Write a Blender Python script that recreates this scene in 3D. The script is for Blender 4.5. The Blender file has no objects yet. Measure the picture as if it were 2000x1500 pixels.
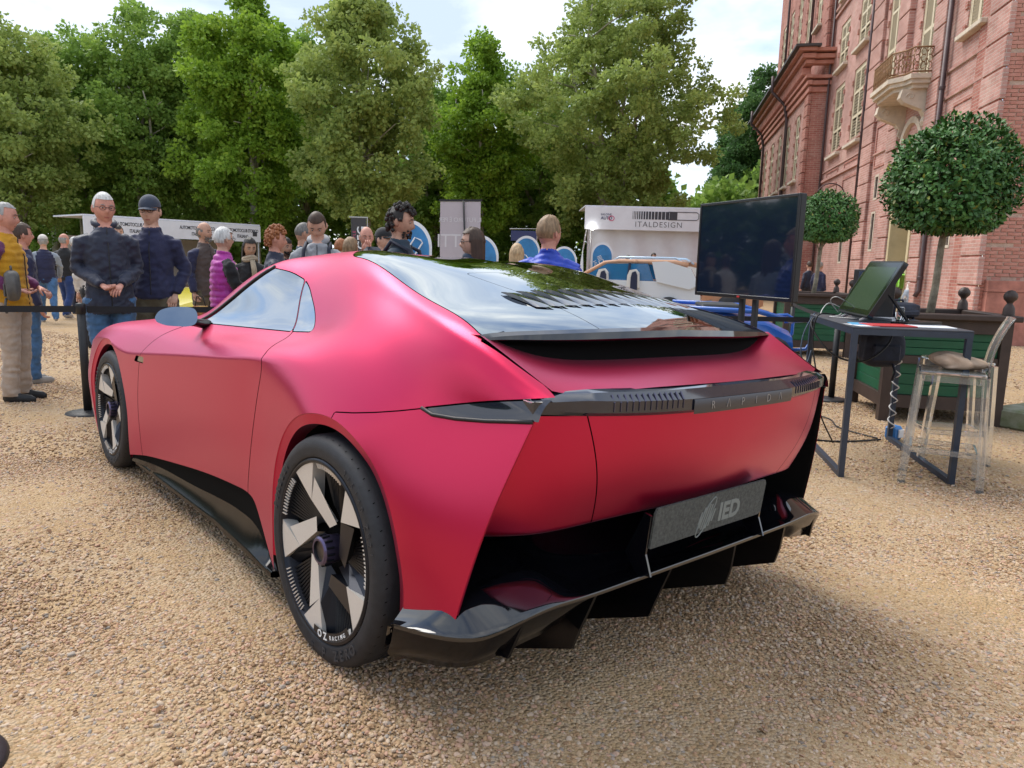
import bpy, bmesh, math, random
import numpy as np
from mathutils import Matrix, Vector
from mathutils.bvhtree import BVHTree
R = math.radians
SC = bpy.context.scene
COL = SC.collection
# ------------------------------------------------------------------ camera
F_PX, PITCH, ROLL, EYE = 1420.0, math.atan(236 / 1420.0), 0.0246, 1.32
cam = bpy.data.cameras.new('camera'); cam.sensor_fit = 'HORIZONTAL'; cam.sensor_width = 36.0
cam.lens = 36.0 * F_PX / 2000.0; cam.clip_start = 0.05; cam.clip_end = 3000
camera = bpy.data.objects.new('camera', cam); COL.objects.link(camera)
_f = Vector((0, math.cos(PITCH), -math.sin(PITCH))); _r = Vector((1, 0, 0)); _u = _r.cross(_f)
_rr = _r * math.cos(ROLL) + _u * math.sin(ROLL); _uu = -_r * math.sin(ROLL) + _u * math.cos(ROLL)
camera.matrix_world = Matrix(((_rr.x, _uu.x, -_f.x, 0), (_rr.y, _uu.y, -_f.y, 0), (_rr.z, _uu.z, -_f.z, EYE), (0, 0, 0, 1)))
SC.camera = camera
SC.render.resolution_x, SC.render.resolution_y = 1024, 768
SC.view_settings.view_transform = 'Standard'; SC.view_settings.look = 'None'
SC.view_settings.gamma = 1.0; SC.view_settings.use_curve_mapping = False
SC.view_settings.exposure = 1.08
SC.cycles.use_denoising = True
SC.cycles.max_bounces = 8; SC.cycles.transparent_max_bounces = 12; SC.cycles.caustics_reflective = False; SC.cycles.caustics_refractive = False
# ------------------------------------------------------------------ sky
SUN_ELEV, SUN_AZ = R(54), R(-46)          # azimuth measured clockwise from the view direction (+Y)
world = bpy.data.worlds.new('World'); SC.world = world; world.use_nodes = True
wn, wl = world.node_tree.nodes, world.node_tree.links
wn.clear()
wout = wn.new('ShaderNodeOutputWorld'); wbg = wn.new('ShaderNodeBackground'); wbg.inputs['Strength'].default_value = 0.1
wl.new(wbg.outputs[0], wout.inputs[0])
wsky = wn.new('ShaderNodeTexSky'); wsky.sky_type = 'NISHITA'; wsky.sun_disc = False
wsky.sun_elevation = SUN_ELEV; wsky.sun_rotation = SUN_AZ; wsky.air_density = 1.0; wsky.dust_density = 0.6
wtc = wn.new('ShaderNodeTexCoord'); wsep = wn.new('ShaderNodeSeparateXYZ'); wl.new(wtc.outputs['Generated'], wsep.inputs[0])
def wmath(op, a, b=None, clamp=False):
    n = wn.new('ShaderNodeMath'); n.operation = op; n.use_clamp = clamp
    for i, v in enumerate((a, b)):
        if v is None: continue
        if isinstance(v, (int, float)): n.inputs[i].default_value = v
        else: wl.new(v, n.inputs[i])
    return n.outputs[0]
zc = wmath('ADD', wmath('MAXIMUM', wsep.outputs[2], 0.0), 0.16)      # a flat cloud layer seen in perspective
wcomb = wn.new('ShaderNodeCombineXYZ'); wl.new(wmath('DIVIDE', wsep.outputs[0], zc), wcomb.inputs[0]); wl.new(wmath('DIVIDE', wsep.outputs[1], zc), wcomb.inputs[1])
wcomb.inputs[2].default_value = 3.7
def wnoise(scale, detail, rough, dist=0.0):
    n = wn.new('ShaderNodeTexNoise'); n.inputs['Scale'].default_value = scale; n.inputs['Detail'].default_value = detail
    n.inputs['Roughness'].default_value = rough; n.inputs['Distortion'].default_value = dist; wl.new(wcomb.outputs[0], n.inputs['Vector']); return n.outputs[0]
def wramp(src, stops):
    n = wn.new('ShaderNodeValToRGB'); wl.new(src, n.inputs[0]); e = n.color_ramp.elements
    e[0].position, e[0].color = stops[0][0], (*stops[0][1], 1); e[1].position, e[1].color = stops[-1][0], (*stops[-1][1], 1)
    for p, c in stops[1:-1]:
        k = e.new(p); k.color = (*c, 1)
    return n.outputs[0]
cloud_mask = wramp(wnoise(0.75, 8, 0.58, 0.3), [(0.36, (0, 0, 0)), (0.50, (1, 1, 1))])
cloud_col = wramp(wnoise(1.3, 6, 0.6, 0.2), [(0.33, (3.5, 4.2, 5.4)), (0.50, (5.4, 5.9, 6.6)), (0.66, (8.2, 8.2, 8.2))])
wmix = wn.new('ShaderNodeMix'); wmix.data_type = 'RGBA'; wl.new(cloud_mask, wmix.inputs[0]); wl.new(wsky.outputs[0], wmix.inputs[6]); wl.new(cloud_col, wmix.inputs[7])
wl.new(wmix.outputs[2], wbg.inputs[0])
# ------------------------------------------------------------------ sun behind thin cloud
sun = bpy.data.lights.new('sun', 'SUN'); sun.energy = 1.7; sun.angle = R(40); sun.color = (1.0, 0.95, 0.87)
sun_o = bpy.data.objects.new('sun', sun); COL.objects.link(sun_o)
_sd = Vector((math.sin(SUN_AZ) * math.cos(SUN_ELEV), math.cos(SUN_AZ) * math.cos(SUN_ELEV), math.sin(SUN_ELEV)))
sun_o.rotation_euler = (-_sd).to_track_quat('-Z', 'Y').to_euler(); sun_o.location = _sd * 60

# ------------------------------------------------------------------ materials
MATS = {}
def mat(name, color, rough=0.5, metal=0.0, spec=0.5, vary=0.0, vscale=8.0, bump=0.0, bscale=60.0, coat=0.0, coat_rough=0.1,
        trans=0.0, ior=1.45, sheen=0.0, alpha=1.0, color2=None, emit=None, emit_s=0.0, sss=0.0, tint=None, rvary=0.0, stretch=None):
    if name in MATS: return MATS[name]
    m = bpy.data.materials.new(name); m.use_nodes = True; MATS[name] = m
    n, l = m.node_tree.nodes, m.node_tree.links
    p = n['Principled BSDF']
    p.inputs['Base Color'].default_value = (*color, 1); p.inputs['Roughness'].default_value = rough
    p.inputs['Metallic'].default_value = metal; p.inputs['Specular IOR Level'].default_value = spec
    p.inputs['Coat Weight'].default_value = coat; p.inputs['Coat Roughness'].default_value = coat_rough
    p.inputs['Transmission Weight'].default_value = trans; p.inputs['IOR'].default_value = ior
    p.inputs['Sheen Weight'].default_value = sheen; p.inputs['Alpha'].default_value = alpha
    p.inputs['Subsurface Weight'].default_value = sss
    if tint: p.inputs['Specular Tint'].default_value = (*tint, 1)
    if emit: p.inputs['Emission Color'].default_value = (*emit, 1); p.inputs['Emission Strength'].default_value = emit_s
    if vary or color2 or bump or rvary:
        tc = n.new('ShaderNodeTexCoord'); src = tc.outputs['Object']
        if stretch:
            mp = n.new('ShaderNodeMapping'); mp.inputs['Scale'].default_value = stretch; l.new(src, mp.inputs[0]); src = mp.outputs[0]
    if vary or color2:
        t = n.new('ShaderNodeTexNoise'); t.inputs['Scale'].default_value = vscale; t.inputs['Detail'].default_value = 5; t.inputs['Roughness'].default_value = 0.6
        l.new(src, t.inputs['Vector'])
        r = n.new('ShaderNodeValToRGB'); l.new(t.outputs[0], r.inputs[0])
        c2 = color2 or tuple(min(1, c * (1 + vary)) for c in color); c1 = color if color2 else tuple(c * (1 - vary) for c in color)
        r.color_ramp.elements[0].position = 0.32; r.color_ramp.elements[0].color = (*c1, 1)
        r.color_ramp.elements[1].position = 0.68; r.color_ramp.elements[1].color = (*c2, 1)
        l.new(r.outputs[0], p.inputs['Base Color'])
    if rvary:
        t3 = n.new('ShaderNodeTexNoise'); t3.inputs['Scale'].default_value = vscale * 0.7; t3.inputs['Detail'].default_value = 6; l.new(src, t3.inputs['Vector'])
        mr = n.new('ShaderNodeMapRange'); l.new(t3.outputs[0], mr.inputs[0]); mr.inputs[1].default_value = 0.3; mr.inputs[2].default_value = 0.7
        mr.inputs[3].default_value = max(0, rough - rvary); mr.inputs[4].default_value = min(1, rough + rvary); l.new(mr.outputs[0], p.inputs['Roughness'])
    if bump:
        t2 = n.new('ShaderNodeTexNoise'); t2.inputs['Scale'].default_value = bscale; t2.inputs['Detail'].default_value = 4; l.new(src, t2.inputs['Vector'])
        b = n.new('ShaderNodeBump'); b.inputs['Strength'].default_value = bump; b.inputs['Distance'].default_value = 0.01
        l.new(t2.outputs[0], b.inputs['Height']); l.new(b.outputs[0], p.inputs['Normal'])
    return m

# ------------------------------------------------------------------ mesh helpers
def link(o, parent=None):
    COL.objects.link(o)
    if parent is not None: o.parent = parent
    return o
def mesh(name, V, F, mats, parent=None, smooth=False, mi=None, label=None):
    me = bpy.data.meshes.new(name)
    me.from_pydata([tuple(map(float, v)) for v in V], [], [tuple(int(i) for i in f) for f in F])
    for m in (mats if isinstance(mats, (list, tuple)) else [mats]): me.materials.append(m)
    if mi is not None: me.polygons.foreach_set('material_index', np.asarray(mi, dtype=np.int32))
    if smooth: me.polygons.foreach_set('use_smooth', np.ones(len(me.polygons), dtype=bool))
    me.update()
    o = bpy.data.objects.new(name, me); link(o, parent)
    if label: o['label'] = label
    return o
def thing(name, label, cat, loc=(0, 0, 0), rz=0.0, group=None):
    o = bpy.data.objects.new(name, None); o.empty_display_size = 0.1; link(o)
    o.location = loc; o.rotation_euler = (0, 0, rz); return tag(o, label, cat, group)
def tag(o, label=None, cat=None, group=None, kind=None):
    if label: o['label'] = label
    if cat: o['category'] = cat
    if group: o['group'] = group
    if kind: o['kind'] = kind
    return o
class MB:
    """collects simple solids into one mesh"""
    def __init__(s): s.V, s.F, s.M = [], [], []
    def add(s, V, F, m=0):
        k = len(s.V); s.V += [tuple(v) for v in V]; s.F += [tuple(i + k for i in f) for f in F]; s.M += [m] * len(F); return s
    def box(s, c, d, m=0, rot=None, bev=0.0):
        x, y, z = d[0] / 2, d[1] / 2, d[2] / 2
        if bev > 0:
            b = min(bev, x * .9, y * .9, z * .9); V = []; 
            for sx in (-1, 1):
                for sy in (-1, 1):
                    for sz in (-1, 1):
                        V += [(sx * x, sy * (y - b), sz * (z - b)), (sx * (x - b), sy * y, sz * (z - b)), (sx * (x - b), sy * (y - b), sz * z)]
            idx = {}
            k = 0
            for sx in (-1, 1):
                for sy in (-1, 1):
                    for sz in (-1, 1):
                        idx[sx, sy, sz] = k; k += 3
            I = lambda sx, sy, sz, a: idx[sx, sy, sz] + a
            F = []
            for q in (-1, 1):
                f = [I(q, -1, -1, 0), I(q, 1, -1, 0), I(q, 1, 1, 0), I(q, -1, 1, 0)]; F.append(f if q > 0 else f[::-1])
                f = [I(-1, q, -1, 1), I(-1, q, 1, 1), I(1, q, 1, 1), I(1, q, -1, 1)]; F.append(f if q > 0 else f[::-1])
                f = [I(-1, -1, q, 2), I(1, -1, q, 2), I(1, 1, q, 2), I(-1, 1, q, 2)]; F.append(f if q > 0 else f[::-1])
            for a in (-1, 1):
                for b_ in (-1, 1):
                    F.append([I(a, b_, -1, 0), I(a, b_, 1, 0), I(a, b_, 1, 1), I(a, b_, -1, 1)])
                    F.append([I(a, -1, b_, 0), I(a, 1, b_, 0), I(a, 1, b_, 2), I(a, -1, b_, 2)])
                    F.append([I(-1, a, b_, 1), I(1, a, b_, 1), I(1, a, b_, 2), I(-1, a, b_, 2)])
                    for c_ in (-1, 1): F.append([I(a, b_, c_, 0), I(a, b_, c_, 1), I(a, b_, c_, 2)])
        else:
            V = [(-x, -y, -z), (x, -y, -z), (x, y, -z), (-x, y, -z), (-x, -y, z), (x, -y, z), (x, y, z), (-x, y, z)]
            F = [(0, 3, 2, 1), (4, 5, 6, 7), (0, 1, 5, 4), (1, 2, 6, 5), (2, 3, 7, 6), (3, 0, 4, 7)]
        M_ = rot if rot is not None else None
        c = Vector(c)
        V = [(M_ @ Vector(v) if M_ is not None else Vector(v)) + c for v in V]
        return s.add(V, F, m)
    def bar(s, a, b, w, h=None, m=0, up=(0, 0, 1)):
        a, b = Vector(a), Vector(b); d = b - a; L = d.length; d.normalize(); u = Vector(up)
        if abs(d.dot(u)) > .98: u = Vector((0, 1, 0)) if abs(d.y) < .9 else Vector((1, 0, 0))
        x = d.cross(u).normalized(); y = x.cross(d).normalized()
        M_ = Matrix((x, y, d)).transposed(); return s.box((a + b) / 2, (w, h or w, L), m, M_)
    def tube(s, pts, r, n=8, m=0, caps=True, closed=False):
        pts = [Vector(p) for p in pts]; N = len(pts); rad = r if isinstance(r, (list, tuple)) else [r] * N
        k0 = len(s.V); prev = None
        for i, p in enumerate(pts):
            a = pts[(i - 1) % N] if (i > 0 or closed) else p; b = pts[(i + 1) % N] if (i < N - 1 or closed) else p
            d = (b - a).normalized() if (b - a).length > 1e-9 else Vector((0, 0, 1))
            if prev is None:
                u = Vector((0, 0, 1)) if abs(d.z) < .9 else Vector((1, 0, 0)); x = d.cross(u).normalized()
            else: x = (prev - d * prev.dot(d)).normalized()
            y = d.cross(x); prev = x
            for j in range(n):
                t = 2 * math.pi * j / n; s.V.append(tuple(p + (x * math.cos(t) + y * math.sin(t)) * rad[i]))
        for i in range(N if closed else N - 1):
            for j in range(n):
                a = k0 + i * n + j; b = k0 + i * n + (j + 1) % n; c = k0 + ((i + 1) % N) * n + (j + 1) % n; d_ = k0 + ((i + 1) % N) * n + j
                s.F.append((a, b, c, d_)); s.M.append(m)
        if caps and not closed:
            s.F.append(tuple(k0 + j for j in range(n))[::-1]); s.M.append(m)
            s.F.append(tuple(k0 + (N - 1) * n + j for j in range(n))); s.M.append(m)
        return s
    def lathe(s, prof, n=24, c=(0, 0, 0), axis='z', m=0, mlist=None):
        k0 = len(s.V); c = Vector(c); P = len(prof)
        for j in range(n):
            t = 2 * math.pi * j / n
            for r_, z in prof:
                v = {'z': (r_ * math.cos(t), r_ * math.sin(t), z), 'y': (r_ * math.cos(t), z, -r_ * math.sin(t)), 'x': (z, r_ * math.cos(t), r_ * math.sin(t))}[axis]
                s.V.append(tuple(Vector(v) + c))
        for j in range(n):
            for i in range(P - 1):
                a = k0 + j * P + i; b = k0 + ((j + 1) % n) * P + i
                s.F.append((a, b, b + 1, a + 1)); s.M.append(mlist[i] if mlist else m)
        return s
    def prism(s, poly, z0, z1, m=0, frame=None):
        n = len(poly); V = [(x, y, z0) for x, y in poly] + [(x, y, z1) for x, y in poly]
        F = [tuple(range(n))[::-1], tuple(range(n, 2 * n))] + [(i, (i + 1) % n, n + (i + 1) % n, n + i) for i in range(n)]
        if frame is not None: V = [frame @ Vector(v) for v in V]
        return s.add(V, F, m)
    def grid(s, P, m=0, flip=False):
        """P: rows x cols x 3"""
        P = np.asarray(P, float); r, c = P.shape[:2]; k = len(s.V); s.V += [tuple(v) for v in P.reshape(-1, 3)]
        for i in range(r - 1):
            for j in range(c - 1):
                f = (k + i * c + j, k + i * c + j + 1, k + (i + 1) * c + j + 1, k + (i + 1) * c + j)
                s.F.append(f[::-1] if flip else f); s.M.append(m)
        return s
    def sphere(s, c, r, n=12, m=0, sc=(1, 1, 1)):
        c = Vector(c); k = len(s.V); h = max(3, n // 2)
        for i in range(h + 1):
            a = math.pi * i / h
            for j in range(n):
                t = 2 * math.pi * j / n
                s.V.append((c.x + r * sc[0] * math.sin(a) * math.cos(t), c.y + r * sc[1] * math.sin(a) * math.sin(t), c.z + r * sc[2] * math.cos(a)))
        for i in range(h):
            for j in range(n):
                q = (k + i * n + j, k + (i + 1) * n + j, k + (i + 1) * n + (j + 1) % n, k + i * n + (j + 1) % n)
                if i == 0: q = (q[0], q[1], q[2])
                elif i == h - 1: q = (q[0], q[1], q[3])
                s.F.append(q); s.M.append(m)
        return s
    def build(s, name, mats, parent=None, smooth=False, label=None, clean=False):
        o = mesh(name, s.V, s.F, mats, parent, smooth, s.M, label)
        if clean:
            bm = bmesh.new(); bm.from_mesh(o.data); bmesh.ops.remove_doubles(bm, verts=bm.verts, dist=1e-5); bmesh.ops.recalc_face_normals(bm, faces=bm.faces); bm.to_mesh(o.data); bm.free()
        return o
def auto_smooth(o, deg=35):
    """flat across edges sharper than deg, smooth elsewhere"""
    bm = bmesh.new(); bm.from_mesh(o.data)
    bmesh.ops.remove_doubles(bm, verts=bm.verts, dist=1e-5); bmesh.ops.recalc_face_normals(bm, faces=bm.faces)
    for f in bm.faces: f.smooth = True
    for e in bm.edges:
        if len(e.link_faces) == 2: e.smooth = e.calc_face_angle(0) < R(deg)
        else: e.smooth = True
    bm.to_mesh(o.data); bm.free(); return o
def text(name, s, size, M_, material, parent=None, extrude=0.001, spacing=1.0, shear=0.0, align='CENTER', bold=0.0, yscale=1.0):
    """lettering as a thin solid; M_: local frame (x along the line, y up, z out of the surface)"""
    c = bpy.data.curves.new(name, 'FONT'); c.body = s; c.size = size; c.extrude = extrude; c.space_character = spacing
    c.align_x = align; c.align_y = 'CENTER'; c.offset = bold; c.shear = shear; c.resolution_u = 3
    t = bpy.data.objects.new(name, c); COL.objects.link(t)
    dg = bpy.context.evaluated_depsgraph_get(); me = bpy.data.meshes.new_from_object(t.evaluated_get(dg))
    bpy.data.objects.remove(t); bpy.data.curves.remove(c)
    me.materials.clear(); me.materials.append(material); me.transform(M_ @ Matrix.Diagonal((1, yscale, 1, 1)))
    o = bpy.data.objects.new(name, me); return link(o, parent)
def frame_m(o, x, y):
    """matrix from origin, x and y axes"""
    x = Vector(x).normalized(); y = Vector(y); y = (y - x * y.dot(x)).normalized(); z = x.cross(y)
    return Matrix(((x.x, y.x, z.x, o[0]), (x.y, y.y, z.y, o[1]), (x.z, y.z, z.z, o[2]), (0, 0, 0, 1)))
def smoothstep(a, b, x):
    t = np.clip((np.asarray(x, float) - a) / (b - a), 0, 1); return t * t * (3 - 2 * t)
def copy_tree(o, parent=None):
    c = o.copy(); COL.objects.link(c); c.parent = parent
    for ch in list(o.children): copy_tree(ch, c)
    return c
# ------------------------------------------------------------------ lie of the land: the court falls a few centimetres to the right
CAR_TH, CAR_PHI = 0.7292, 0.0382
CAR_O = Vector((-0.469, 2.143, 0.0))
def ground_z(x, y):
    """height of the gravel"""
    s = (np.asarray(x, float) - CAR_O.x) * math.cos(CAR_TH) + (np.asarray(y, float) - CAR_O.y) * math.sin(CAR_TH)
    return -0.0382 * (np.logaddexp(0, 9.0 * (s - 0.02)) - np.logaddexp(0, 9.0 * (s - 2.0))) / 9.0
def gz(x, y): return float(ground_z(x, y))
# ================================================================== ground: pale gravel court
def ground_material():
    m = bpy.data.materials.new('gravel_bed'); m.use_nodes = True; n, l = m.node_tree.nodes, m.node_tree.links; p = n['Principled BSDF']
    p.inputs['Roughness'].default_value = 0.92; p.inputs['Specular IOR Level'].default_value = 0.25
    g = n.new('ShaderNodeNewGeometry')
    def noise(sc, det=4, ro=.6):
        t = n.new('ShaderNodeTexNoise'); t.inputs['Scale'].default_value = sc; t.inputs['Detail'].default_value = det; t.inputs['Roughness'].default_value = ro; l.new(g.outputs['Position'], t.inputs['Vector']); return t.outputs[0]
    def ramp(src, stops):
        r = n.new('ShaderNodeValToRGB'); l.new(src, r.inputs[0]); e = r.color_ramp.elements
        e[0].position, e[0].color = stops[0][0], (*stops[0][1], 1); e[1].position, e[1].color = stops[-1][0], (*stops[-1][1], 1)
        for q, c in stops[1:-1]: k = e.new(q); k.color = (*c, 1)
        return r.outputs[0]
    v = n.new('ShaderNodeTexVoronoi'); v.inputs['Scale'].default_value = 85; l.new(g.outputs['Position'], v.inputs['Vector'])
    sep = n.new('ShaderNodeSeparateColor'); l.new(v.outputs['Color'], sep.inputs[0])
    stone = ramp(sep.outputs[0], [(0, (0.243, 0.151, 0.084)), (.25, (0.380, 0.264, 0.155)), (.5, (0.445, 0.332, 0.218)), (.75, (0.501, 0.408, 0.303)), (.93, (0.485, 0.318, 0.211)), (1, (0.243, 0.211, 0.190))])
    sand = ramp(noise(1.3, 8, .65), [(.3, (0.380, 0.242, 0.113)), (.5, (0.461, 0.309, 0.158)), (.7, (0.509, 0.367, 0.211))])
    mx = n.new('ShaderNodeMix'); mx.data_type = 'RGBA'; l.new(ramp(noise(2.2, 6, .7), [(.40, (.25,) * 3), (.62, (.85,) * 3)]), mx.inputs[0]); l.new(sand, mx.inputs[6]); l.new(stone, mx.inputs[7])
    l.new(mx.outputs[2], p.inputs['Base Color'])
    b = n.new('ShaderNodeBump'); b.inputs['Strength'].default_value = .9; b.inputs['Distance'].default_value = .012; b.invert = True
    l.new(v.outputs['Distance'], b.inputs['Height'])
    b2 = n.new('ShaderNodeBump'); b2.inputs['Strength'].default_value = .5; b2.inputs['Distance'].default_value = .03; l.new(noise(9, 5), b2.inputs['Height']); l.new(b.outputs[0], b2.inputs['Normal'])
    l.new(b2.outputs[0], p.inputs['Normal']); return m
GROUND_MAT = ground_material()
_xs = np.unique(np.concatenate([np.linspace(-6, 8, 113), np.linspace(-120, 120, 41), [-1500, -600, 600, 1500]])); _ys = np.unique(np.concatenate([np.linspace(0, 12, 97), np.linspace(-60, 160, 45), [-1500, -500, 500, 1500]]))
_gx, _gy = np.meshgrid(_xs, _ys); _rng = np.random.default_rng(5)
_gzz = ground_z(_gx, _gy) + np.where(np.abs(_gx) < 7, .004 * np.sin(_gx * 3.1 + _gy * 1.7) * np.sin(_gy * 2.3 - _gx), 0)
GROUND = MB().grid(np.stack([_gx, _gy, _gzz], 2)).build('ground', GROUND_MAT, None, True); tag(GROUND, 'pale sandy gravel court', None, None, 'structure')
# loose stones: a point per stone, denser close to the viewer, each carrying one of six pebble shapes
STONE_MAT = bpy.data.materials.new('pebble'); STONE_MAT.use_nodes = True
_n, _l = STONE_MAT.node_tree.nodes, STONE_MAT.node_tree.links
_at = _n.new('ShaderNodeAttribute'); _at.attribute_type = 'INSTANCER'; _at.attribute_name = 'tint'
_rp = _n.new('ShaderNodeValToRGB'); _l.new(_at.outputs['Fac'], _rp.inputs[0]); _rp.color_ramp.interpolation = 'LINEAR'
for _k, (_q, _c) in enumerate([(0, (0.227, 0.136, 0.077)), (.15, (0.429, 0.264, 0.141)), (.35, (0.501, 0.332, 0.194)), (.55, (0.550, 0.393, 0.253)), (.70, (0.566, 0.446, 0.338)), (.80, (0.534, 0.302, 0.197)), (.90, (0.436, 0.302, 0.232)), (.96, (0.355, 0.302, 0.253)), (1, (0.218, 0.174, 0.141))]):
    _e = _rp.color_ramp.elements[0] if _k == 0 else (_rp.color_ramp.elements[-1] if _k == 8 else _rp.color_ramp.elements.new(_q)); _e.position = _q; _e.color = (*_c, 1)
_tc = _n.new('ShaderNodeTexCoord'); _tn = _n.new('ShaderNodeTexNoise'); _tn.inputs['Scale'].default_value = 3; _tn.inputs['Detail'].default_value = 3; _l.new(_tc.outputs['Object'], _tn.inputs['Vector'])
_mr = _n.new('ShaderNodeMapRange'); _l.new(_tn.outputs[0], _mr.inputs[0]); _mr.inputs[3].default_value = .72; _mr.inputs[4].default_value = 1.18
_mm = _n.new('ShaderNodeMix'); _mm.data_type = 'RGBA'; _mm.blend_type = 'MULTIPLY'; _mm.inputs[0].default_value = 1; _l.new(_rp.outputs[0], _mm.inputs[6]); _l.new(_mr.outputs[0], _mm.inputs[7])
_l.new(_mm.outputs[2], _n['Principled BSDF'].inputs['Base Color']); _n['Principled BSDF'].inputs['Roughness'].default_value = .8; _n['Principled BSDF'].inputs['Specular IOR Level'].default_value = .3
STONES = bpy.data.collections.new('pebble_shapes')
for _k in range(6):
    _bm = bmesh.new(); bmesh.ops.create_icosphere(_bm, subdivisions=2 if _k < 4 else 1, radius=1)
    _rd = random.Random(_k)
    _w = [(Vector((_rd.uniform(-1, 1), _rd.uniform(-1, 1), _rd.uniform(-1, 1))).normalized(), _rd.uniform(.55, .95)) for _ in range(7)]
    for _v in _bm.verts:
        for _d, _c in _w:
            _q = _v.co.dot(_d)
            if _q > _c: _v.co -= _d * (_q - _c)
        _v.co.x *= 1.25; _v.co.z *= .62
    for _f_ in _bm.faces: _f_.smooth = _k % 2 == 0
    _me = bpy.data.meshes.new('pebble'); _bm.to_mesh(_me); _bm.free(); _me.materials.append(STONE_MAT); STONES.objects.link(bpy.data.objects.new('pebble_shape', _me))
def gravel_points():
    rng = np.random.default_rng(11); out = []
    # (near, far, per m2, size range)
    for y0, y1, dens, s0, s1 in ((1.2, 2.8, 13500, .0027, .0090), (2.8, 4.6, 6600, .0034, .0098), (4.6, 8.0, 1900, .005, .012), (8.0, 16, 420, .008, .016)):
        hw = .78 * y1 + .25; n = int(dens * (y1 - y0) * 2 * hw); x = rng.uniform(-hw, hw, n); y = rng.uniform(y0, y1, n)
        keep = (np.abs(x) < .75 * y + .25)
        ds, al = (x - CAR_O.x) * math.cos(CAR_TH) + (y - CAR_O.y) * math.sin(CAR_TH), -(x - CAR_O.x) * math.sin(CAR_TH) + (y - CAR_O.y) * math.cos(CAR_TH)
        keep &= ~((ds > .35) & (ds < 1.6) & (al > .0) & (al < 3.2))          # under the middle of the car
        # bare sandy patches between drifts of stones
        q = np.sin(x * 2.1 + 1.3 * np.sin(y * 1.7)) * np.sin(y * 1.9 + 1.1 * np.sin(x * 1.3 + .5)) + .5 * np.sin(x * 5.3 + y * 3.7) * np.sin(y * 4.9 - x * 2.2)
        keep &= rng.random(n) < np.clip(.78 + .34 * q, .30, 1)
        x, y = x[keep], y[keep]; u = rng.random(len(x)); s = s0 + (s1 - s0) * u ** 2.6
        big = rng.random(len(x)) < .012; s[big] *= 1.5
        z = ground_z(x, y) + s * .12
        out.append(np.stack([x, y, z, s], 1))
    return np.concatenate(out)
_gp = gravel_points(); _N = len(_gp); _rng = np.random.default_rng(3)
_me = bpy.data.meshes.new('gravel'); _me.vertices.add(_N); _me.vertices.foreach_set('co', _gp[:, :3].astype(np.float32).ravel())
_a = _me.attributes.new('rot', 'FLOAT_VECTOR', 'POINT'); _ro = np.stack([_rng.normal(0, .35, _N), _rng.normal(0, .35, _N), _rng.uniform(0, 6.28, _N)], 1); _a.data.foreach_set('vector', _ro.astype(np.float32).ravel())
_a = _me.attributes.new('scl', 'FLOAT_VECTOR', 'POINT'); _sc = _gp[:, 3:4] * _rng.uniform(.75, 1.25, (_N, 3)); _a.data.foreach_set('vector', _sc.astype(np.float32).ravel())
_a = _me.attributes.new('pick', 'INT', 'POINT'); _a.data.foreach_set('value', _rng.integers(0, 6, _N).astype(np.int32))
_a = _me.attributes.new('tint', 'FLOAT', 'POINT'); _a.data.foreach_set('value', (_rng.random(_N) ** 1.0).astype(np.float32))
GRAVEL = bpy.data.objects.new('gravel', _me); link(GRAVEL); tag(GRAVEL, 'loose beige and grey gravel stones on the court', 'gravel', None, 'stuff'); _me.materials.append(STONE_MAT)
_ng = bpy.data.node_groups.new('gravel_scatter', 'GeometryNodeTree'); _ng.interface.new_socket('Geometry', in_out='INPUT', socket_type='NodeSocketGeometry'); _ng.interface.new_socket('Geometry', in_out='OUTPUT', socket_type='NodeSocketGeometry')
_gi, _go, _ip, _ci = (_ng.nodes.new(t) for t in ('NodeGroupInput', 'NodeGroupOutput', 'GeometryNodeInstanceOnPoints', 'GeometryNodeCollectionInfo'))
_ci.inputs['Collection'].default_value = STONES; _ci.inputs['Separate Children'].default_value = True; _ci.inputs['Reset Children'].default_value = True; _ip.inputs['Pick Instance'].default_value = True
def _na(nm, ty):
    q = _ng.nodes.new('GeometryNodeInputNamedAttribute'); q.data_type = ty; q.inputs['Name'].default_value = nm; return next(o for o in q.outputs if o.enabled and o.name == 'Attribute')
_ng.links.new(_gi.outputs[0], _ip.inputs['Points']); _ng.links.new(_ci.outputs[0], _ip.inputs['Instance'])
_ng.links.new(_na('pick', 'INT'), _ip.inputs['Instance Index']); _ng.links.new(_na('rot', 'FLOAT_VECTOR'), _ip.inputs['Rotation']); _ng.links.new(_na('scl', 'FLOAT_VECTOR'), _ip.inputs['Scale'])
_ng.links.new(_ip.outputs[0], _go.inputs[0])
_mod = GRAVEL.modifiers.new('scatter', 'NODES'); _mod.node_group = _ng
# ================================================================== the red concept coupe
def _bump_mat(m, kind):
    pass
def car_paint():
    m = mat('satin_red_paint', (0.54, 0.002, 0.056), rough=0.34, metal=0.84, spec=0.4, coat=0.55, coat_rough=0.27, sheen=.10, tint=(1.0, 0.65, 0.90))
    n, l = m.node_tree.nodes, m.node_tree.links; p = n['Principled BSDF']
    p.inputs['Coat IOR'].default_value = 1.58; p.inputs['Sheen Roughness'].default_value = .30; p.inputs['Sheen Tint'].default_value = (1.0, .66, .86, 1)
    tc = n.new('ShaderNodeTexCoord'); t = n.new('ShaderNodeTexNoise'); t.inputs['Scale'].default_value = 900; t.inputs['Detail'].default_value = 2
    l.new(tc.outputs['Object'], t.inputs['Vector']); b = n.new('ShaderNodeBump'); b.inputs['Strength'].default_value = 0.05; b.inputs['Distance'].default_value = 0.002
    l.new(t.outputs[0], b.inputs['Height']); l.new(b.outputs[0], p.inputs['Normal'])
    return m
PAINT = car_paint()
GLOSS_BLACK = mat('gloss_black', (0.004, 0.004, 0.006), rough=0.06, spec=0.5, coat=1.0, coat_rough=0.03)
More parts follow.
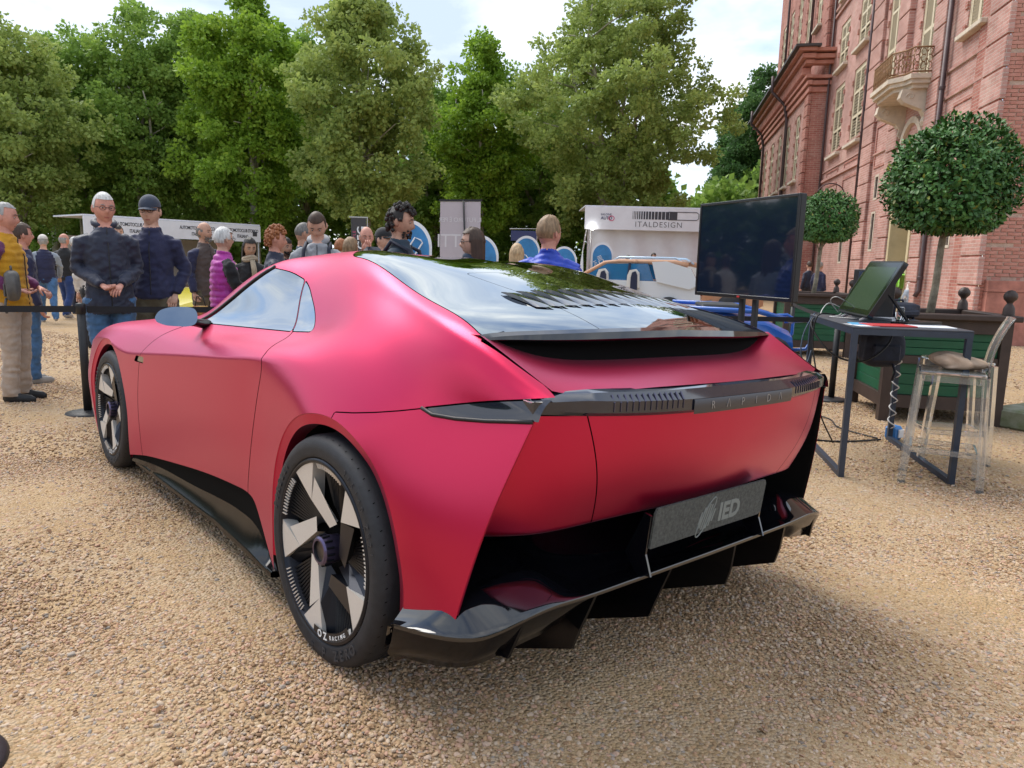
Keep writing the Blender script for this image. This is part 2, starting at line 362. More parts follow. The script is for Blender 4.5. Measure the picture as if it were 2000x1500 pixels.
CAR_GLASS = mat('mirrored_side_glass', (0.29, 0.33, 0.37), rough=0.015, metal=1.0)
REAR_GLASS = mat('mirrored_rear_glass', (0.30, 0.35, 0.37), rough=0.02, metal=1.0, coat=.6, coat_rough=.02)
SILL_BLACK = mat('black_lacquer', (0.004, 0.004, 0.005), rough=0.16, spec=0.28)
SATIN_BLACK = mat('satin_black', (0.012, 0.012, 0.014), rough=0.45)
DEEP_BLACK = mat('deep_black', (0.004, 0.004, 0.004), rough=0.9, spec=0.1)
LENS = mat('smoked_lens', (0.014, 0.016, 0.028), rough=0.05, spec=0.65, coat=0.6, coat_rough=0.03)
ALU = mat('satin_aluminium', (0.66, 0.63, 0.59), rough=0.42, metal=0.35, vary=0.04, vscale=200)
DARK_ALU = mat('dark_anodised', (0.02, 0.022, 0.03), rough=0.32, metal=0.6)
RUBBER = mat('tyre_rubber', (0.018, 0.019, 0.023), rough=0.62, vary=0.25, vscale=30, bump=0.15, bscale=400)
RUBBER_MARK = mat('tyre_lettering', (0.032, 0.034, 0.040), rough=0.55)
VIOLET = mat('violet_anodised', (0.12, 0.10, 0.18), rough=0.3, metal=0.8)
WHITE_MARK = mat('white_lettering', (0.75, 0.75, 0.75), rough=0.5)
CARBON_GREY = mat('plate_felt', (0.085, 0.09, 0.085), rough=0.95, vary=0.35, vscale=90, bump=0.5, bscale=300)

CAR = bpy.data.objects.new('sports_car', None); link(CAR)
tag(CAR, 'satin red concept coupe with black fastback glass parked on the gravel', 'car')
_a = Vector((-math.sin(CAR_TH), math.cos(CAR_TH), 0)); _l0 = Vector((-math.cos(CAR_TH), -math.sin(CAR_TH), 0))
_l = _l0 * math.cos(CAR_PHI) + Vector((0, 0, 1)) * math.sin(CAR_PHI); _n = -_l0 * math.sin(CAR_PHI) + Vector((0, 0, 1)) * math.cos(CAR_PHI)
_o = CAR_O - _l * 0.97 + _a * 0.17
CAR_M = Matrix(((_a.x, _l.x, _n.x, _o.x), (_a.y, _l.y, _n.y, _o.y), (_a.z, _l.z, _n.z, _o.z), (0, 0, 0, 1)))
CAR.matrix_world = CAR_M

STN = [  # x, then (y, z) from the sill over the shoulder to the centre of the roof
 (3.78, (.80,.16),(.83,.2),(.86,.35),(.87,.48),(.84,.60),(.78,.64),(.70,.665),(.62,.675),(.52,.685),(.36,.69),(.18,.695),(0,.70)),
 (3.55, (.90,.14),(.915,.2),(.94,.36),(.95,.53),(.92,.70),(.87,.755),(.79,.785),(.70,.795),(.58,.795),(.4,.785),(.2,.775),(0,.775)),
 (3.25, (.955,.13),(.965,.2),(.985,.38),(.99,.60),(.965,.775),(.90,.845),(.80,.872),(.70,.88),(.58,.875),(.4,.86),(.2,.85),(0,.85)),
 (2.87, (.975,.13),(.98,.2),(.995,.38),(1.0,.62),(.985,.80),(.91,.88),(.80,.915),(.70,.925),(.58,.925),(.4,.915),(.2,.905),(0,.905)),
 (2.5, (.98,.13),(.985,.2),(.99,.38),(.995,.60),(.99,.765),(.91,.88),(.80,.945),(.71,.965),(.6,.97),(.42,.965),(.2,.96),(0,.96)),
 (2.15, (.945,.13),(.955,.2),(.972,.38),(.986,.60),(.985,.79),(.91,.89),(.81,.958),(.73,.985),(.62,1.0),(.45,1.015),(.22,1.025),(0,1.03)),
 (1.75, (.925,.13),(.935,.2),(.954,.38),(.975,.62),(.977,.83),(.90,.92),(.795,.985),(.735,1.055),(.675,1.12),(.5,1.18),(.25,1.205),(0,1.215)),
 (1.3, (.915,.13),(.925,.2),(.946,.38),(.971,.64),(.974,.873),(.895,.95),(.79,1.005),(.715,1.145),(.63,1.285),(.5,1.335),(.25,1.365),(0,1.375)),
 (.9, (.918,.13),(.928,.2),(.949,.38),(.973,.66),(.976,.91),(.90,.975),(.795,1.022),(.725,1.135),(.645,1.25),(.54,1.34),(.28,1.375),(0,1.385)),
 (.5, (.965,.13),(.97,.2),(.975,.38),(.985,.68),(.975,.943),(.90,1.0),(.805,1.052),(.75,1.145),(.685,1.245),(.605,1.335),(.3,1.365),(0,1.372)),
 (.2, (1.0,.13),(1.005,.2),(1.01,.38),(1.015,.68),(.985,.90),(.915,1.0),(.84,1.08),(.78,1.155),(.725,1.22),(.67,1.275),(.33,1.32),(0,1.335)),
 (0, (1.01,.15),(1.015,.22),(1.02,.4),(1.025,.66),(1.005,.835),(.92,.98),(.86,1.06),(.805,1.13),(.755,1.185),(.71,1.225),(.35,1.28),(0,1.30)),
 (-.25, (.995,.2),(1.0,.28),(1.01,.45),(1.005,.68),(.95,.87),(.90,.965),(.868,1.03),(.838,1.085),(.805,1.135),(.765,1.175),(.38,1.23),(0,1.25)),
 (-.45, (.985,.3),(.985,.37),(.99,.48),(.96,.70),(.885,.905),(.872,.96),(.862,1.01),(.85,1.055),(.83,1.097),(.795,1.132),(.4,1.18),(0,1.197)),
 (-.62, (.965,.36),(.96,.42),(.95,.52),(.91,.72),(.842,.918),(.836,.955),(.83,.985),(.822,1.01),(.808,1.035),(.78,1.058),(.4,1.12),(0,1.14)),
 (-.75, (.94,.4),(.93,.46),(.915,.55),(.875,.74),(.815,.93),(.808,.945),(.80,.957),(.79,.967),(.775,.977),(.745,.988),(.4,1.05),(0,1.08)),
 (-.88, (.915,.44),(.90,.5),(.88,.58),(.84,.76),(.785,.94),(.778,.942),(.77,.944),(.76,.945),(.745,.947),(.72,.95),(.4,.99),(0,1.02)),
]
def nat_spline(t, y, q, clamp0=False):
    """natural cubic spline through (t, y[n, ...]) evaluated at q"""
    t = np.asarray(t, float); y = np.asarray(y, float); n = len(t); h = np.diff(t)
    A = np.zeros((n, n)); B = np.zeros((n,) + y.shape[1:]); A[0, 0] = A[-1, -1] = 1
    for i in range(1, n - 1):
        A[i, i - 1], A[i, i], A[i, i + 1] = h[i - 1], 2 * (h[i - 1] + h[i]), h[i]
        B[i] = 6 * ((y[i + 1] - y[i]) / h[i] - (y[i] - y[i - 1]) / h[i - 1])
    if clamp0: # zero slope at the far end (centre line)
        A[-1, -2], A[-1, -1] = h[-1], 2 * h[-1]; B[-1] = 6 * (0 - (y[-1] - y[-2]) / h[-1])
    m = np.linalg.solve(A, B.reshape(n, -1)).reshape(B.shape)
    k = np.clip(np.searchsorted(t, q) - 1, 0, n - 2); a = (t[k + 1] - q) / h[k]; b = (q - t[k]) / h[k]
    sh = (-1,) + (1,) * (y.ndim - 1); a, b, hk = a.reshape(sh), b.reshape(sh), h[k].reshape(sh)
    return a * y[k] + b * y[k + 1] + ((a ** 3 - a) * m[k] + (b ** 3 - b) * m[k + 1]) * hk ** 2 / 6
def whittaker(Y, lam, axis=0, pin=True):
    Y = np.moveaxis(np.asarray(Y, float), axis, 0); n = len(Y); D = np.diff(np.eye(n), 2, axis=0)
    Wt = np.ones(n)
    if pin: Wt[0] = Wt[-1] = 1e5
    S = np.linalg.solve(np.diag(Wt) + lam * D.T @ D, (Wt[:, None] * Y.reshape(n, -1))).reshape(Y.shape)
    return np.moveaxis(S, 0, axis)
def car_surface(NU=360):
    xs = np.array([s[0] for s in STN])[::-1]; P = np.array([s[1:] for s in STN])[::-1]      # ascending x
    u = np.linspace(xs[0], xs[-1], NU)
    G = nat_spline(xs, P, u)                                  # NU x 12 x 2
    G = whittaker(G, 900.0, 0)                                # fair along the car
    chord = np.linalg.norm(np.diff(P, axis=1), axis=2).mean(0); t = np.r_[0, np.cumsum(chord)]
    def sec(ts, te, i0, i1, n, cl): return nat_spline(t[i0:i1 + 1], np.swapaxes(G[:, i0:i1 + 1], 0, 1), np.linspace(t[i0], t[i1], n), cl)
    n1, n2 = 70, 110
    q = np.r_[np.linspace(t[0], t[4], n1), np.linspace(t[4], t[-1], n2)[1:]]
    smooth = nat_spline(t, np.swapaxes(G, 0, 1), q, False)
    sharp = np.concatenate([sec(0, 0, 0, 4, n1, False), sec(0, 0, 4, 11, n2, False)[1:]])
    # keep the crown flat across the centre line
    w = smoothstep(0.15, 0.75, u)[None, :, None]
    S = smooth * (1 - w) + sharp * w                          # NV x NU x 2
    a = whittaker(S[:n1], 25.0, 0); b = whittaker(S[n1 - 1:], 60.0, 0)
    Sb = np.concatenate([a, b[1:]]); Sa = whittaker(S, 40.0, 0); S = Sa * (1 - w) + Sb * w
    S[-1, :, 0] = 0
    V = np.empty(S.shape[:2] + (3,)); V[..., 0] = u[None, :]; V[..., 1] = S[..., 0]; V[..., 2] = S[..., 1]
    return V                                                   # NV x NU x 3
def grid_faces(nv, nu):
    i, j = np.meshgrid(np.arange(nv - 1), np.arange(nu - 1), indexing='ij'); k = (i * nu + j).ravel()
    return np.stack([k, k + nu, k + nu + 1, k + 1], 1)          # outward for the left half
def clip(V, F, val):
    """keep the part of an (all polygons, list of tuples) mesh where val >= 0"""
    V = np.asarray(V, float); val = np.asarray(val, float) + 1e-9; nv = [tuple(v) for v in V]; ek = {}; out = []
    pos = val >= 0
    for f in F:
        s = sum(1 for i in f if pos[i])
        if s == len(f): out.append(tuple(f)); continue
        if s == 0: continue
        g = []
        for a, b in zip(f, tuple(f[1:]) + (f[0],)):
            if pos[a]: g.append(a)
            if pos[a] != pos[b]:
                key = (a, b) if a < b else (b, a)
                if key not in ek:
                    ta = val[a] / (val[a] - val[b]); ek[key] = len(nv); nv.append(tuple(V[a] + (V[b] - V[a]) * ta))
                g.append(ek[key])
        if len(g) > 2: out.append(tuple(g))
    used = sorted({i for f in out for i in f}); mp = {k: j for j, k in enumerate(used)}
    return np.array([nv[i] for i in used]).reshape(-1, 3), [tuple(mp[i] for i in f) for f in out]
def sdf(P, poly):
    """signed distance to a polygon, negative inside"""
    P = np.asarray(P, float); poly = np.asarray(poly, float); d = np.full(len(P), 1e9); ins = np.zeros(len(P), bool)
    for a, b in zip(poly, np.roll(poly, -1, 0)):
        e = b - a; w = P - a; t = np.clip((w @ e) / (e @ e), 0, 1); d = np.minimum(d, np.linalg.norm(w - t[:, None] * e, axis=1))
        c = ((a[1] <= P[:, 1]) & (b[1] > P[:, 1])) | ((b[1] <= P[:, 1]) & (a[1] > P[:, 1]))
        with np.errstate(divide='ignore', invalid='ignore'): x = a[0] + (P[:, 1] - a[1]) / (b[1] - a[1]) * e[0]
        ins ^= c & (P[:, 0] < x)
    return np.where(ins, -d, d)
def round_poly(poly, r=0.03, n=5):
    out = []; P = [Vector(p[:2]) for p in poly]
    for i, p in enumerate(P):
        a, b = P[i - 1], P[(i + 1) % len(P)]; rr = poly[i][2] if len(poly[i]) > 2 else r
        da, db = (a - p), (b - p); k = min(rr, da.length * .45, db.length * .45)
        if k < 1e-4: out.append(tuple(p)); continue
        p0, p1 = p + da.normalized() * k, p + db.normalized() * k
        for j in range(n + 1):
            t = j / n; out.append(tuple(p0 * (1 - t) ** 2 + p * 2 * t * (1 - t) + p1 * t * t))
    return out
def split(M_, sd, gap=0.004):
    V, F = M_
    return clip(V, F, -sd - gap / 2), clip(V, F, sd - gap / 2)
def both(V, F):
    """left half and its mirror image as one mesh"""
    V = np.asarray(V); n = len(V); Wm = V * np.array([1, -1, 1])
    return np.concatenate([V, Wm]), list(F) + [tuple(i + n for i in f)[::-1] for f in F]
def panel(name, M_, material, side=0, label=None, weld=False):
    V, F = M_
    if side == 0: V, F = both(V, F)
    elif side < 0: V, F = np.asarray(V) * np.array([1, -1, 1]), [tuple(f)[::-1] for f in F]
    o = mesh(name, V, F, material, CAR, True, label=label)
    if weld or side == 0:
        bm = bmesh.new(); bm.from_mesh(o.data); bmesh.ops.remove_doubles(bm, verts=bm.verts, dist=2e-4); bm.to_mesh(o.data); bm.free()
        o.data.polygons.foreach_set('use_smooth', np.ones(len(o.data.polygons), dtype=bool))
    return o
WR, WF = (0.02, 0.370), (2.87, 0.366)            # wheel centres (x, z)
RO_R, RO_F = 0.455, 0.440                       # outer radius of the arch lips
SURF = car_surface(); NV, NU = SURF.shape[:2]
SV = SURF.reshape(-1, 3); SF = [tuple(f) for f in grid_faces(NV, NU)]
body = (SV, SF)
XZ = lambda M_: np.asarray(M_[0])[:, [0, 2]]
XY = lambda M_: np.asarray(M_[0])[:, :2]
def side_sd(M_, poly, ymin=0.55):
    d = sdf(XZ(M_), poly); return np.where(np.asarray(M_[0])[:, 1] < ymin, np.abs(d) + 0.02, d)
def top_sd(M_, poly, zmin):
    d = sdf(XY(M_), poly); return np.where(np.asarray(M_[0])[:, 2] < zmin, np.abs(d) + 0.02, d)
# ---- trim the tail: fin edge, sail edge, underside
tail_cut = [(-1.2,1.35),(-.49,1.35),(-.49,1.126),(-.765,.985),(-.765,.924),(-.75,.922),(-.645,.392),(-.645,.375),(-.47,.325),(-.40,.29),(-.40,-.1),(-1.2,-.1)]
d = side_sd(body, tail_cut, 0.70); body = clip(*body, d)
def spoiler_x(y): return -0.60 + 0.11 * (np.abs(y) / .81) ** 2
def sail_y(x): return np.interp(x, [-.90, -.75, -.62, -.49], [.70, .742, .776, .804])
v = np.asarray(body[0]); body = clip(*body, np.maximum(v[:, 0] - spoiler_x(v[:, 1]), v[:, 1] - sail_y(v[:, 0])))
# ---- wheel arches
def arch_field(V, c, r):
    V = np.asarray(V); dx, dz = V[:, 0] - c[0], V[:, 2] - c[1]
    f = np.where(dz > 0, np.hypot(dx, dz), np.abs(dx)) - r
    return np.where(V[:, 1] < 0.6, np.abs(f) + .05, f)
body = clip(*body, arch_field(body[0], WR, RO_R)); body = clip(*body, arch_field(body[0], WF, RO_F))
# ---- glass
side_glass = round_poly([(1.79,.985,.02),(1.55,1.12,.2),(1.27,1.284,.03),(1.08,1.272,.08),(.895,1.240,.02),(.705,1.032,.01),(1.3,1.006,.2)])
quarter_glass = round_poly([(.885,1.238,.01),(.79,1.208,.06),(.62,1.13,.08),(.50,1.048,.035),(.697,1.033,.01)])
windscreen = round_poly([(2.12,.70,.03),(1.80,.715,.05),(1.34,.60,.06),(1.24,.42,.15),(1.22,-.4,.0),(2.2,-.4,.0)])
rear_glass = round_poly([(.70,.560,.12),(-.470,.782,.005)] + [(float(spoiler_x(y)) - .012, float(y), 0) for y in np.linspace(.775, -.4, 14)] + [(.86,-.4,0),(.86,.22,.2)])
hatch = round_poly([(.12,.385,.03),(-.70,.365,0),(-.70,-.4,0),(.15,-.4,0)])
glass_s, body = split(body, side_sd(body, side_glass)); glass_q, body = split(body, side_sd(body, quarter_glass))
glass_w, body = split(body, top_sd(body, windscreen, 0.9)); glass_r, body = split(body, top_sd(body, rear_glass, 0.95))
glass_h, glass_r = split(glass_r, top_sd(glass_r, hatch, 0.9), 0.003)
# ---- lens, sill, door, flank
lens_poly = round_poly([(-.375,.905,.01),(-.44,.888,.02),(-.60,.902,.1),(-.752,.922,.0),(-.80,.922,0),(-.80,.99,0),(-.762,.983,.0),(-.58,.952,.1)])
lens_side, body = split(body, side_sd(body, lens_poly), 0.005)
sill_poly = round_poly([(2.5,.0,0),(2.44,.17,.02),(2.2,.215,.1),(1.3,.325,.2),(.80,.368,.1),(.70,.36,.06),(.46,.12,.02),(.46,.0,0)])
_, body = split(body, side_sd(body, sill_poly), 0.002)
door_poly = round_poly([(1.86,.985,.03),(2.06,.90,.08),(2.17,.785,.08),(2.24,.45,.1),(2.23,.10,0),(.78,.10,0),(.77,.38,.05),(.56,.93,.10),(.70,1.04,.0),(1.0,1.04,0),(1.80,1.0,.02)])
door, body = split(body, side_sd(body, door_poly), 0.0055)
vent_poly = round_poly([(2.27,.738,.01),(2.235,.772,.005),(2.105,.776,.005),(2.11,.742,.01)])
_, body = split(body, side_sd(body, vent_poly), 0.001); _, door = split(door, side_sd(door, vent_poly), 0.001)
flank_poly = [(-.02,.60),(-.03,.842),(-.12,.853),(-.21,.868),(-.30,.886),(-.376,.9035),(-.44,.905),(-.6,.928),(-.76,.955),(-.9,.955),(-.9,.2),(-.3,.2)]
flank, body = split(body, side_sd(body, flank_poly), 0.004)
panel('body_shell', body, PAINT)
panel('rear_flank', flank, PAINT, 1); panel('rear_flank', flank, PAINT, -1)
for sd_ in (1, -1):
    dr = panel('door', door, PAINT, sd_)
    panel('side_window', glass_s, CAR_GLASS, sd_); panel('quarter_window', glass_q, CAR_GLASS, sd_)
panel('windscreen', glass_w, CAR_GLASS)
panel('rear_glass', glass_r, REAR_GLASS); panel('engine_hatch', glass_h, REAR_GLASS)
# ---- dark structure behind the shut lines
iv, ju = np.arange(0, NV, 3), np.arange(0, NU, 5); inn = SURF[np.ix_(iv, ju)].copy()
nr = np.cross(np.gradient(inn, axis=0), np.gradient(inn, axis=1)); nr /= np.linalg.norm(nr, axis=2, keepdims=True) + 1e-9
if (nr[..., 1].mean() < 0): nr = -nr
inn -= nr * 0.014
IV, IF = inn.reshape(-1, 3), [tuple(f) for f in grid_faces(len(iv), len(ju))]
dcut = np.minimum(np.minimum(side_sd((IV, IF), tail_cut, .70) - .035, arch_field(IV, WR, RO_R)), arch_field(IV, WF, RO_F)); IV, IF = clip(IV, IF, dcut)
IV, IF = clip(IV, IF, np.maximum(IV[:, 0] - spoiler_x(IV[:, 1]) - .03, IV[:, 1] - sail_y(IV[:, 0]) - .03))
IV[:, 1] = np.maximum(IV[:, 1], 0); panel('inner_structure', (IV, IF), DEEP_BLACK)
SBVH = BVHTree.FromPolygons([tuple(v) for v in SV], SF)
def on_side(x, z, off=0.0):
    h = SBVH.ray_cast(Vector((x, 2.5, z)), Vector((0, -1, 0))); return h[0] + h[1] * (off if h[1].y > 0 else -off)
def on_top(x, y, off=0.0):
    h = SBVH.ray_cast(Vector((x, abs(y) + 1e-4, 3)), Vector((0, 0, -1))); p = h[0] + h[1] * (off if h[1].z > 0 else -off); p.y = y; return p
# ---- tail lens at the sides: proud glossy skin with a dark lower lip
for sd_ in (1, -1):
    ls = panel('tail_lens', lens_side, LENS, sd_)
    pts = [on_side(x, z, 0.002) for x, z in [(-.375,.905),(-.42,.892),(-.50,.893),(-.60,.902),(-.68,.913),(-.748,.922)]]
    MB().tube([(p.x, p.y * sd_, p.z) for p in pts], .006, 6).build('lens_trim', SATIN_BLACK, ls, True)
# ---- wheel-arch lips
for c, r in ((WR, RO_R), (WF, RO_F)):
    for sd_ in (1, -1):
        rows = []
        ang = [R(a) for a in np.linspace(-4, 184, 70)]
        def edge(t, rr):
            x, z = c[0] + rr * math.cos(t), c[1] + rr * math.sin(t); return x, max(z, .12)
        lowF = .14 if c is WF else .20; lowR = .30 if c is WR else .15
        T = [(c[0] + r, z) for z in np.linspace(lowF, c[1], 8)[:-1]] + [(c[0] + r * math.cos(t), c[1] + r * math.sin(t)) for t in np.linspace(0, math.pi, 60)] + [(c[0] - r, z) for z in np.linspace(c[1], lowR, 8)[1:]]
        ri = r - 0.036
        Ti = [(c[0] + ri, z) for z in np.linspace(lowF, c[1], 8)[:-1]] + [(c[0] + ri * math.cos(t), c[1] + ri * math.sin(t)) for t in np.linspace(0, math.pi, 60)] + [(c[0] - ri, z) for z in np.linspace(c[1], lowR, 8)[1:]]
        for (x, z), (xi, zi) in zip(T, Ti):
            p = on_side(x, z); y0 = p.y
            rows.append([(x, y0 * sd_ - .0005 * sd_, z), (x * .92 + xi * .08, (y0 - .004) * sd_, z * .92 + zi * .08), (xi, (y0 - .012) * sd_, zi), (xi, (y0 - .016) * sd_, zi), (xi, (y0 - .10) * sd_, zi)])
        o = MB().grid(rows, 0, flip=(sd_ > 0)).build('arch_lip', PAINT, CAR, True); auto_smooth(o, 30)
        # liner
        rows = [[(c[0] + rr * math.cos(t), yy * sd_, max(.1, c[1] + rr * math.sin(t))) for yy, rr in ((.94, ri), (.62, ri), (.60, .02))] for t in np.linspace(R(-35), R(215), 40)]
        MB().grid(rows).build('wheel_well', DEEP_BLACK, CAR, True)
# ---- sill: black gloss blade between the wheels
for sd_ in (1, -1):
    rows = []
    for x in np.linspace(2.43, .47, 50):
        zt = float(np.interp(-x, [-2.44, -2.2, -1.3, -.80, -.70, -.6, -.47], [.17, .215, .325, .368, .355, .26, .13])) - .004
        y0 = on_side(x, max(zt, .14)).y; zb = .108
        bl = float(np.interp(-x, [-2.45, -2.2, -1.2, -.47], [.95, .948, .945, .985])); k = max(0.0, (zt - .15) / .22)
        prof = [(y0 - .012, zt + .01), (y0 - .016, zt - .002), (y0 - .03 * k - .016, zt - .04 * k), (y0 - .022 * k - .008, .135 + .5 * (zt - .135) * k), (bl - .006, .136), (bl, .128), (bl, zb + .006), (bl - .02, zb), (.6, zb)]
        rows.append([(x, yy * sd_, min(zz, zt + .012)) for yy, zz in prof])
    o = MB().grid(rows, 0, flip=(sd_ < 0)).build('sill', SILL_BLACK, CAR, True); auto_smooth(o, 40)
# ---- black handle vent behind the front wheel
for sd_ in (1, -1):
    q = [on_side(x, z, -.008) for x, z in [(2.265,.74),(2.235,.77),(2.11,.774),(2.115,.744)]]
    m = MB().add([(p.x, p.y * sd_, p.z) for p in q], [(0, 1, 2, 3)]); m.build('side_vent', GLOSS_BLACK, CAR)
# ---- flank fins turn round to a black inner face
for sd_ in (1, -1):
    rows = []
    for t in np.linspace(0, 1, 16):
        x, z = -.749 + .104 * t, .921 - .53 * t; p = on_side(x + .004, z); y = p.y
        rows.append([(x + .002, y * sd_, z), (x - .001, (y - .006) * sd_, z), (x + .012, (y - .014) * sd_, z), (x + .30, (y - .10 - .08 * t) * sd_, z)])
    o = MB().grid(rows, 0, flip=(sd_ < 0)).build('fin_inner_face', [DEEP_BLACK, PAINT], CAR, True)
    mi = [1 if i % 3 == 0 else 0 for i in range(len(o.data.polygons))]; o.data.polygons.foreach_set('material_index', np.array(mi, dtype=np.int32))
    rows = []
    for x in np.linspace(-.645, -.42, 12):
        z = float(np.interp(-x, [.40, .47, .645], [.292, .327, .378])); y = on_side(x + .002, z + .004).y
        rows.append([(x, y * sd_, z + .001), (x, (y - .012) * sd_, z - .003), (x, (y - .12) * sd_, z - .004)])
    MB().grid(rows, 0, flip=(sd_ > 0)).build('flank_lower_edge', PAINT, CAR, True)
# ---- rear fascia, deck, spoiler
def lerp_c(y, ys, vs): return np.interp(np.abs(y), ys, vs)
def smooth_c(y, ys, vs):   # even function through the points, flat at the centre
    ys = np.r_[-np.array(ys[:0:-1]), ys]; vs = np.r_[np.array(vs[:0:-1]), vs]; r = nat_spline(ys, vs, np.atleast_1d(np.asarray(y, float))); return r if np.ndim(y) else float(r[0])
YB = np.linspace(-.79, .79, 81)
bar_x = lambda y: smooth_c(y, [0, .3, .55, .72, .82], [-.868, -.858, -.822, -.778, -.742])
rows = []
for k, t in enumerate(np.linspace(0, 1, 40)):
    r = []
    for y in YB:
        yy = y * (.80 + .045 * t + .12 * t * (1 - t)) / .79; xt, zt = bar_x(y) + .012, smooth_c(y, [0, .5, .8], [.924, .928, .936])
        xb, zb = smooth_c(y, [0, .5, .7, .79], [-.745, -.715, -.655, -.575]), smooth_c(y, [0, .5, .79], [.578, .578, .56])
        x = xt * (1 - t) + xb * t - .026 * math.sin(math.pi * t) * (1 - .3 * abs(y)); z = zt + (zb - zt) * t
        if t > .96: x += .025 * ((t - .96) / .04)
        r.append((float(x), float(yy), float(z)))
    rows.append(r)
fas = np.array(rows)
FV, FF = fas.reshape(-1, 3), [tuple(f)[::-1] for f in grid_faces(*fas.shape[:2])]
bx_poly = [(-.66, .95), (.66, .95), (.50, .50), (-.50, .50)]
bumper_c, fas_s = split((FV, FF), sdf(FV[:, 1:], bx_poly), 0.004)
mesh('rear_panel', *bumper_c, PAINT, CAR, True)
for sd_ in (1, -1):
    v = np.asarray(fas_s[0]); mesh('rear_side_panel', *clip(v, fas_s[1], v[:, 1] * sd_), PAINT, CAR, True)
mesh('panel_backing', FV + np.array([.012, 0, 0]), FF, DEEP_BLACK, CAR, True)
# deck between spoiler and light bar
rows = []
wall_b = lambda y: (-.56 + .068 * (abs(y) / .80) ** 2, 1.05 + .066 * (abs(y) / .80) ** 7)
for t in np.linspace(0, 1, 30):
    r = []
    for s in np.linspace(-1, 1, 81):
        x0, z0 = wall_b(.805 * s); x0 += .05
        y = s * (.805 * (1 - t) + .742 * t); x1 = bar_x(y) + .035; z1 = smooth_c(y, [0, .5, .742], [1.0, .998, .986])
        x = x0 * (1 - t) + x1 * t; z = z0 * (1 - t) + z1 * t + .012 * math.sin(math.pi * t) * (1 - abs(s)) 
        # run the outer edge along the sail seam
        e = abs(s) ** 5; zs = min(1.124, 1.124 - .141 * (-.49 - x) / .275); z = z * (1 - e) + max(zs, .984) * e
        r.append((float(x), float(y), float(z)))
    rows.append(r)
MB().grid(rows, 0, flip=True).build('rear_deck', PAINT, CAR, True)
# spoiler: lip face and black wall under it
rows = []; Ys = np.linspace(-.792, .792, 90)
for y in Ys:
    xe = float(spoiler_x(y)); p = on_top(xe + .004, y); ze = p.z
    xb, zb = wall_b(y); k = max(0.0, 1 - (abs(y) / .80) ** 4)
    rows.append([(xe + .02, y, on_top(xe + .02, y).z + .0006), (xe - .002, y, ze - .002), (xe - .006, y, ze - .006 - .018 * k), (xe + .004, y, ze - .008 - .026 * k), (xe + .03 + .02 * k, y * .998, ze - .01 - .034 * k), (xb + .012, y * .995, ze * .4 + zb * .6), (xb, y * .985, zb - .004)])
o = MB().grid(rows).build('spoiler', [GLOSS_BLACK, DEEP_BLACK], CAR, True); o.data.polygons.foreach_set('material_index', np.array([1 if i % 6 > 3 else 0 for i in range(len(o.data.polygons))], dtype=np.int32)); auto_smooth(o, 35)
# light bar
rows = []
for y in np.linspace(-.812, .812, 92):
    x = float(bar_x(y)); zt = float(smooth_c(y, [0, .5, .75, .80], [1.0, .998, .986, .975])); zb = float(smooth_c(y, [0, .5, .75], [.922, .926, .936]))
    q = float(smoothstep(.66, .80, abs(y))); f = -.014 + .016 * q; rows.append([(x + .045, y, zt + .001), (x + .012 + .006 * q, y, zt - .004), (x + f, y, zb + .045 - .010 * q), (x + f, y, zb + .012), (x - .002 + .006 * q, y, zb + .002), (x + .03, y, zb - .006)])
o = MB().grid(rows).add(rows[0], [tuple(range(6))]).add(rows[-1], [tuple(range(6))[::-1]]).build('light_bar', LENS, CAR, True); auto_smooth(o, 25); bar_o = o
RIBM = mat('lens_ribs', (0.10, 0.095, 0.14), rough=0.2, metal=0.7)
for k in range(13):                        # vertical ribs in the lamps either side of the name panel
    for sd_ in (1, -1):
        y = sd_ * (.33 + k * .0215); x = float(bar_x(y)); zt = .995; zb = .922
        MB().bar((x + .002, y, zt - .006), (x - .0135, y + .004 * sd_, zb + .047), .005, .003).bar((x - .0135, y + .004 * sd_, zb + .047), (x - .0135, y + .004 * sd_, zb + .022), .005, .003).build('lamp_rib', RIBM, bar_o)
pm = MB(); pl = []
for y in np.linspace(-.29, .29, 20):
    x = float(bar_x(y)); pl.append([(x - .0165, y * (1.0), .966), (x - .0185, y, .962), (x - .0185, y, .926), (x - .0165, y, .922)])
mesh_np = pm.grid(pl).build('name_panel', mat('name_panel_grey', (0.07, 0.07, 0.08), rough=0.35, metal=0.5), bar_o, True)
for i, ch in enumerate('RAPIDA'):
    y = .20 - i * .08; x = float(bar_x(y))
    text('letter', ch if ch != 'A' else 'Λ', .036, frame_m((x - .0192, y, .944), (0, -1, 0), (0, 0, 1)), mat('silver_lettering', (0.36, 0.36, 0.38), rough=0.35, metal=0.6), bar_o, .0006, bold=-.0006)
# ---- louvres on the engine hatch
for k in range(13):
    y = .43 - k * .068; pts = []
    x0, x1 = -.185, -.365
    p0, p1 = on_top(x0, y), on_top(x1, y)
    rows = []
    for t in np.linspace(0, 1, 9):
        p = p0.lerp(p1, t); wv = .064; h = .013 * (math.sin(math.pi * min(1, t * 1.15 + .04)) ** .6 if t < .85 else math.sin(math.pi * min(1, t * 1.15 + .04)))
        h = max(h, .0015)
        rows.append([(p.x, p.y + wv * .5, p.z + .001), (p.x, p.y + wv * .48, p.z + h), (p.x - .01, p.y, p.z + h * .7 + .001), (p.x - .02, p.y - wv * .5, p.z + .0015)])
    o = MB().grid(rows).build('louvre', GLOSS_BLACK, CAR, True); auto_smooth(o, 40)
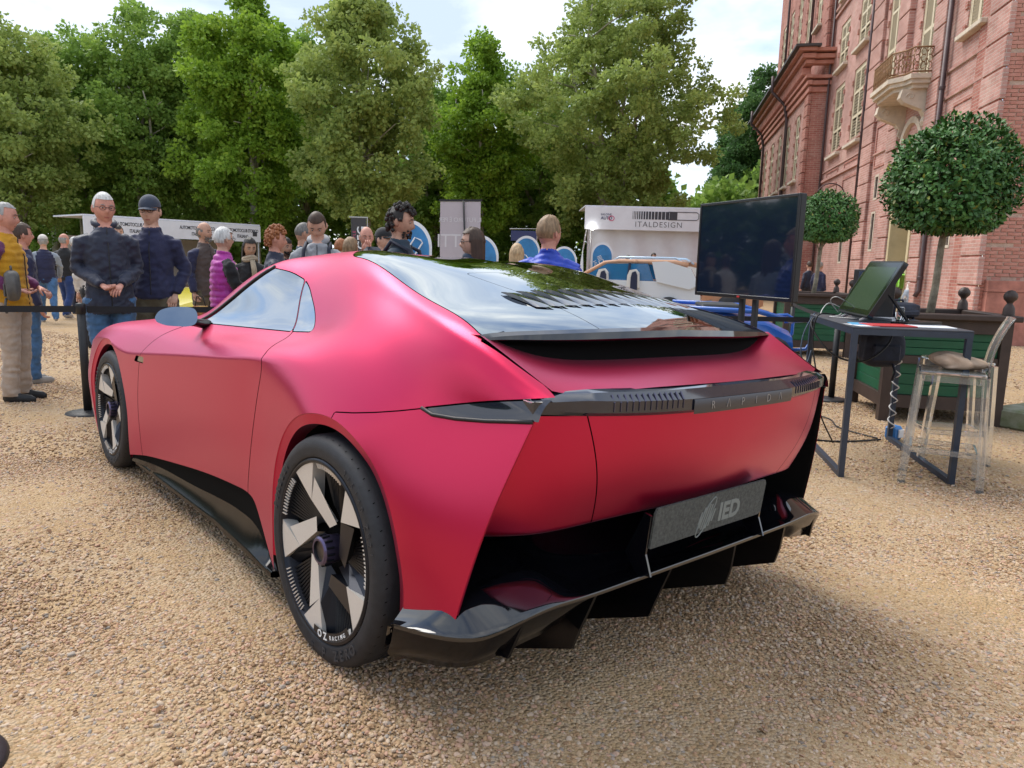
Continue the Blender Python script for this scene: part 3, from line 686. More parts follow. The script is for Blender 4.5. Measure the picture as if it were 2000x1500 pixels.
# ---- diffuser
rows = []; YD = np.linspace(-1, 1, 121)
def dif(y):
    a = abs(y)
    xe = float(np.interp(a, [0, .70, .80, .88, .95, 1.0, 1.04], [-.785, -.78, -.775, -.76, -.72, -.62, -.47]))
    ze = float(np.interp(a, [0, .55, .64, .72, .80, .88, .95, 1.0, 1.04], [.405, .405, .408, .412, .405, .385, .356, .335, .322]))
    return xe, ze
a_s = np.linspace(-1.04, 1.04, 121); E = np.array([dif(y) for y in a_s]); E = whittaker(E, 2.0, 0)
TT = np.linspace(0, 1, 22)
for i, y in enumerate(a_s):
    xe, ze = E[i]; a = abs(y); r = []
    x0 = float(np.interp(a, [0, .6, .8, 1.02], [-.50, -.46, -.43, -.43])); z0 = float(np.interp(a, [0, .7, .9, 1.02], [.50, .47, .40, .30]))
    for t in TT:
        wv = float(smoothstep(.56, .74, a)) * float(1 - smoothstep(.93, 1.03, a)); x = x0 + (xe - x0) * t; z = z0 + (ze - z0) * t - .05 * math.sin(math.pi * t) * max(0, 1 - (a / .8) ** 4) * (1 - wv)
        if wv > 0: z = z * (1 - wv) + wv * float(np.interp(t, [0, .5, .62, .72, 1], [z0 + .02, ze + .050, ze + .056, ze + .048, ze]))
        r.append((x, y * (1 - .0 * t), z))
    fx = (xe + .40) if a < .62 else min(xe + .40, -.425); r += [(xe - .0012, y, ze - .0012), (xe - .001, y, ze - .012), (xe + .03, y, ze - .018), (min(xe + .20, fx - .01), y, max(.2, ze - .05)), (fx, y, max(.2, ze - .09))]
    rows.append(r)
o = MB().grid(rows, 0, flip=False).build('diffuser', GLOSS_BLACK, CAR, True); auto_smooth(o, 50)
for sd_ in (1, -1):                       # smooth side skirt under the outer winglet
    rows = []
    for a in np.linspace(.58, 1.04, 26):
        xe = float(np.interp(a, a_s, E[:, 0])); ze = float(np.interp(a, a_s, E[:, 1])); k = float(smoothstep(.58, .74, a)); rows.append([(xe + .001, a * sd_, ze - .010), (xe + .018 * k, a * sd_ * .995, ze - .010 - .05 * k), (xe + .06 * k, a * sd_ * .98, ze - .012 - .105 * k), (min(xe + .20, -.43), a * sd_ * .97, ze - .02 - .12 * k)])
    MB().grid(rows, 0, flip=(sd_ < 0)).build('diffuser_skirt', SILL_BLACK, CAR, True)
for y in (.82, .55, .19, -.19, -.55, -.82):
    k = .03 * (1 if y > 0 else -1); dz = .065 if abs(y) > .7 else 0.0; xe = float(np.interp(y, a_s, E[:, 0])); ze = float(np.interp(y, a_s, E[:, 1])); V = []
    for s in (-.006, .006):
        V += [(xe + .004, y + s, ze - .012), (xe + .03, y + s + k, ze - .12), (xe + .05, y + s + k * 1.2, ze - .185 + dz), (xe + .34, y + s + k, .095 + dz), (xe + .34, y + s, ze - .04)]
    F = [(4, 3, 2, 1, 0), (5, 6, 7, 8, 9)] + [(i, (i + 1) % 5, 5 + (i + 1) % 5, 5 + i) for i in range(5)]
    MB().add(V, F).build('diffuser_fin', SILL_BLACK, CAR)
MB().box((-.24, 0, .32), (.40, 1.36, .26), 0).box((1.4, 0, .17), (3.4, 1.3, .12)).box((1.5, 0, .45), (1.9, 1.7, .5)).build('underbody', DEEP_BLACK, CAR)
# ---- number plate on two brackets
pm = frame_m((-.79, 0, .553), (0, -1, 0), (-.10, 0, 1))
pv = [(-.325, -.066), (-.325, .05), (-.316, .066), (.316, .066), (.325, .05), (.325, -.058), (.31, -.066)]
plate = MB().prism(pv, -.004, .004, 0, pm).build('number_plate', CARBON_GREY, CAR)
GREY_PRINT = mat('plate_print', (0.20, 0.22, 0.21), rough=0.8)
text('plate_lettering', 'IED', .088, pm @ Matrix.Translation((.10, -.012, .0045)), GREY_PRINT, plate, .0006, bold=.0035)
em = MB()
for j in range(-3, 4):                       # ringed globe of slanted bars
    hw = math.sqrt(max(0, .043 ** 2 - (j * .0125) ** 2)); cx = -.035 + j * .0125
    em.prism([(cx - .0042 - hw * .28, -.012 - hw), (cx + .0030 - hw * .28, -.012 - hw), (cx + .0042 + hw * .28, -.012 + hw), (cx - .0030 + hw * .28, -.012 + hw)], .0042, .0052, 0, pm)
ring = []
for t in np.linspace(0, 2 * math.pi, 40):
    c, s = math.cos(t), math.sin(t); x, y = .082 * c, .022 * s; ring.append(pm @ Vector((-.04 + x * .5 - y * .85, -.012 + x * .78 + y * .45, .0048)))
em.tube(ring[:-1], .0022, 5, closed=True); em.build('plate_emblem', GREY_PRINT, plate)
for sd_ in (1, -1):
    V = []
    for s in (-.004, .004):
        V += [(-.785, sd_ * .333 + s, .60), (-.81, sd_ * .333 + s, .595), (-.80, sd_ * .333 + s, .47), (-.825, sd_ * .333 + s, .405), (-.77, sd_ * .333 + s, .40), (-.72, sd_ * .333 + s, .455)]
    F = [(0, 1, 2, 3, 4, 5), (11, 10, 9, 8, 7, 6)] + [(i, 6 + i, 6 + (i + 1) % 6, (i + 1) % 6) for i in range(6)]
    MB().add([(x + .02, y, z) for x, y, z in V], F).build('plate_bracket', GLOSS_BLACK, CAR)
# ---- door mirrors
for sd_ in (1, -1):
    prof = [(-.115, -.01), (-.09, .035), (-.03, .058), (.06, .060), (.10, .05), (.112, .01), (.10, -.045), (.05, -.062), (-.06, -.055), (-.105, -.035)]
    prof = round_poly(prof, .03, 3); n = len(prof); mb = MB(); rings = []
    for dx, k in ((-.006, 1.0), (-.006, 1.06), (.015, 1.09), (.05, .98), (.085, .70), (.10, .25)):
        rings.append([(dx + MX, (MY - a * k) * sd_, MZ + b * k) for a, b in prof] for MX, MY, MZ in [(1.50, 1.0, 1.036)])
    rings = [list(r)[0] for r in rings]
    rows = [r + [r[0]] for r in rings]; mb.grid(rows, 0, flip=(sd_ > 0))
    mo = mb.build('door_mirror', [GLOSS_BLACK], CAR, True)
    inner = [(1.494 + .20 * b * .91 - .05 * a, (1.0 - a * .84) * sd_, 1.036 + b * .76) for a, b in prof]
    MB().add(inner, [tuple(range(n)) if sd_ < 0 else tuple(range(n))[::-1]]).build('mirror_glass', mat('mirror_silver', (.22, .26, .32), rough=.02, metal=1.0), mo)
    MB().tube([(1.56, .95 * sd_, 1.012), (1.62, .88 * sd_, 1.0), (1.66, .80 * sd_, .985)], [.022, .02, .026], 8).build('mirror_arm', SATIN_BLACK, mo, True)
# ---- windscreen pillar line
for sd_ in (1, -1):
    pts = [on_side(x, z, .001) for x, z in zip(np.linspace(1.85, 1.27, 16), np.interp(np.linspace(1.85, 1.27, 16)[::-1], [1.27, 1.55, 1.85], [1.290, 1.128, .975])[::-1])]
    MB().tube([(p.x, p.y * sd_, p.z) for p in pts], .009, 6).build('pillar_trim', SATIN_BLACK, CAR, True)
# ---- front end cap
last = SURF[:, -1]; fc = [tuple(v) for v in last] + [tuple(v * np.array([1, -1, 1])) for v in last[::-1][1:]]
MB().add([(x, y, z) for x, y, z in fc], [tuple(range(len(fc)))]).build('nose_panel', GLOSS_BLACK, CAR)
# ---- wheels
def pol(r, a): return (r * math.cos(R(a)), r * math.sin(R(a)))
def make_wheel(cx, cz, yout, sd_, Rt, rr, rot, width=.27):
    """axis along y; angles measured in the wheel plane from the rear (-x) direction upward"""
    w = bpy.data.objects.new('wheel', None); link(w, CAR); w.location = (cx, yout * sd_, cz)
    if sd_ < 0: w.rotation_euler = (0, 0, math.pi)
    Wd = width
    # local: x = towards the rear of the car, z up, y: 0 at the outer sidewall, negative inboard;  (left wheel: mirror x)
    P = lambda r, a, y=0.0: (-r * math.cos(R(a)), y, r * math.sin(R(a)))
    prof = [(rr + .002, -.030), (rr + .004, -.006), (rr + .012, .000), (rr + .020, -.001), (Rt - .045, .004), (Rt - .022, -.002), (Rt - .010, -.012), (Rt - .004, -.024), (Rt - .001, -.036)]
    tread = [(-.036, 0), (-.078, 0), (-.080, -.007), (-.090, -.007), (-.092, 0), (-.128, 0), (-.130, -.007), (-.142, -.007), (-.144, 0), (-.180, 0), (-.182, -.007), (-.192, -.007), (-.194, 0), (-Wd + .03, 0)]
    prof += [(Rt + d_, y) for y, d_ in tread[1:]] + [(Rt - .02, -Wd + .005), (rr + .02, -Wd), (rr, -Wd + .02)]
    ty = MB().lathe(prof, 96, axis='y').build('tyre', RUBBER, w, True); auto_smooth(ty, 50)
    # shoulder sipes cut into the tread as dark narrow slots
    sp = MB()
    for k in range(56):
        a = k * 360 / 56
        for (y0, y1, da) in ((-.016, -.076, 2.2), (-.094, -.126, 2.0), (-.146, -.178, 2.0)):
            r0 = Rt - (.0055 if y0 > -.02 else .0) + .0006; V = [P(r0, a, y0), P(r0, a + .45, y0), P(Rt + .0006, a + da + .45, y1), P(Rt + .0006, a + da, y1)]
            sp.add(V, [(0, 1, 2, 3)])
    tag(sp.build('tread_sipes', DEEP_BLACK, ty), kind='stuff')
    # lettering on the sidewall
    def arc_text(s, r, a0, step, size, material, bold=0.0, y=.0035, flip=False):
        for i, ch in enumerate(s):
            if ch == ' ': continue
            a = a0 - i * step if not flip else a0 + i * step
            c, s_ = math.cos(R(a)), math.sin(R(a)); o = P(r, a, y)
            xdir = Vector((-(s_), 0, -c)) if not flip else Vector((s_, 0, c))
            yd = Vector((-c, 0, s_)) if not flip else Vector((c, 0, -s_))
            text('sidewall_letter', ch, size, frame_m(o, xdir, yd), material, ty, .0008, bold=bold)
    if sd_ > 0:
        rm = (rr + Rt) / 2 - .004
        # the wheel-plane angle grows anticlockwise as seen from outside, from the rear
        arc_text('PIRELLI', rm, 168, 5.2, .036, RUBBER_MARK, .0012)
        arc_text('265/40 ZR21', rm, 62, 4.6, .028, RUBBER_MARK)
        arc_text('P ZERO', rm, -82, 7.0, .044, RUBBER_MARK, .0015, flip=True)
        arc_text('R', rm, -96, 6, .03, RUBBER_MARK)
    # rim barrel and lip
    MB().lathe([(rr + .003, -.004), (rr - .004, .002), (rr - .012, -.002), (rr - .014, -.02), (rr - .03, -.06), (rr - .04, -.20)], 72, axis='y').build('rim', DARK_ALU, w, True)
    MB().lathe([(rr - .013, -.055), (.10, -.075), (.02, -.075)], 60, axis='y').build('rim_disc', DEEP_BLACK, w, True)
    # five blades
    mbA, mbD = MB(), MB()
    for k in range(5):
        b = rot + k * 72
        Rq = rr - .006
        yo, yi = -.004, -.030
        # bright outer facet hugging the rim, tapering inwards
        o1, o2, i1, tip = P(Rq, b - 17, yo), P(Rq, b + 11, yo), P(.57 * rr, b + 1, -.012), P(.50 * rr, b - 14, -.020)
        om = P(Rq, b - 3, yo)
        mb1 = MB().add([o1, om, o2, i1, P(Rq, b - 17, -.05), P(Rq, b + 11, -.05), P(.57 * rr, b + 1, -.06)], [(0, 1, 2, 3), (0, 3, 6, 4), (3, 2, 5, 6)])
        bl = mb1.build('blade', ALU, w)
        # swept arm to the hub, lit and shaded arms painted bright and dark
        a1, a2, a3, a4 = P(.57 * rr, b + 1, -.0125), P(.80 * rr, b - 14, -.010), P(.40 * rr, b - 60, -.028), P(.27 * rr, b - 42, -.026)
        MB().add([a1, a2, a3, a4, P(.62 * rr, b + 4, -.06), P(.30 * rr, b - 30, -.065)], [(0, 3, 2, 1), (0, 4, 5, 3)]).build('blade_arm', ALU if k in (0, 1, 2) else DARK_ALU, bl)
        d1 = [P(.62 * rr, b + 3, -.013), P(Rq, b + 9, -.012), P(Rq, b + 17, -.045), P(.30 * rr, b + 8, -.06), P(.22 * rr, b - 30, -.05)]
        MB().add(d1, [(0, 1, 2, 3, 4)[::-1]]).build('blade_dark_face', DARK_ALU, bl)  # second facet of each blade, in dark anodised metal
        # ribbed vanes between the blades
        rb = MB()
        for j in range(12):
            f = j / 11
            s0 = Vector(P(Rq - .004, b + 20 + f * 30, -.030)); s1 = Vector(P(.30 * rr + f * .05, b + 12 + f * 36, -.060))
            rb.bar(s0, s1, .0045, .006)
        rb.build('vane_ribs', SATIN_BLACK, w)
        tk = MB()
        for j in range(13):
            a = b + 19 + j * 2.6
            tk.bar(P(Rq - .003, a, -.004), P(Rq - .024, a, -.010), .0058, .004)
        tk.build('rim_ticks', ALU, w)
    # centre lock
    hub = MB().lathe([(.044, -.07), (.050, -.026), (.048, -.002), (.042, .004), (.035, .004), (.033, -.006), (.0, -.007)], 40, axis='y', mlist=[0, 0, 0, 0, 1, 2]).build('hub', [VIOLET, DARK_ALU, mat('hub_badge', (.10, .085, .075), rough=.35, metal=.6, vary=.4, vscale=60)], w, True); auto_smooth(hub, 35)
    for j in range(14):
        a = j * 360 / 14; MB().bar(P(.049, a, -.002), P(.051, a, -.028), .008, .006).build('lock_tooth', DARK_ALU, hub)
    if sd_ > 0:
        for s, a0, st, sz, bd in (('OZ', -88, 7.5, .034, .0012), ('RACING', -73.0, 4.1, .019, .0004)):
            for i, ch in enumerate(s):
                a = a0 + i * st; c, s_ = math.cos(R(a)), math.sin(R(a))
                text('rim_letter', ch, sz, frame_m(P(rr - .020, a, .0), (s_, 0, c), (c, 0, -s_)), WHITE_MARK, w, .0006, bold=bd)
        MB().add([P(rr - .006, a, -.0012) for a in np.linspace(-97, -46, 14)] + [P(rr - .036, a, -.0012) for a in np.linspace(-46, -97, 14)], [tuple(range(28))]).build('rim_plaque', SATIN_BLACK, w)
    MB().lathe([(.17, -.10), (.17, -.12), (.08, -.12)], 40, axis='y').build('brake_disc', mat('brake_steel', (.2, .2, .2), rough=.4, metal=.9), w, True)
    return w
make_wheel(WR[0], WR[1], 1.015, 1, .384, .303, 119.5, .30); make_wheel(WR[0], WR[1], 1.015, -1, .384, .303, 119.5, .30)
make_wheel(WF[0], WF[1], .985, 1, .366, .285, 150); make_wheel(WF[0], WF[1], .985, -1, .366, .285, 150)
# ================================================================== brick palace on the right
def brick_material(name, c1, c2, mortar, scale=1.0, stain=.35, bw=.26, rh=.075):
    m = bpy.data.materials.new(name); m.use_nodes = True; n, l = m.node_tree.nodes, m.node_tree.links; p = n['Principled BSDF']; p.inputs['Roughness'].default_value = .9; p.inputs['Specular IOR Level'].default_value = .2
    tc = n.new('ShaderNodeTexCoord'); sp = n.new('ShaderNodeSeparateXYZ'); l.new(tc.outputs['Object'], sp.inputs[0])
    ad = n.new('ShaderNodeMath'); l.new(sp.outputs[0], ad.inputs[0]); l.new(sp.outputs[1], ad.inputs[1]); cb = n.new('ShaderNodeCombineXYZ'); l.new(ad.outputs[0], cb.inputs[0]); l.new(sp.outputs[2], cb.inputs[1])
    b = n.new('ShaderNodeTexBrick'); l.new(cb.outputs[0], b.inputs['Vector']); b.inputs['Scale'].default_value = 1.0; b.inputs['Brick Width'].default_value = bw; b.inputs['Row Height'].default_value = rh
    b.inputs['Mortar Size'].default_value = .0075; b.inputs['Mortar Smooth'].default_value = .3; b.inputs['Bias'].default_value = -.1
    b.inputs['Color1'].default_value = (*c1, 1); b.inputs['Color2'].default_value = (*c2, 1); b.inputs['Mortar'].default_value = (*mortar, 1)
    t = n.new('ShaderNodeTexNoise'); t.inputs['Scale'].default_value = .55; t.inputs['Detail'].default_value = 8; t.inputs['Roughness'].default_value = .7; l.new(tc.outputs['Object'], t.inputs['Vector'])
    mr = n.new('ShaderNodeMapRange'); l.new(t.outputs[0], mr.inputs[0]); mr.inputs[1].default_value = .3; mr.inputs[2].default_value = .7; mr.inputs[3].default_value = 1 - stain; mr.inputs[4].default_value = 1 + stain * .6
    mx = n.new('ShaderNodeMix'); mx.data_type = 'RGBA'; mx.blend_type = 'MULTIPLY'; mx.inputs[0].default_value = 1; l.new(b.outputs[0], mx.inputs[6]); l.new(mr.outputs[0], mx.inputs[7])
    # lime bloom in patches
    t2 = n.new('ShaderNodeTexNoise'); t2.inputs['Scale'].default_value = .9; t2.inputs['Detail'].default_value = 9; t2.inputs['Roughness'].default_value = .75; l.new(cb.outputs[0], t2.inputs['Vector'])
    mr2 = n.new('ShaderNodeMapRange'); l.new(t2.outputs[0], mr2.inputs[0]); mr2.inputs[1].default_value = .54; mr2.inputs[2].default_value = .78; mr2.inputs[3].default_value = 0; mr2.inputs[4].default_value = .55
    mx2 = n.new('ShaderNodeMix'); mx2.data_type = 'RGBA'; l.new(mr2.outputs[0], mx2.inputs[0]); l.new(mx.outputs[2], mx2.inputs[6]); mx2.inputs[7].default_value = (.58, .49, .41, 1)
    l.new(mx2.outputs[2], p.inputs['Base Color'])
    bp = n.new('ShaderNodeBump'); bp.inputs['Strength'].default_value = .7; bp.inputs['Distance'].default_value = .012; bp.invert = True; l.new(b.outputs['Fac'], bp.inputs['Height'])
    b3 = n.new('ShaderNodeBump'); b3.inputs['Strength'].default_value = .4; b3.inputs['Distance'].default_value = .02; t4 = n.new('ShaderNodeTexNoise'); t4.inputs['Scale'].default_value = 25; t4.inputs['Detail'].default_value = 5; l.new(tc.outputs['Object'], t4.inputs['Vector']); l.new(t4.outputs[0], b3.inputs['Height']); l.new(bp.outputs[0], b3.inputs['Normal'])
    l.new(b3.outputs[0], p.inputs['Normal']); return m
BRICK = brick_material('pink_brickwork', (.47, .24, .20), (.57, .325, .28), (.58, .47, .41))
BRICK_RED = brick_material('red_brickwork', (.37, .14, .11), (.48, .215, .17), (.50, .37, .31), stain=.3)
BRICK_ONE = mat('single_brick', (.42, .175, .135), rough=.9, spec=.2, color2=(.54, .275, .22), vscale=3.0, bump=.5, bscale=40)
MORTAR = mat('lime_mortar', (.46, .33, .26), rough=.95, vary=.2, vscale=12, bump=.4, bscale=80)
CREAM = mat('cream_paint', (.66, .58, .42), rough=.6, vary=.06, vscale=6)
STONE = mat('pale_stone', (.58, .50, .40), rough=.85, vary=.14, vscale=5, bump=.3, bscale=30)
PLASTER = mat('ochre_plaster', (.55, .46, .28), rough=.9, vary=.10, vscale=3, bump=.2, bscale=15)
SLAT = mat('shutter_slat', (.58, .52, .39), rough=.6)
DARKGAP = mat('shutter_dark', (.03, .028, .022), rough=.8)
PIPE = mat('downpipe', (.085, .058, .060), rough=.5, metal=.3, vary=.2, vscale=4)
IRON = mat('rusty_iron', (.26, .15, .075), rough=.7, metal=.4, vary=.35, vscale=20)
SLATE = mat('roof_lead', (.06, .055, .055), rough=.6)
B = thing('brick_palace', 'tall red brick palace with cream shutters and a small balcony', 'building', (6.47, 0, 0)); B.rotation_euler = (0, 0, math.atan2(.981, .193))
ZB = -.09
# local frame: x along the facade away from the viewer, y outwards over the court, z up
def wall(name, x0, x1, z0, z1, y, holes, depth, material):
    xs = sorted({x0, x1, *[h[0] for h in holes], *[h[1] for h in holes]}); zs = sorted({z0, z1, *[h[2] for h in holes], *[h[3] for h in holes]}); mb = MB()
    for a, b in zip(xs, xs[1:]):
        for c, d in zip(zs, zs[1:]):
            if any(h[0] <= a and b <= h[1] and h[2] <= c and d <= h[3] for h in holes): continue
            mb.add([(a, y, c), (b, y, c), (b, y, d), (a, y, d)], [(3, 2, 1, 0)])
    for a, b, c, d in holes:
        for q in ([(a, c), (a, d)], [(b, d), (b, c)], [(a, d), (b, d)], [(b, c), (a, c)]):
            (p, r), (s, t) = q; mb.add([(p, y, r), (s, y, t), (s, y - depth, t), (p, y - depth, r)], [(0, 1, 2, 3)])
    return mb.build(name, material, B)
HOLES = [(16.45, 17.5, 6.55, 9.6), (19.35, 20.65, 6.1, 9.9), (22.45, 23.75, 6.55, 10.0), (26.1, 27.6, 5.75, 8.3), (29.0, 30.5, 5.75, 8.3), (26.15, 27.55, 8.95, 10.6), (29.05, 30.45, 8.95, 10.6), (23.2, 23.62, 3.5, 4.25), (23.2, 23.62, 1.95, 3.15), (17.0, 17.5, 1.9, 3.0), (27.0, 27.5, 1.6, 2.5), (19.45, 21.25, ZB, 4.55), (26.1, 27.6, 11.6, 14.4), (29.0, 30.5, 11.6, 14.4)]
wall('facade_wall', 15.2, 31.6, ZB, 18, 0, HOLES, .16, BRICK)
# far wing: lower storeys step forward, a cornice carries the set-back upper storey
WH = [(s, s + 1.0, 5.2, 8.0) for s in (33.4, 35.9, 38.4, 40.9, 43.4)]
WU = [(s, s + 1.0, 11.6, 14.6) for s in (33.4, 35.9, 38.4, 40.9, 43.4)]
wall('wing_wall', 31.6, 46.2, ZB, 9.0, .75, WH, .15, BRICK); wall('wing_upper_wall', 31.6, 45.8, 9.0, 20, .25, WU, .15, BRICK_RED)
MB().box((31.6 + .3, .375 - .01, 4.5), (.6, .75, 9.2), 0).build('wing_return', BRICK_RED, B); MB().box((31.9, .12, 14.5), (.58, .26, 11), 0).build('wing_upper_return', BRICK_RED, B)
MB().box((46.0, .3, 4.5), (.4, .88, 9.0)).box((45.6, .05, 14.5), (.4, .38, 11)).build('wing_end', BRICK_RED, B)
mb = MB()
for k, (zz, pr, h) in enumerate([(8.55, .10, .18), (8.80, .18, .16), (9.02, .26, .12), (9.55, .34, .14), (9.74, .50, .16), (9.95, .66, .12)]):
    mb.box((38.9, .75 + pr / 2, zz), (14.8 + pr * 2, pr, h))
    mb.box((31.6 - pr / 2 + .0, .38 + pr / 2, zz + .0005), (pr, .75 + pr - .003, h - .002))
mb.build('cornice', BRICK_ONE, B)
for k in range(46): MB().box((31.75 + k * .31, .95, 9.30), (.15, .34, .26)).build('dentil', BRICK_ONE, B)
MB().box((38.9, 1.1, 10.06), (16.4, .95, .09)).build('cornice_roof', SLATE, B)
# near end of the block facing the viewer
MB().box((15.23, -6, 9), (.06, 11.9, 18.2)).build('end_wall', MORTAR, B)
bk = bpy.data.meshes.new('brick'); tmp = MB().box((0, 0, 0), (.022, .246, .062), bev=.004); bk.from_pydata(tmp.V, [], tmp.F); bk.materials.append(BRICK_ONE); bk.update()
rnd = random.Random(4); rest = MB(); cnt = 0; cells = []
for r in range(110):
    z = .0 + r * .0735; off = (r % 2) * .13
    for c in range(10): cells.append((z, -.14 - off - c * .262))
    if r % 2: rest.box((15.193, -.072, z), (.022, .115, .062))
cells.sort(key=lambda c: (c[1] < -1.25, abs(c[0] - 2.6)))
for z, y in cells:
    if y < -2.4: continue
    x = 15.193 + rnd.uniform(-.004, .004)
    band = (z % .62) < .07
    if band: x += .02
    if cnt < 300 and .2 < z < 6.6:
        o = bpy.data.objects.new('brick', bk); link(o, B); o.location = (x, y, z); o.rotation_euler = (rnd.uniform(-.012, .012), 0, rnd.uniform(-.02, .02)); o.scale = (1, rnd.uniform(.96, 1.0), rnd.uniform(.94, 1.02)); cnt += 1
    else: rest.box((x, y, z), (.022, .246, .062))
tag(rest.build('brick_courses', BRICK_ONE, B), kind='stuff')
MB().box((15.215, -4.2, 4), (.05, 3.6, 8)).build('end_wall_far', BRICK_RED, B)
# moulded plinth round the corner
mb = MB()
for zz, pr, h in ((1.18, .10, .06), (1.10, .13, .10), (1.02, .16, .06), (.45, .13, 1.06)):
    mb.box((15.12, -1.35, zz), (pr + .12, 2.5, h))
mb.build('plinth', mat('worn_plinth', (.40, .17, .13), rough=.9, vary=.3, vscale=3, bump=.4, bscale=20), B)
# rusticated corner and pilasters: separate projecting blocks
def quoins(x0, x1, y, pr, z0, z1, h=.60, gap=.035, material=BRICK, ret=0.0):
    z = z0; k = 0
    while z < z1:
        w = 0.0 if k % 2 else .0; hh = min(h, z1 - z)
        MB().box(((x0 + x1) / 2, y + pr / 2 - .02, z + (hh - gap) / 2), (x1 - x0 - .05 * (k % 2), pr + .04, hh - gap), bev=.012).build('quoin_block', material, B); z += h; k += 1
quoins(15.14, 16.15, 0, .07, ZB, 11.4); quoins(18.42, 19.2, 0, .16, ZB, 11.4); quoins(21.3, 22.25, 0, .16, ZB, 11.4); quoins(24.05, 25.3, 0, .10, ZB, 11.4)
MB().box((15.9, .02, 5.7), (1.4, .045, 11.4)).build('quoin_bed', BRICK_RED, B)
for a, b in ((18.44, 19.18), (21.32, 22.23)): MB().box(((a + b) / 2, .06, 5.7), (b - a - .06, .13, 11.4)).build('pilaster_bed', BRICK_RED, B)
MB().box((24.67, .03, 5.7), (1.19, .07, 11.4)).build('pilaster_bed', BRICK_RED, B)
quoins(31.52, 32.3, .75, .08, ZB, 8.4, .45, .03, BRICK_RED)
quoins(31.52, 32.1, .25, .08, 10.2, 17, .5, .03, BRICK_RED)
# string courses and sunk panels
def strip(x0, x1, z, pr=.05, h=.05, y=0): MB().box(((x0 + x1) / 2, y + pr / 2 - .01, z), (x1 - x0, pr + .02, h)).build('string_course', BRICK, B)
for z in (5.35, 5.95): strip(16.2, 18.38, z); strip(25.35, 31.55, z - .1)
for z in (11.2, 11.45, 4.9): strip(25.35, 31.55, z, .08, .09)
strip(22.28, 24.0, 5.95); strip(22.28, 24.0, 4.9)
def panel_frame(x0, x1, z0, z1, w=.07, pr=.03, y=0.0):
    MB().box(((x0 + x1) / 2, y + pr / 2 - .004, z1), (x1 - x0, pr, w)).box(((x0 + x1) / 2, y + pr / 2 - .004, z0), (x1 - x0, pr, w)).box((x0, y + pr / 2 - .003, (z0 + z1) / 2), (w, pr, z1 - z0 - w)).box((x1, y + pr / 2 - .003, (z0 + z1) / 2), (w, pr, z1 - z0 - w)).build('panel_frame', BRICK_RED, B)
panel_frame(16.4, 17.7, 3.4, 5.1); panel_frame(25.9, 27.8, 3.0, 4.6); panel_frame(28.8, 30.7, 3.0, 4.6); panel_frame(22.6, 23.85, 4.6 - .1, 5.7); panel_frame(25.9, 27.8, 4.95, 5.15); panel_frame(28.8, 30.7, 4.95, 5.15)
# shutters
def shutter_window(x0, x1, z0, z1, y=0.0, slats=True, name='shuttered_window', proud=.0):
    w = bpy.data.objects.new(name, None); link(w, B); w.location = (0, 0, 0)
    yb = y - .13; f = .055
    MB().box(((x0 + x1) / 2, yb + .02, (z0 + z1) / 2), (x1 - x0 - .004, .03, z1 - z0 - .004)).build('dark_backing', DARKGAP, w)
    fr = MB()
    for x in (x0 + f / 2 + .003, x1 - f / 2 - .003): fr.box((x, yb + .06, (z0 + z1) / 2), (f, .08, z1 - z0 - .008))
    for z in (z0 + f / 2 + .003, z1 - f / 2 - .003): fr.box(((x0 + x1) / 2, yb + .058, z), (x1 - x0 - 2 * f - .01, .076, f))
    fr.build('window_frame', CREAM, w)
    mid = (x0 + x1) / 2
    for a, b in ((x0 + f + .008, mid - .004), (mid + .004, x1 - f - .008)):
        lf = MB(); st = .05
        for x in (a + st / 2, b - st / 2): lf.box((x, yb + .075, (z0 + z1) / 2), (st, .035, z1 - z0 - 2 * f - .02))
        zs = [z0 + f + .05, z0 + (z1 - z0) * .36, z0 + (z1 - z0) * .68, z1 - f - .05]
        for z in zs: lf.box(((a + b) / 2, yb + .0745, z), (b - a - 2 * st - .002, .033, .085))
        leaf = lf.build('shutter_leaf', CREAM, w)
        sl = MB(); n = int((z1 - z0 - 2 * f) / (.075 if slats else .11))
        for k in range(n):
            z = z0 + f + .08 + k * (z1 - z0 - 2 * f - .12) / n
            if min(abs(z - q) for q in zs) < .06: continue
            sl.box(((a + b) / 2, yb + .072, z), (b - a - 2 * st - .004, .008, .052), rot=Matrix.Rotation(R(-32), 3, 'X'))
        tag(sl.build('shutter_slats', SLAT, leaf), kind='stuff')
    # brick quoins beside the opening
    for k in range(int((z1 - z0) / .25)):
        for x, s in ((x0 - .07, -1), (x1 + .07, 1)):
            if k % 2 == 0: MB().box((x, y + .012, z0 + .12 + k * .25), (.13, .05, .15)).build('reveal_block', BRICK_RED, w)
    MB().box(((x0 + x1) / 2, y + .04, z0 - .06), (x1 - x0 + .34, .26, .11), bev=.015).build('window_sill', STONE, w)
    return w
for i, (a, b, c, d) in enumerate(HOLES[:7] + HOLES[12:]): shutter_window(a, b, c, d, 0, i < 3)
for a, b, c, d in WH: shutter_window(a, b, c, d, .75, False)
for a, b, c, d in WU: shutter_window(a, b, c, d, .25, False)
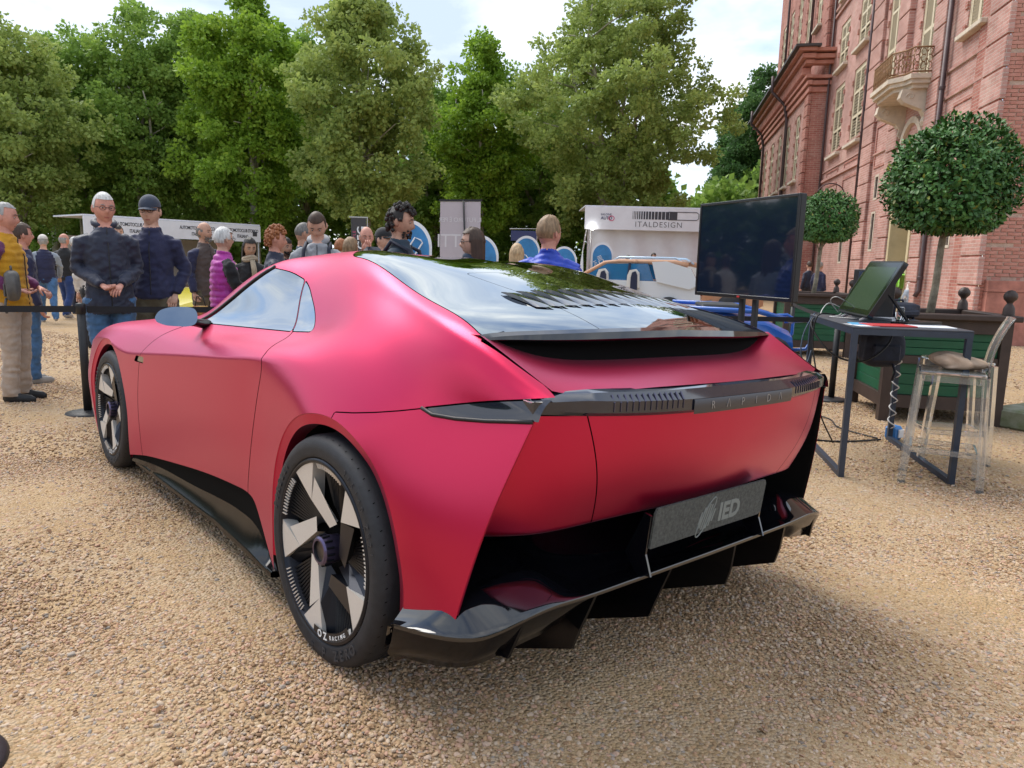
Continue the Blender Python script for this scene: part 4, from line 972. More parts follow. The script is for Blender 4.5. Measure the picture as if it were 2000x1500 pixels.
for a, b, c, d in HOLES[7:11]:
    w = bpy.data.objects.new('barred_window', None); link(w, B)
    MB().box(((a + b) / 2, -.13, (c + d) / 2), (b - a, .03, d - c)).build('pane', mat('dim_glass', (.10, .11, .11), rough=.2), w)
    MB().box((a + .03, -.06, (c + d) / 2), (.06, .14, d - c)).box((b - .03, -.06, (c + d) / 2), (.06, .14, d - c)).box(((a + b) / 2, -.06, c + .03), (b - a - .13, .14, .06)).box(((a + b) / 2, -.06, d - .03), (b - a - .13, .14, .06)).build('stone_surround', STONE, w)
    for k in range(1, 3): MB().tube([(a + (b - a) * k / 3, -.02, c), (a + (b - a) * k / 3, -.02, d)], .012, 6).build('window_bar', PIPE, w)
    for k in range(1, 5): MB().tube([(a, -.02, c + (d - c) * k / 5), (b, -.02, c + (d - c) * k / 5)], .010, 6).build('window_bar', PIPE, w)
# arched doorway
D = bpy.data.objects.new('doorway', None); link(D, B)
xc, rad = 20.35, .78; arc = [(xc + rad * math.cos(t), 4.42 + rad * math.sin(t)) for t in np.linspace(0, math.pi, 24)]
mb = MB(); o1 = [(xc + (rad + .16) * math.cos(t), 4.42 + (rad + .16) * math.sin(t)) for t in np.linspace(0, math.pi, 24)]
rows = [[(a[0], .10, a[1]), (b[0], .10, b[1]), (b[0], -.5, b[1])] for a, b in zip(o1, arc)]; mb.grid(rows); mb.grid([[(a[0], -.01, a[1]), (a[0], .10, a[1])] for a in o1]); mb.build('arch_moulding', STONE, D, False)
MB().add([(x, -.45, z) for x, z in arc], [tuple(range(len(arc)))]).build('tympanum', PLASTER, D)
MB().box((xc - .85, -.15, 2.15), (.16, .52, 4.5)).box((xc + .85, -.15, 2.15), (.16, .52, 4.5)).build('door_jambs', PLASTER, D)
MB().box((xc, -.48, 2.1), (1.6, .06, 4.5)).build('door_recess', DARKGAP, D); MB().box((xc + .55, -.40, 2.0), (.55, .05, 4.2)).box((xc + .28, -.36, 2.0), (.05, .06, 4.2)).build('door_leaf', PLASTER, D)
MB().box((xc, .15, 4.36), (1.95, .06, .09)).build('door_lintel', STONE, D)
MB().box((xc, .4, ZB + .06), (2.2, .9, .14)).build('door_step', STONE, D)
# fill of brick above the arch inside the square opening
# balcony
BC = bpy.data.objects.new('balcony', None); link(BC, B)
sl = [(18.95, 0), (18.95, .62), (19.25, .70), (19.55, .98), (21.15, .98), (21.45, .70), (21.75, .62), (21.75, 0)]
MB().prism(sl, 6.00, 6.11).prism([(x + (20.35 - x) * .04, y * .93) for x, y in sl], 5.90, 6.00).prism([(x + (20.35 - x) * .10, y * .82) for x, y in sl], 5.80, 5.90).build('balcony_slab', STONE, BC)
for xb in (19.35, 21.35):
    pr = [(0, 4.95), (.10, 4.95), (.16, 5.05), (.13, 5.18), (.22, 5.32), (.42, 5.40), (.62, 5.48), (.74, 5.60), (.70, 5.80), (0, 5.80)]
    V = [(xb + s, y, z) for s in (-.13, .13) for y, z in pr]; n = len(pr); F = [tuple(range(n)), tuple(range(n, 2 * n))[::-1]] + [(i, n + i, n + (i + 1) % n, (i + 1) % n) for i in range(n)]
    br = MB().add(V, F).build('balcony_bracket', STONE, BC)
    for s in (-.132, .132):
        sp = [(xb + s, .50 + (.11 - .012 * k) * math.cos(k * .8), 5.62 + (.11 - .012 * k) * math.sin(k * .8)) for k in range(9)]; MB().tube(sp, .018, 6).build('scroll', STONE, br, True)
rail = [(18.98, .02), (18.98, .58), (19.28, .66), (19.58, .92), (21.12, .92), (21.42, .66), (21.72, .58), (21.72, .02)]
for z in (6.16, 6.72): MB().tube([(x, y, z) for x, y in rail], .022, 6).build('rail', IRON, BC, True)
tot = []
for (a, b), (c, d) in zip(rail, rail[1:]):
    L = math.hypot(c - a, d - b); n = max(1, round(L / .23))
    for k in range(n):
        p0 = Vector((a + (c - a) * k / n, b + (d - b) * k / n, 0)); p1 = Vector((a + (c - a) * (k + 1) / n, b + (d - b) * (k + 1) / n, 0)); e = p1 - p0; mb = MB()
        mb.tube([p0 + Vector((0, 0, 6.16)), p0 + Vector((0, 0, 6.72))], .011, 5)
        for zc_, r_, sg in ((6.30, .8, 1), (6.46, .8, -1), (6.61, .7, 1)):
            for s in (1, -1):
                pts = [p0 + e * (.5 + s * (.25 + .20 * math.cos(t)) * .95) + Vector((0, 0, zc_ + .11 * math.sin(t) * sg * r_)) for t in np.linspace(0, 5.6, 14)]; mb.tube(pts, .009, 4)
        mb.tube([p0 + e * .5 + Vector((0, 0, 6.2)), p0 + e * .30 + Vector((0, 0, 6.38)), p0 + e * .7 + Vector((0, 0, 6.55)), p0 + e * .5 + Vector((0, 0, 6.70))], .009, 4)
        mb.build('iron_scrollwork', IRON, BC, True)
# downpipes
def pipe(pts, r=.055, name='downpipe'): return MB().tube(pts, r, 10).build(name, PIPE, B, True)
p1 = pipe([(18.25, .12, 12), (18.25, .12, .9), (18.25, .20, .75)], .058); 
for z in (1.2, 3.4, 5.6, 7.8): MB().lathe([(.064, -.04), (.072, -.03), (.072, .03), (.064, .04)], 12, (18.25, .12, z)).build('pipe_collar', PIPE, p1)
pipe([(25.4, .10, 14), (25.4, .10, .2)], .045); pipe([(31.45, .10, 14), (31.45, .10, .2)], .045)
pipe([(36.6, 1.62, 10.3), (36.6, 1.62, 9.6), (36.6, 1.0, 9.0), (36.6, .85, 8.3), (36.6, .85, .2)], .07); pipe([(44.6, 1.62, 10.3), (44.6, 1.62, 9.6), (44.6, 1.0, 9.0), (44.6, .85, 8.3), (44.6, .85, .2)], .07)
pipe([(35.0, .36, 20), (35.0, .36, 10.1)], .06); pipe([(42.2, .36, 20), (42.2, .36, 10.1)], .06)
# wrought lamp bracket on the wall
lb = MB().tube([(26.3, .02, 3.5), (26.3, .25, 3.9)] + [(26.3, .25 + .45 * (1 - math.cos(t)), 3.9 + .40 * math.sin(t)) for t in np.linspace(0.2, 3.0, 12)], .022, 6).tube([(26.3, .02, 3.2), (26.3, .10, 3.4), (26.3, .25, 3.9)], .018, 6).build('lamp_bracket', PIPE, B, True)
MB().lathe([(.02, .0), (.09, -.08), (.11, -.30), (.05, -.36), (.0, -.36)], 10, (26.3, 1.13, 3.86)).build('lantern', PIPE, lb, True)
cl = MB().tube([(31.3, .05, 3.3), (31.3, .5, 3.45), (31.3, 1.2, 3.4)], .03, 6).box((31.3, 1.45, 3.38), (.12, .55, .10), bev=.02).build('wall_floodlight', mat('grey_metal', (.35, .35, .36), rough=.4, metal=.5), B)
MB().box((38, -3, 17.9), (14.4, 6, .2)).box((23.4, -3, 17.95), (16.4, 6, .2)).build('roof_slab', SLATE, B)
# ================================================================== green tub planters with clipped laurel balls
TUB_GREEN = mat('tub_green', (.008, .085, .038), rough=.45, vary=.18, vscale=4, rvary=.1)
TUB_BROWN = mat('tub_brown', (.050, .032, .026), rough=.5, vary=.2, vscale=6)
LAUREL = mat('laurel_leaf', (.026, .085, .022), rough=.42, spec=.35, color2=(.095, .220, .045), vscale=9.0)
LAUREL_Y = mat('laurel_leaf_yellow', (.22, .24, .03), rough=.4, vary=.3, vscale=5)
BARK_L = mat('laurel_bark', (.16, .125, .085), rough=.9, vary=.4, vscale=18, bump=.6, bscale=40, color2=(.30, .27, .20))
SOIL = mat('tub_soil', (.03, .022, .016), rough=1.0, bump=.8, bscale=40)
def leaf_geo(L, Wd, fold=.25, curl=.25):
    """a curved pointed leaf lying along +x"""
    xs = [0, .22, .5, .78, 1.0]; ws = [.06, .75, 1.0, .68, 0.0]; V = []
    for x, w in zip(xs, ws):
        z = -curl * L * x * x
        V += [(x * L, -w * Wd / 2, z + fold * w * Wd * .5), (x * L, 0, z), (x * L, w * Wd / 2, z + fold * w * Wd * .5)]
    F = []
    for i in range(4):
        for j in range(2): a = i * 3 + j; F.append((a, a + 1, a + 4, a + 3))
    return np.array(V), F
def leaf_cloud(name, pts, dirs, size, mats, parent, seed, pm=None, tri=False):
    """pts: leaf bases, dirs: outward directions"""
    rng = np.random.default_rng(seed); V0, F0 = leaf_geo(1.0, .52); n = len(pts); nv = len(V0)
    d = dirs / np.linalg.norm(dirs, axis=1, keepdims=True); up = rng.normal(0, 1, (n, 3)); up[:, 2] += .8; up -= d * (up * d).sum(1, keepdims=True); up /= np.linalg.norm(up, axis=1, keepdims=True) + 1e-9; sd = np.cross(up, d)
    s = (size * rng.uniform(.65, 1.25, n))[:, None, None]
    V = pts[:, None] + s * (V0[None, :, 0:1] * d[:, None] + V0[None, :, 1:2] * sd[:, None] + V0[None, :, 2:3] * up[:, None])
    F = (np.array(F0)[None] + (np.arange(n) * nv)[:, None, None]).reshape(-1, 4)
    me = bpy.data.meshes.new(name); me.vertices.add(n * nv); me.vertices.foreach_set('co', V.astype(np.float32).ravel())
    nf = len(F); me.loops.add(nf * 4); me.loops.foreach_set('vertex_index', F.astype(np.int32).ravel()); me.polygons.add(nf); me.polygons.foreach_set('loop_start', np.arange(0, nf * 4, 4, dtype=np.int32)); me.polygons.foreach_set('loop_total', np.full(nf, 4, dtype=np.int32))
    for m in mats: me.materials.append(m)
    mi = np.repeat((rng.random(n) < .03).astype(np.int32) if len(mats) > 1 else np.zeros(n, np.int32), len(F0)); me.polygons.foreach_set('material_index', mi); me.polygons.foreach_set('use_smooth', np.ones(nf, dtype=bool)); me.update(); me.validate()
    return link(bpy.data.objects.new(name, me), parent)
def planter(fx, fy, ax, label, size=1.0):
    """fx, fy: near left corner; ax: direction of the front edge"""
    g = gz(fx, fy) - .005; rz = math.atan2(ax[1], ax[0])
    P = thing('planter_box', label, 'planter', (fx, fy, g), rz, 'green tub planters'); S = size; H0, H1 = .14, .98
    for x in (.04, S - .04):
        for y in (.04, S - .04):
            MB().box((x, y, H1 / 2), (.085, .085, H1)).build('corner_post', TUB_BROWN, P)
            MB().lathe([(.0, 1.27), (.03, 1.262), (.052, 1.235), (.058, 1.21), (.052, 1.185), (.030, 1.162), (.022, 1.145), (.034, 1.13), (.045, 1.105), (.05, 1.04)], 16, (x, y, -.0)).build('ball_finial', TUB_BROWN, P, True)
    for s in range(4):
        Mx = Matrix.Translation((S / 2, S / 2, 0)) @ Matrix.Rotation(s * math.pi / 2, 4, 'Z') @ Matrix.Translation((-S / 2, -S / 2, 0)); R3 = Mx.to_3x3()
        for z, h in ((H0 + .06, .12), (.60, .075), (H1 - .06, .12)): MB().box(Mx @ Vector((S / 2, .040, z)), (S - .17, .06, h), rot=R3).build('rail', TUB_BROWN, P)
        for z0, z1 in ((H0 + .12, .5625), (.6375, H1 - .12)):
            n = 3; hh = (z1 - z0) / n
            for k in range(n): MB().box(Mx @ Vector((S / 2, .055, z0 + hh * (k + .5))), (S - .17, .03, hh - .004), rot=R3, bev=.003).build('board', TUB_GREEN, P)
    MB().box((S / 2, -.005, 1.01), (S + .10, .13, .055), bev=.01).box((S / 2, S + .005, 1.01), (S + .10, .13, .055), bev=.01).box((-.005, S / 2, 1.0095), (.13, S - .135, .054), bev=.01).box((S + .005, S / 2, 1.0095), (.13, S - .135, .054), bev=.01).build('top_rim', TUB_BROWN, P)
    MB().box((S / 2, S / 2, .92), (S - .18, S - .18, .04)).build('soil', SOIL, P)
    return P, Matrix.LocRotScale(Vector((fx, fy, g)), Matrix.Rotation(rz, 3, 'Z'), None) @ Vector((S / 2, S / 2, .94))
def laurel(base, crown, rx, rz_, label, seed, n):
    T = thing('laurel_tree', label, 'tree', base, 0, 'clipped laurel trees'); rnd = random.Random(seed); rng = np.random.default_rng(seed); c = Vector(crown) - Vector(base)
    tr = [(0, 0, -.02), (c.x * .3 + .006, c.y * .3, c.z * .25), (c.x * .6 - .008, c.y * .6, c.z * .55), (c.x, c.y, c.z * .95)]; MB().tube(tr, [.042, .034, .032, .022], 10).build('trunk', BARK_L, T, True)
    mb = MB()
    for k in range(16):
        a, e = rnd.uniform(0, 6.28), rnd.uniform(-.4, 1.2); st = Vector(tr[2]).lerp(Vector(tr[3]), rnd.uniform(.0, 1)); en = c + Vector((rx * .8 * math.cos(a) * math.cos(e), rx * .8 * math.sin(a) * math.cos(e), rz_ * .8 * math.sin(e))); mb.tube([st, st.lerp(en, .5) + Vector((0, 0, .03)), en], [.012, .008, .004], 5)
    mb.build('branches', BARK_L, T, True)
    d = rng.normal(0, 1, (n, 3)); d /= np.linalg.norm(d, axis=1, keepdims=True); rr = 1 - .42 * rng.random(n) ** 1.8
    lump = 1 + .055 * np.sin(d[:, 0] * 7 + seed) * np.sin(d[:, 1] * 6 + 1.3) + .045 * np.sin(d[:, 2] * 8 + d[:, 0] * 5)
    p = d * (rr * lump)[:, None] * np.array([rx, rx, rz_]) ; low = p[:, 2] < -rz_ * .62; p[low, 2] = -rz_ * .62 + (p[low, 2] + rz_ * .62) * .45
    dirs = d * 1.0 + rng.normal(0, .75, (n, 3)); dirs[:, 2] += .15
    leaf_cloud('crown', p + np.array(c), dirs, .068, [LAUREL, LAUREL_Y], T, seed)
    return T
_ax = (.985, -.17)
_, s1 = planter(3.50, 6.80, _ax, 'near green and brown tub planter behind the clear stools', 1.06)
laurel(s1, (s1.x + .09, s1.y + .02, 2.18), .59, .60, 'large clipped laurel ball in the nearer tub planter', 3, 8500)
_, s2 = planter(4.45, 12.0, _ax, 'far green and brown tub planter behind the big screen', 1.06)
laurel(s2, (s2.x + .10, s2.y, 2.16), .52, .46, 'smaller clipped laurel ball in the farther tub planter', 8, 5600)
# ================================================================== plane trees behind the court
def leaf_material(name, c1, c2, c3, vs=.55):
    m = bpy.data.materials.new(name); m.use_nodes = True; n, l = m.node_tree.nodes, m.node_tree.links; p = n['Principled BSDF']; p.inputs['Roughness'].default_value = .55; p.inputs['Specular IOR Level'].default_value = .35
    tc = n.new('ShaderNodeTexCoord'); t = n.new('ShaderNodeTexNoise'); t.inputs['Scale'].default_value = vs; t.inputs['Detail'].default_value = 7; t.inputs['Roughness'].default_value = .75; l.new(tc.outputs['Object'], t.inputs['Vector'])
    r = n.new('ShaderNodeValToRGB'); l.new(t.outputs[0], r.inputs[0]); e = r.color_ramp.elements; e[0].position, e[0].color = .28, (*c1, 1); e[1].position, e[1].color = .74, (*c3, 1); k = e.new(.50); k.color = (*c2, 1)
    l.new(r.outputs[0], p.inputs['Base Color']); tr = n.new('ShaderNodeBsdfTranslucent'); l.new(r.outputs[0], tr.inputs[0]); mx = n.new('ShaderNodeMixShader'); mx.inputs[0].default_value = .45
    l.new(p.outputs[0], mx.inputs[1]); l.new(tr.outputs[0], mx.inputs[2]); l.new(mx.outputs[0], n['Material Output'].inputs[0]); return m
LEAF_MID = leaf_material('plane_leaf', (.135, .245, .048), (.250, .395, .075), (.410, .530, .120))
LEAF_BRIGHT = leaf_material('lime_leaf', (.120, .235, .024), (.245, .400, .042), (.420, .560, .070))
LEAF_DARK = leaf_material('dark_leaf', (.040, .110, .032), (.080, .175, .048), (.145, .250, .070))
LEAF_OLIVE = leaf_material('olive_leaf', (.180, .255, .065), (.330, .425, .110), (.500, .570, .180))
BARK = mat('plane_bark', (.26, .23, .18), rough=.95, color2=(.50, .47, .38), vscale=2.5, bump=.5, bscale=12)
def cards(name, P, D, S, material, parent, seed):
    """bent leaf sprays: two triangles pairs each"""
    rng = np.random.default_rng(seed); n = len(P); d = D / (np.linalg.norm(D, axis=1, keepdims=True) + 1e-9); up = rng.normal(0, 1, (n, 3)); up -= d * (up * d).sum(1, keepdims=True); up /= np.linalg.norm(up, axis=1, keepdims=True) + 1e-9; sd = np.cross(up, d)
    base = np.array([(0, 0, 0), (.48, -.40, .10), (1.0, 0, -.10), (.55, .38, .10)]); F0 = np.array([(0, 1, 2), (0, 2, 3)])
    V = P[:, None] + S[:, None, None] * (base[None, :, 0:1] * d[:, None] + base[None, :, 1:2] * sd[:, None] + base[None, :, 2:3] * up[:, None])
    F = (F0[None] + (np.arange(n) * 4)[:, None, None]).reshape(-1, 3); me = bpy.data.meshes.new(name); me.vertices.add(n * 4); me.vertices.foreach_set('co', V.astype(np.float32).ravel())
    nf = len(F); me.loops.add(nf * 3); me.loops.foreach_set('vertex_index', F.astype(np.int32).ravel()); me.polygons.add(nf); me.polygons.foreach_set('loop_start', np.arange(0, nf * 3, 3, dtype=np.int32)); me.polygons.foreach_set('loop_total', np.full(nf, 3, dtype=np.int32)); me.materials.append(material); me.update(); me.validate()
    return link(bpy.data.objects.new(name, me), parent)
def big_tree(label, x, y, h, rx, zlow, leaf, seed, nclu=170, per=165, cr=.52, lean=0.0, ls=.205, taper=1.0, shell=.55, trunk_r=.26, group='trees along the far side of the court'):
    nclu = int(nclu * 1.55); per *= .64; rnd = random.Random(seed); rng = np.random.default_rng(seed); T = thing('plane_tree', label, 'tree', (x, y, -.08), 0, group)
    H = h + .08; stems = []
    # trunk with a few sinuous limbs
    mb = MB(); fork = H * rnd.uniform(.22, .30)
    tp = [(0, 0, 0), (lean * .15, 0, fork * .5), (lean * .3, 0, fork)]; mb.tube(tp, [trunk_r * 1.25, trunk_r, trunk_r * .85], 9)
    nl = rnd.choice((4, 5, 5))
    for k in range(nl):
        a = 2 * math.pi * k / nl + rnd.uniform(-.4, .4); sp = rx * rnd.uniform(.35, .75) * (1 if k else .15); top = H * rnd.uniform(.72, .95) * (1 if k == 0 else .92); p = [Vector(tp[-1])]
        for j in range(1, 7):
            t = j / 6; p.append(Vector((lean * (.3 + .4 * t) + sp * math.cos(a) * t ** .8 + rnd.uniform(-.22, .22), sp * math.sin(a) * t ** .8 + rnd.uniform(-.22, .22), fork + (top - fork) * t)))
        mb.tube(p, [trunk_r * .62 * (1 - .82 * j / 6) for j in range(7)], 7); stems.append(p)
        for j in (2, 3, 4, 5):
            for q in range(2):
                b = rnd.uniform(0, 6.28); L = rx * rnd.uniform(.35, .75) * (1 - j * .07); s = p[j]; e = s + Vector((L * math.cos(b), L * math.sin(b), L * rnd.uniform(.1, .7))); br = [s, s.lerp(e, .5) + Vector((0, 0, rnd.uniform(-.1, .25))), e]; mb.tube(br, [trunk_r * .2, trunk_r * .13, trunk_r * .05], 5); stems.append(br)
    mb.build('trunk', BARK, T, True)
    # clusters of foliage: some hung on the limbs, most towards the outside of an uneven crown
    C = []; zc, rz = (H + zlow) / 2, (H - zlow) / 2
    while len(C) < nclu:
        v = rng.uniform(-1, 1, 3); q = np.linalg.norm(v)
        if q > 1 or q < shell * rng.random() ** .5: continue
        zz = v[2]; w = (1 - .25 * max(0, zz) * taper) * (1 + .20 * math.sin(5 * math.atan2(v[1], v[0]) + seed + 3 * zz) + .16 * math.sin(7 * zz + seed)); C.append((lean * (.4 + .3 * zz) + v[0] * rx * w, v[1] * rx * w, zc + zz * rz))
    for p in stems:
        for q in p[1:]:
            if rnd.random() < .5 and q.z > zlow: C.append((q.x + rnd.uniform(-.3, .3), q.y + rnd.uniform(-.3, .3), q.z))
    C = np.array(C); nC = len(C); sz = rng.uniform(.6, 1.35, nC) * cr; k = rng.poisson(per * (sz / cr) ** 2); P = np.repeat(C, k, 0); s = np.repeat(sz, k); off = rng.normal(0, 1, (len(P), 3)); off /= np.linalg.norm(off, axis=1, keepdims=True); off *= (rng.random(len(P)) ** .45)[:, None]; off[:, 2] *= .75
    P = P + off * s[:, None]; D = off + rng.normal(0, .6, off.shape); D[:, 2] -= .25
    cards('crown', P, D, ls * rng.uniform(.6, 1.3, len(P)), leaf, T, seed + 1); return T
def tree_px(label, cx, d, top, hw, leaf, seed, zlow=2.6, **kw):
    x = (cx - 1000) / F_PX * d; hor = 514 + .0246 * (cx - 1000); h = EYE + (hor - top) / F_PX * d - .25; big_tree(label, x, d, h, hw / F_PX * d, zlow, leaf, seed, **kw)
tree_px('grey green plane tree at the left edge of the tree row', 50, 36, 48, 128, LEAF_OLIVE, 1, nclu=200, lean=.3, per=150)
tree_px('mid green tree just right of the leftmost tree, slightly lower', 175, 42, 80, 104, LEAF_MID, 2, nclu=190)
tree_px('tall green tree behind the man wearing a cap', 290, 41, 34, 104, LEAF_MID, 3, nclu=210)
tree_px('darker narrow tree behind the pink vest', 398, 43, 45, 94, LEAF_MID, 4, nclu=190)
tree_px('bright lime green broad tree left of centre', 500, 39, 2, 118, LEAF_BRIGHT, 5, nclu=270, per=170)
tree_px('tall loose plane tree behind the curly haired man', 715, 36, -5, 132, LEAF_OLIVE, 6, nclu=250, per=155, lean=-.2)
tree_px('shorter bright rounded tree above the lilac banner', 932, 43, 92, 84, LEAF_BRIGHT, 7, nclu=210)
tree_px('broadest plane tree with pale limbs behind the white tent', 1180, 40.5, -25, 185, LEAF_OLIVE, 8, nclu=330, per=170, trunk_r=.34)
tree_px('dense dark cone of a tree beside the palace wing', 1450, 52, 148, 66, LEAF_DARK, 9, nclu=190, taper=1.9, per=180, shell=.7, zlow=1.5)
tree_px('dark green tree in the gap between big plane tree and palace', 1400, 60, 215, 40, LEAF_DARK, 10, nclu=110, taper=1.5, per=180, shell=.7, zlow=1.0)
tree_px('green tree filling the gap left of the loose plane tree', 600, 46, 75, 80, LEAF_MID, 12, nclu=150, per=170, zlow=1.5)
tree_px('green tree between the loose plane tree and the rounded tree', 845, 47, 165, 75, LEAF_MID, 13, nclu=130, per=170, zlow=1.0)
tree_px('green tree half hidden by the leftmost tree', 118, 46, 95, 90, LEAF_MID, 14, nclu=150, per=165, zlow=1.2)
tree_px('green tree behind the broad plane tree', 1050, 48, 140, 95, LEAF_MID, 15, nclu=150, per=170, zlow=1.0)
# shaded thicket behind the trunks
rng = np.random.default_rng(77); n = 72000
x = rng.uniform(-46, 19, n); y = 50 + rng.normal(0, 1.6, n); top = 7.8 + 1.5 * np.sin(x * .35) + 1.0 * np.sin(x * .9 + 1) + .6 * np.sin(x * 2.1); z = top * rng.random(n) ** .85
P = np.stack([x, y + 1.2 * np.sin(x * 1.3 + z), z], 1); TH_ = cards('thicket', P, rng.normal(0, 1, (n, 3)) + np.array([0, -.4, .1]), rng.uniform(.25, .6, n), LEAF_MID, None, 78)
tag(TH_, 'dark mass of bushes behind the tree trunks', 'bushes', None, 'stuff')
# unseen trees beside and behind the viewer; left stretch added to darken car reflections
rng = np.random.default_rng(91); n = 56000; a_ = rng.uniform(R(128), R(325), n); rr_ = 42 + 3.5 * rng.normal(0, .6, n) + 2 * np.sin(a_ * 9)
top = 4.6 + .9 * np.sin(a_ * 13) + .6 * np.sin(a_ * 29 + 1); P = np.stack([rr_ * np.cos(a_), rr_ * np.sin(a_) + 2, top * rng.random(n) ** .8], 1)
TB_ = cards('tree_belt', P, rng.normal(0, 1, (n, 3)), rng.uniform(.35, .8, n), LEAF_DARK, None, 92); tag(TB_, 'belt of low unseen trees around the rest of the court', 'trees', None, 'stuff')
# ================================================================== tents, flags, banners, the other cars
CLOTH_W = mat('white_canvas', (.72, .76, .83), rough=.75, vary=.05, vscale=2, bump=.3, bscale=3)
PRINT_K = mat('dark_print', (.05, .055, .07), rough=.6)
PRINT_N = mat('navy_print', (.03, .04, .12), rough=.6)
PRINT_P = mat('pink_print', (.60, .10, .22), rough=.6)
POLE = mat('aluminium_pole', (.45, .45, .46), rough=.4, metal=.6)
FLAG_BLUE = mat('flag_blue', (.035, .20, .46), rough=.6, vary=.2, vscale=3)
FLAG_WHITE = mat('flag_white', (.70, .74, .80), rough=.6)
def at(px, py, Y):
    """a point of the court seen at that place, Y metres ahead"""
    r = camera.matrix_world.to_3x3() @ Vector(((px - 1000) / F_PX, (750 - py) / F_PX, -1)); k = Y / r.y; return Vector((r.x * k, Y, EYE + r.z * k))
# white tent with the designer's name
T = thing('event_tent', 'white tent with a bar-code style emblem and name on its fascia', 'tent', (3.6, 33, gz(3.6, 33)))
MB().box((2.4, 0, 3.46), (5.9, .08, .98)).build('fascia', CLOTH_W, T)
rows = [[(x, .55 + .10 * math.sin(x * 2.3 + z * .8) * (1 - z / 3.2) + .05 * math.sin(x * 5 + z), z) for z in np.linspace(.0, 3.0, 14)] for x in np.linspace(-.35, 5.2, 60)]
MB().grid(rows).build('back_curtain', CLOTH_W, T, True)
rows = [[(-.45 - .22 * (1 - z / 3) + .07 * math.sin(y * 4 + z * 2), y, z) for z in np.linspace(.2, 3.0, 12)] for y in np.linspace(.0, .6, 10)]
MB().grid(rows).build('side_curtain', CLOTH_W, T, True)
MB().box((2.4, 1.6, 3.98), (5.9, 3.2, .05)).build('roof_sheet', CLOTH_W, T)
for x in (-.25, 5.2): MB().tube([(x, .15, 0), (x, .15, 3.0)], .04, 8).build('tent_pole', POLE, T, True)
lp = MB().lathe([(.0, .09), (.10, .07), (.12, 0), (.05, -.08)], 12, (-.22, -.16, 3.02)).build('spot_lamp', mat('lit_lamp', (1, 1, 1), emit=(1, .97, .9), emit_s=6), T, True)
bx = 1.55
for k in range(14):
    w = .012 + .0105 * k; MB().box((bx + w / 2, -.045, 3.62), (w, .012, .34)).build('emblem_bar', PRINT_K, T); bx += w + .045 - .0012 * k
MB().box((bx + .16, -.045, 3.62), (.34, .012, .34)).build('emblem_bar', PRINT_K, T)
x0, x1 = bx - .06, bx + 1.28; pts = [(x0, 3.79), (x1 - .1, 3.79), (x1, 3.72), (x1, 3.52), (x1 - .1, 3.45), (x0, 3.45)]; MB().tube([(x, -.048, z) for x, z in pts], .016, 5, closed=True).build('emblem_outline', PRINT_K, T)
text('tent_lettering', 'ITALDESIGN', .34, frame_m((2.72, -.045, 3.22), (1, 0, 0), (0, 0, 1)), PRINT_K, T, .004, 1.16, bold=-.004)
text('small_lettering', 'SALONE', .13, frame_m((.38, -.045, 3.62), (1, 0, 0), (0, 0, 1)), PRINT_N, T, .004); text('small_lettering', 'AUTO', .18, frame_m((.40, -.045, 3.46), (1, 0, 0), (0, 0, 1)), PRINT_N, T, .004, bold=.004); MB().tube([(.62 + .11 * math.cos(t) * 1.1, -.048, 3.46 + .10 * math.sin(t)) for t in np.linspace(0, 6.28, 16)[:-1]], .018, 5, closed=True).build('small_ring', PRINT_P, T)
# club tent on the left, its fascia running away to the right
a, b = at(163, 440, 29.0), at(508, 459, 35.0); a.z = b.z = 0; L = (b - a).length
T = thing('club_tent', 'long white club tent with the same name printed three times', 'tent', (a.x, a.y, gz(a.x, a.y)), math.atan2(b.y - a.y, b.x - a.x))
MB().box((L / 2, 0, 2.45), (L, .08, .74)).build('fascia', CLOTH_W, T); MB().box((L / 2, 1.5, 2.86), (L, 3, .06)).build('roof_sheet', CLOTH_W, T)
MB().box((L / 2, 2.6, 1.05), (L - .2, .06, 2.1)).build('back_wall', mat('grey_canvas', (.36, .34, .31), rough=.8, vary=.1, vscale=1), T); MB().box((L * .42, 2.4, 1.3), (.9, .04, 1.5)).build('screen_board', PRINT_N, T)
for k in range(4): MB().tube([(.1 + k * (L - .2) / 3, .0, 0), (.1 + k * (L - .2) / 3, .0, 2.09)], .035, 8).build('tent_pole', POLE, T, True)
for x in (L * .26, L * .60, L * .88):
    text('tent_lettering', 'AUTOMOTOCLUB STORICO', .135, frame_m((x, -.045, 2.57), (1, 0, 0), (0, 0, 1)), PRINT_K, T, .004, .9, bold=.002, yscale=1.5); text('tent_lettering', 'ITALIANO', .135, frame_m((x, -.045, 2.31), (1, 0, 0), (0, 0, 1)), PRINT_K, T, .004, .9, bold=.002, yscale=1.5)
MB().box((.35, -.045, 2.45), (.02, .01, .4)).box((L - .3, -.045, 2.45), (.22, .01, .22)).build('corner_mark', PRINT_K, T)
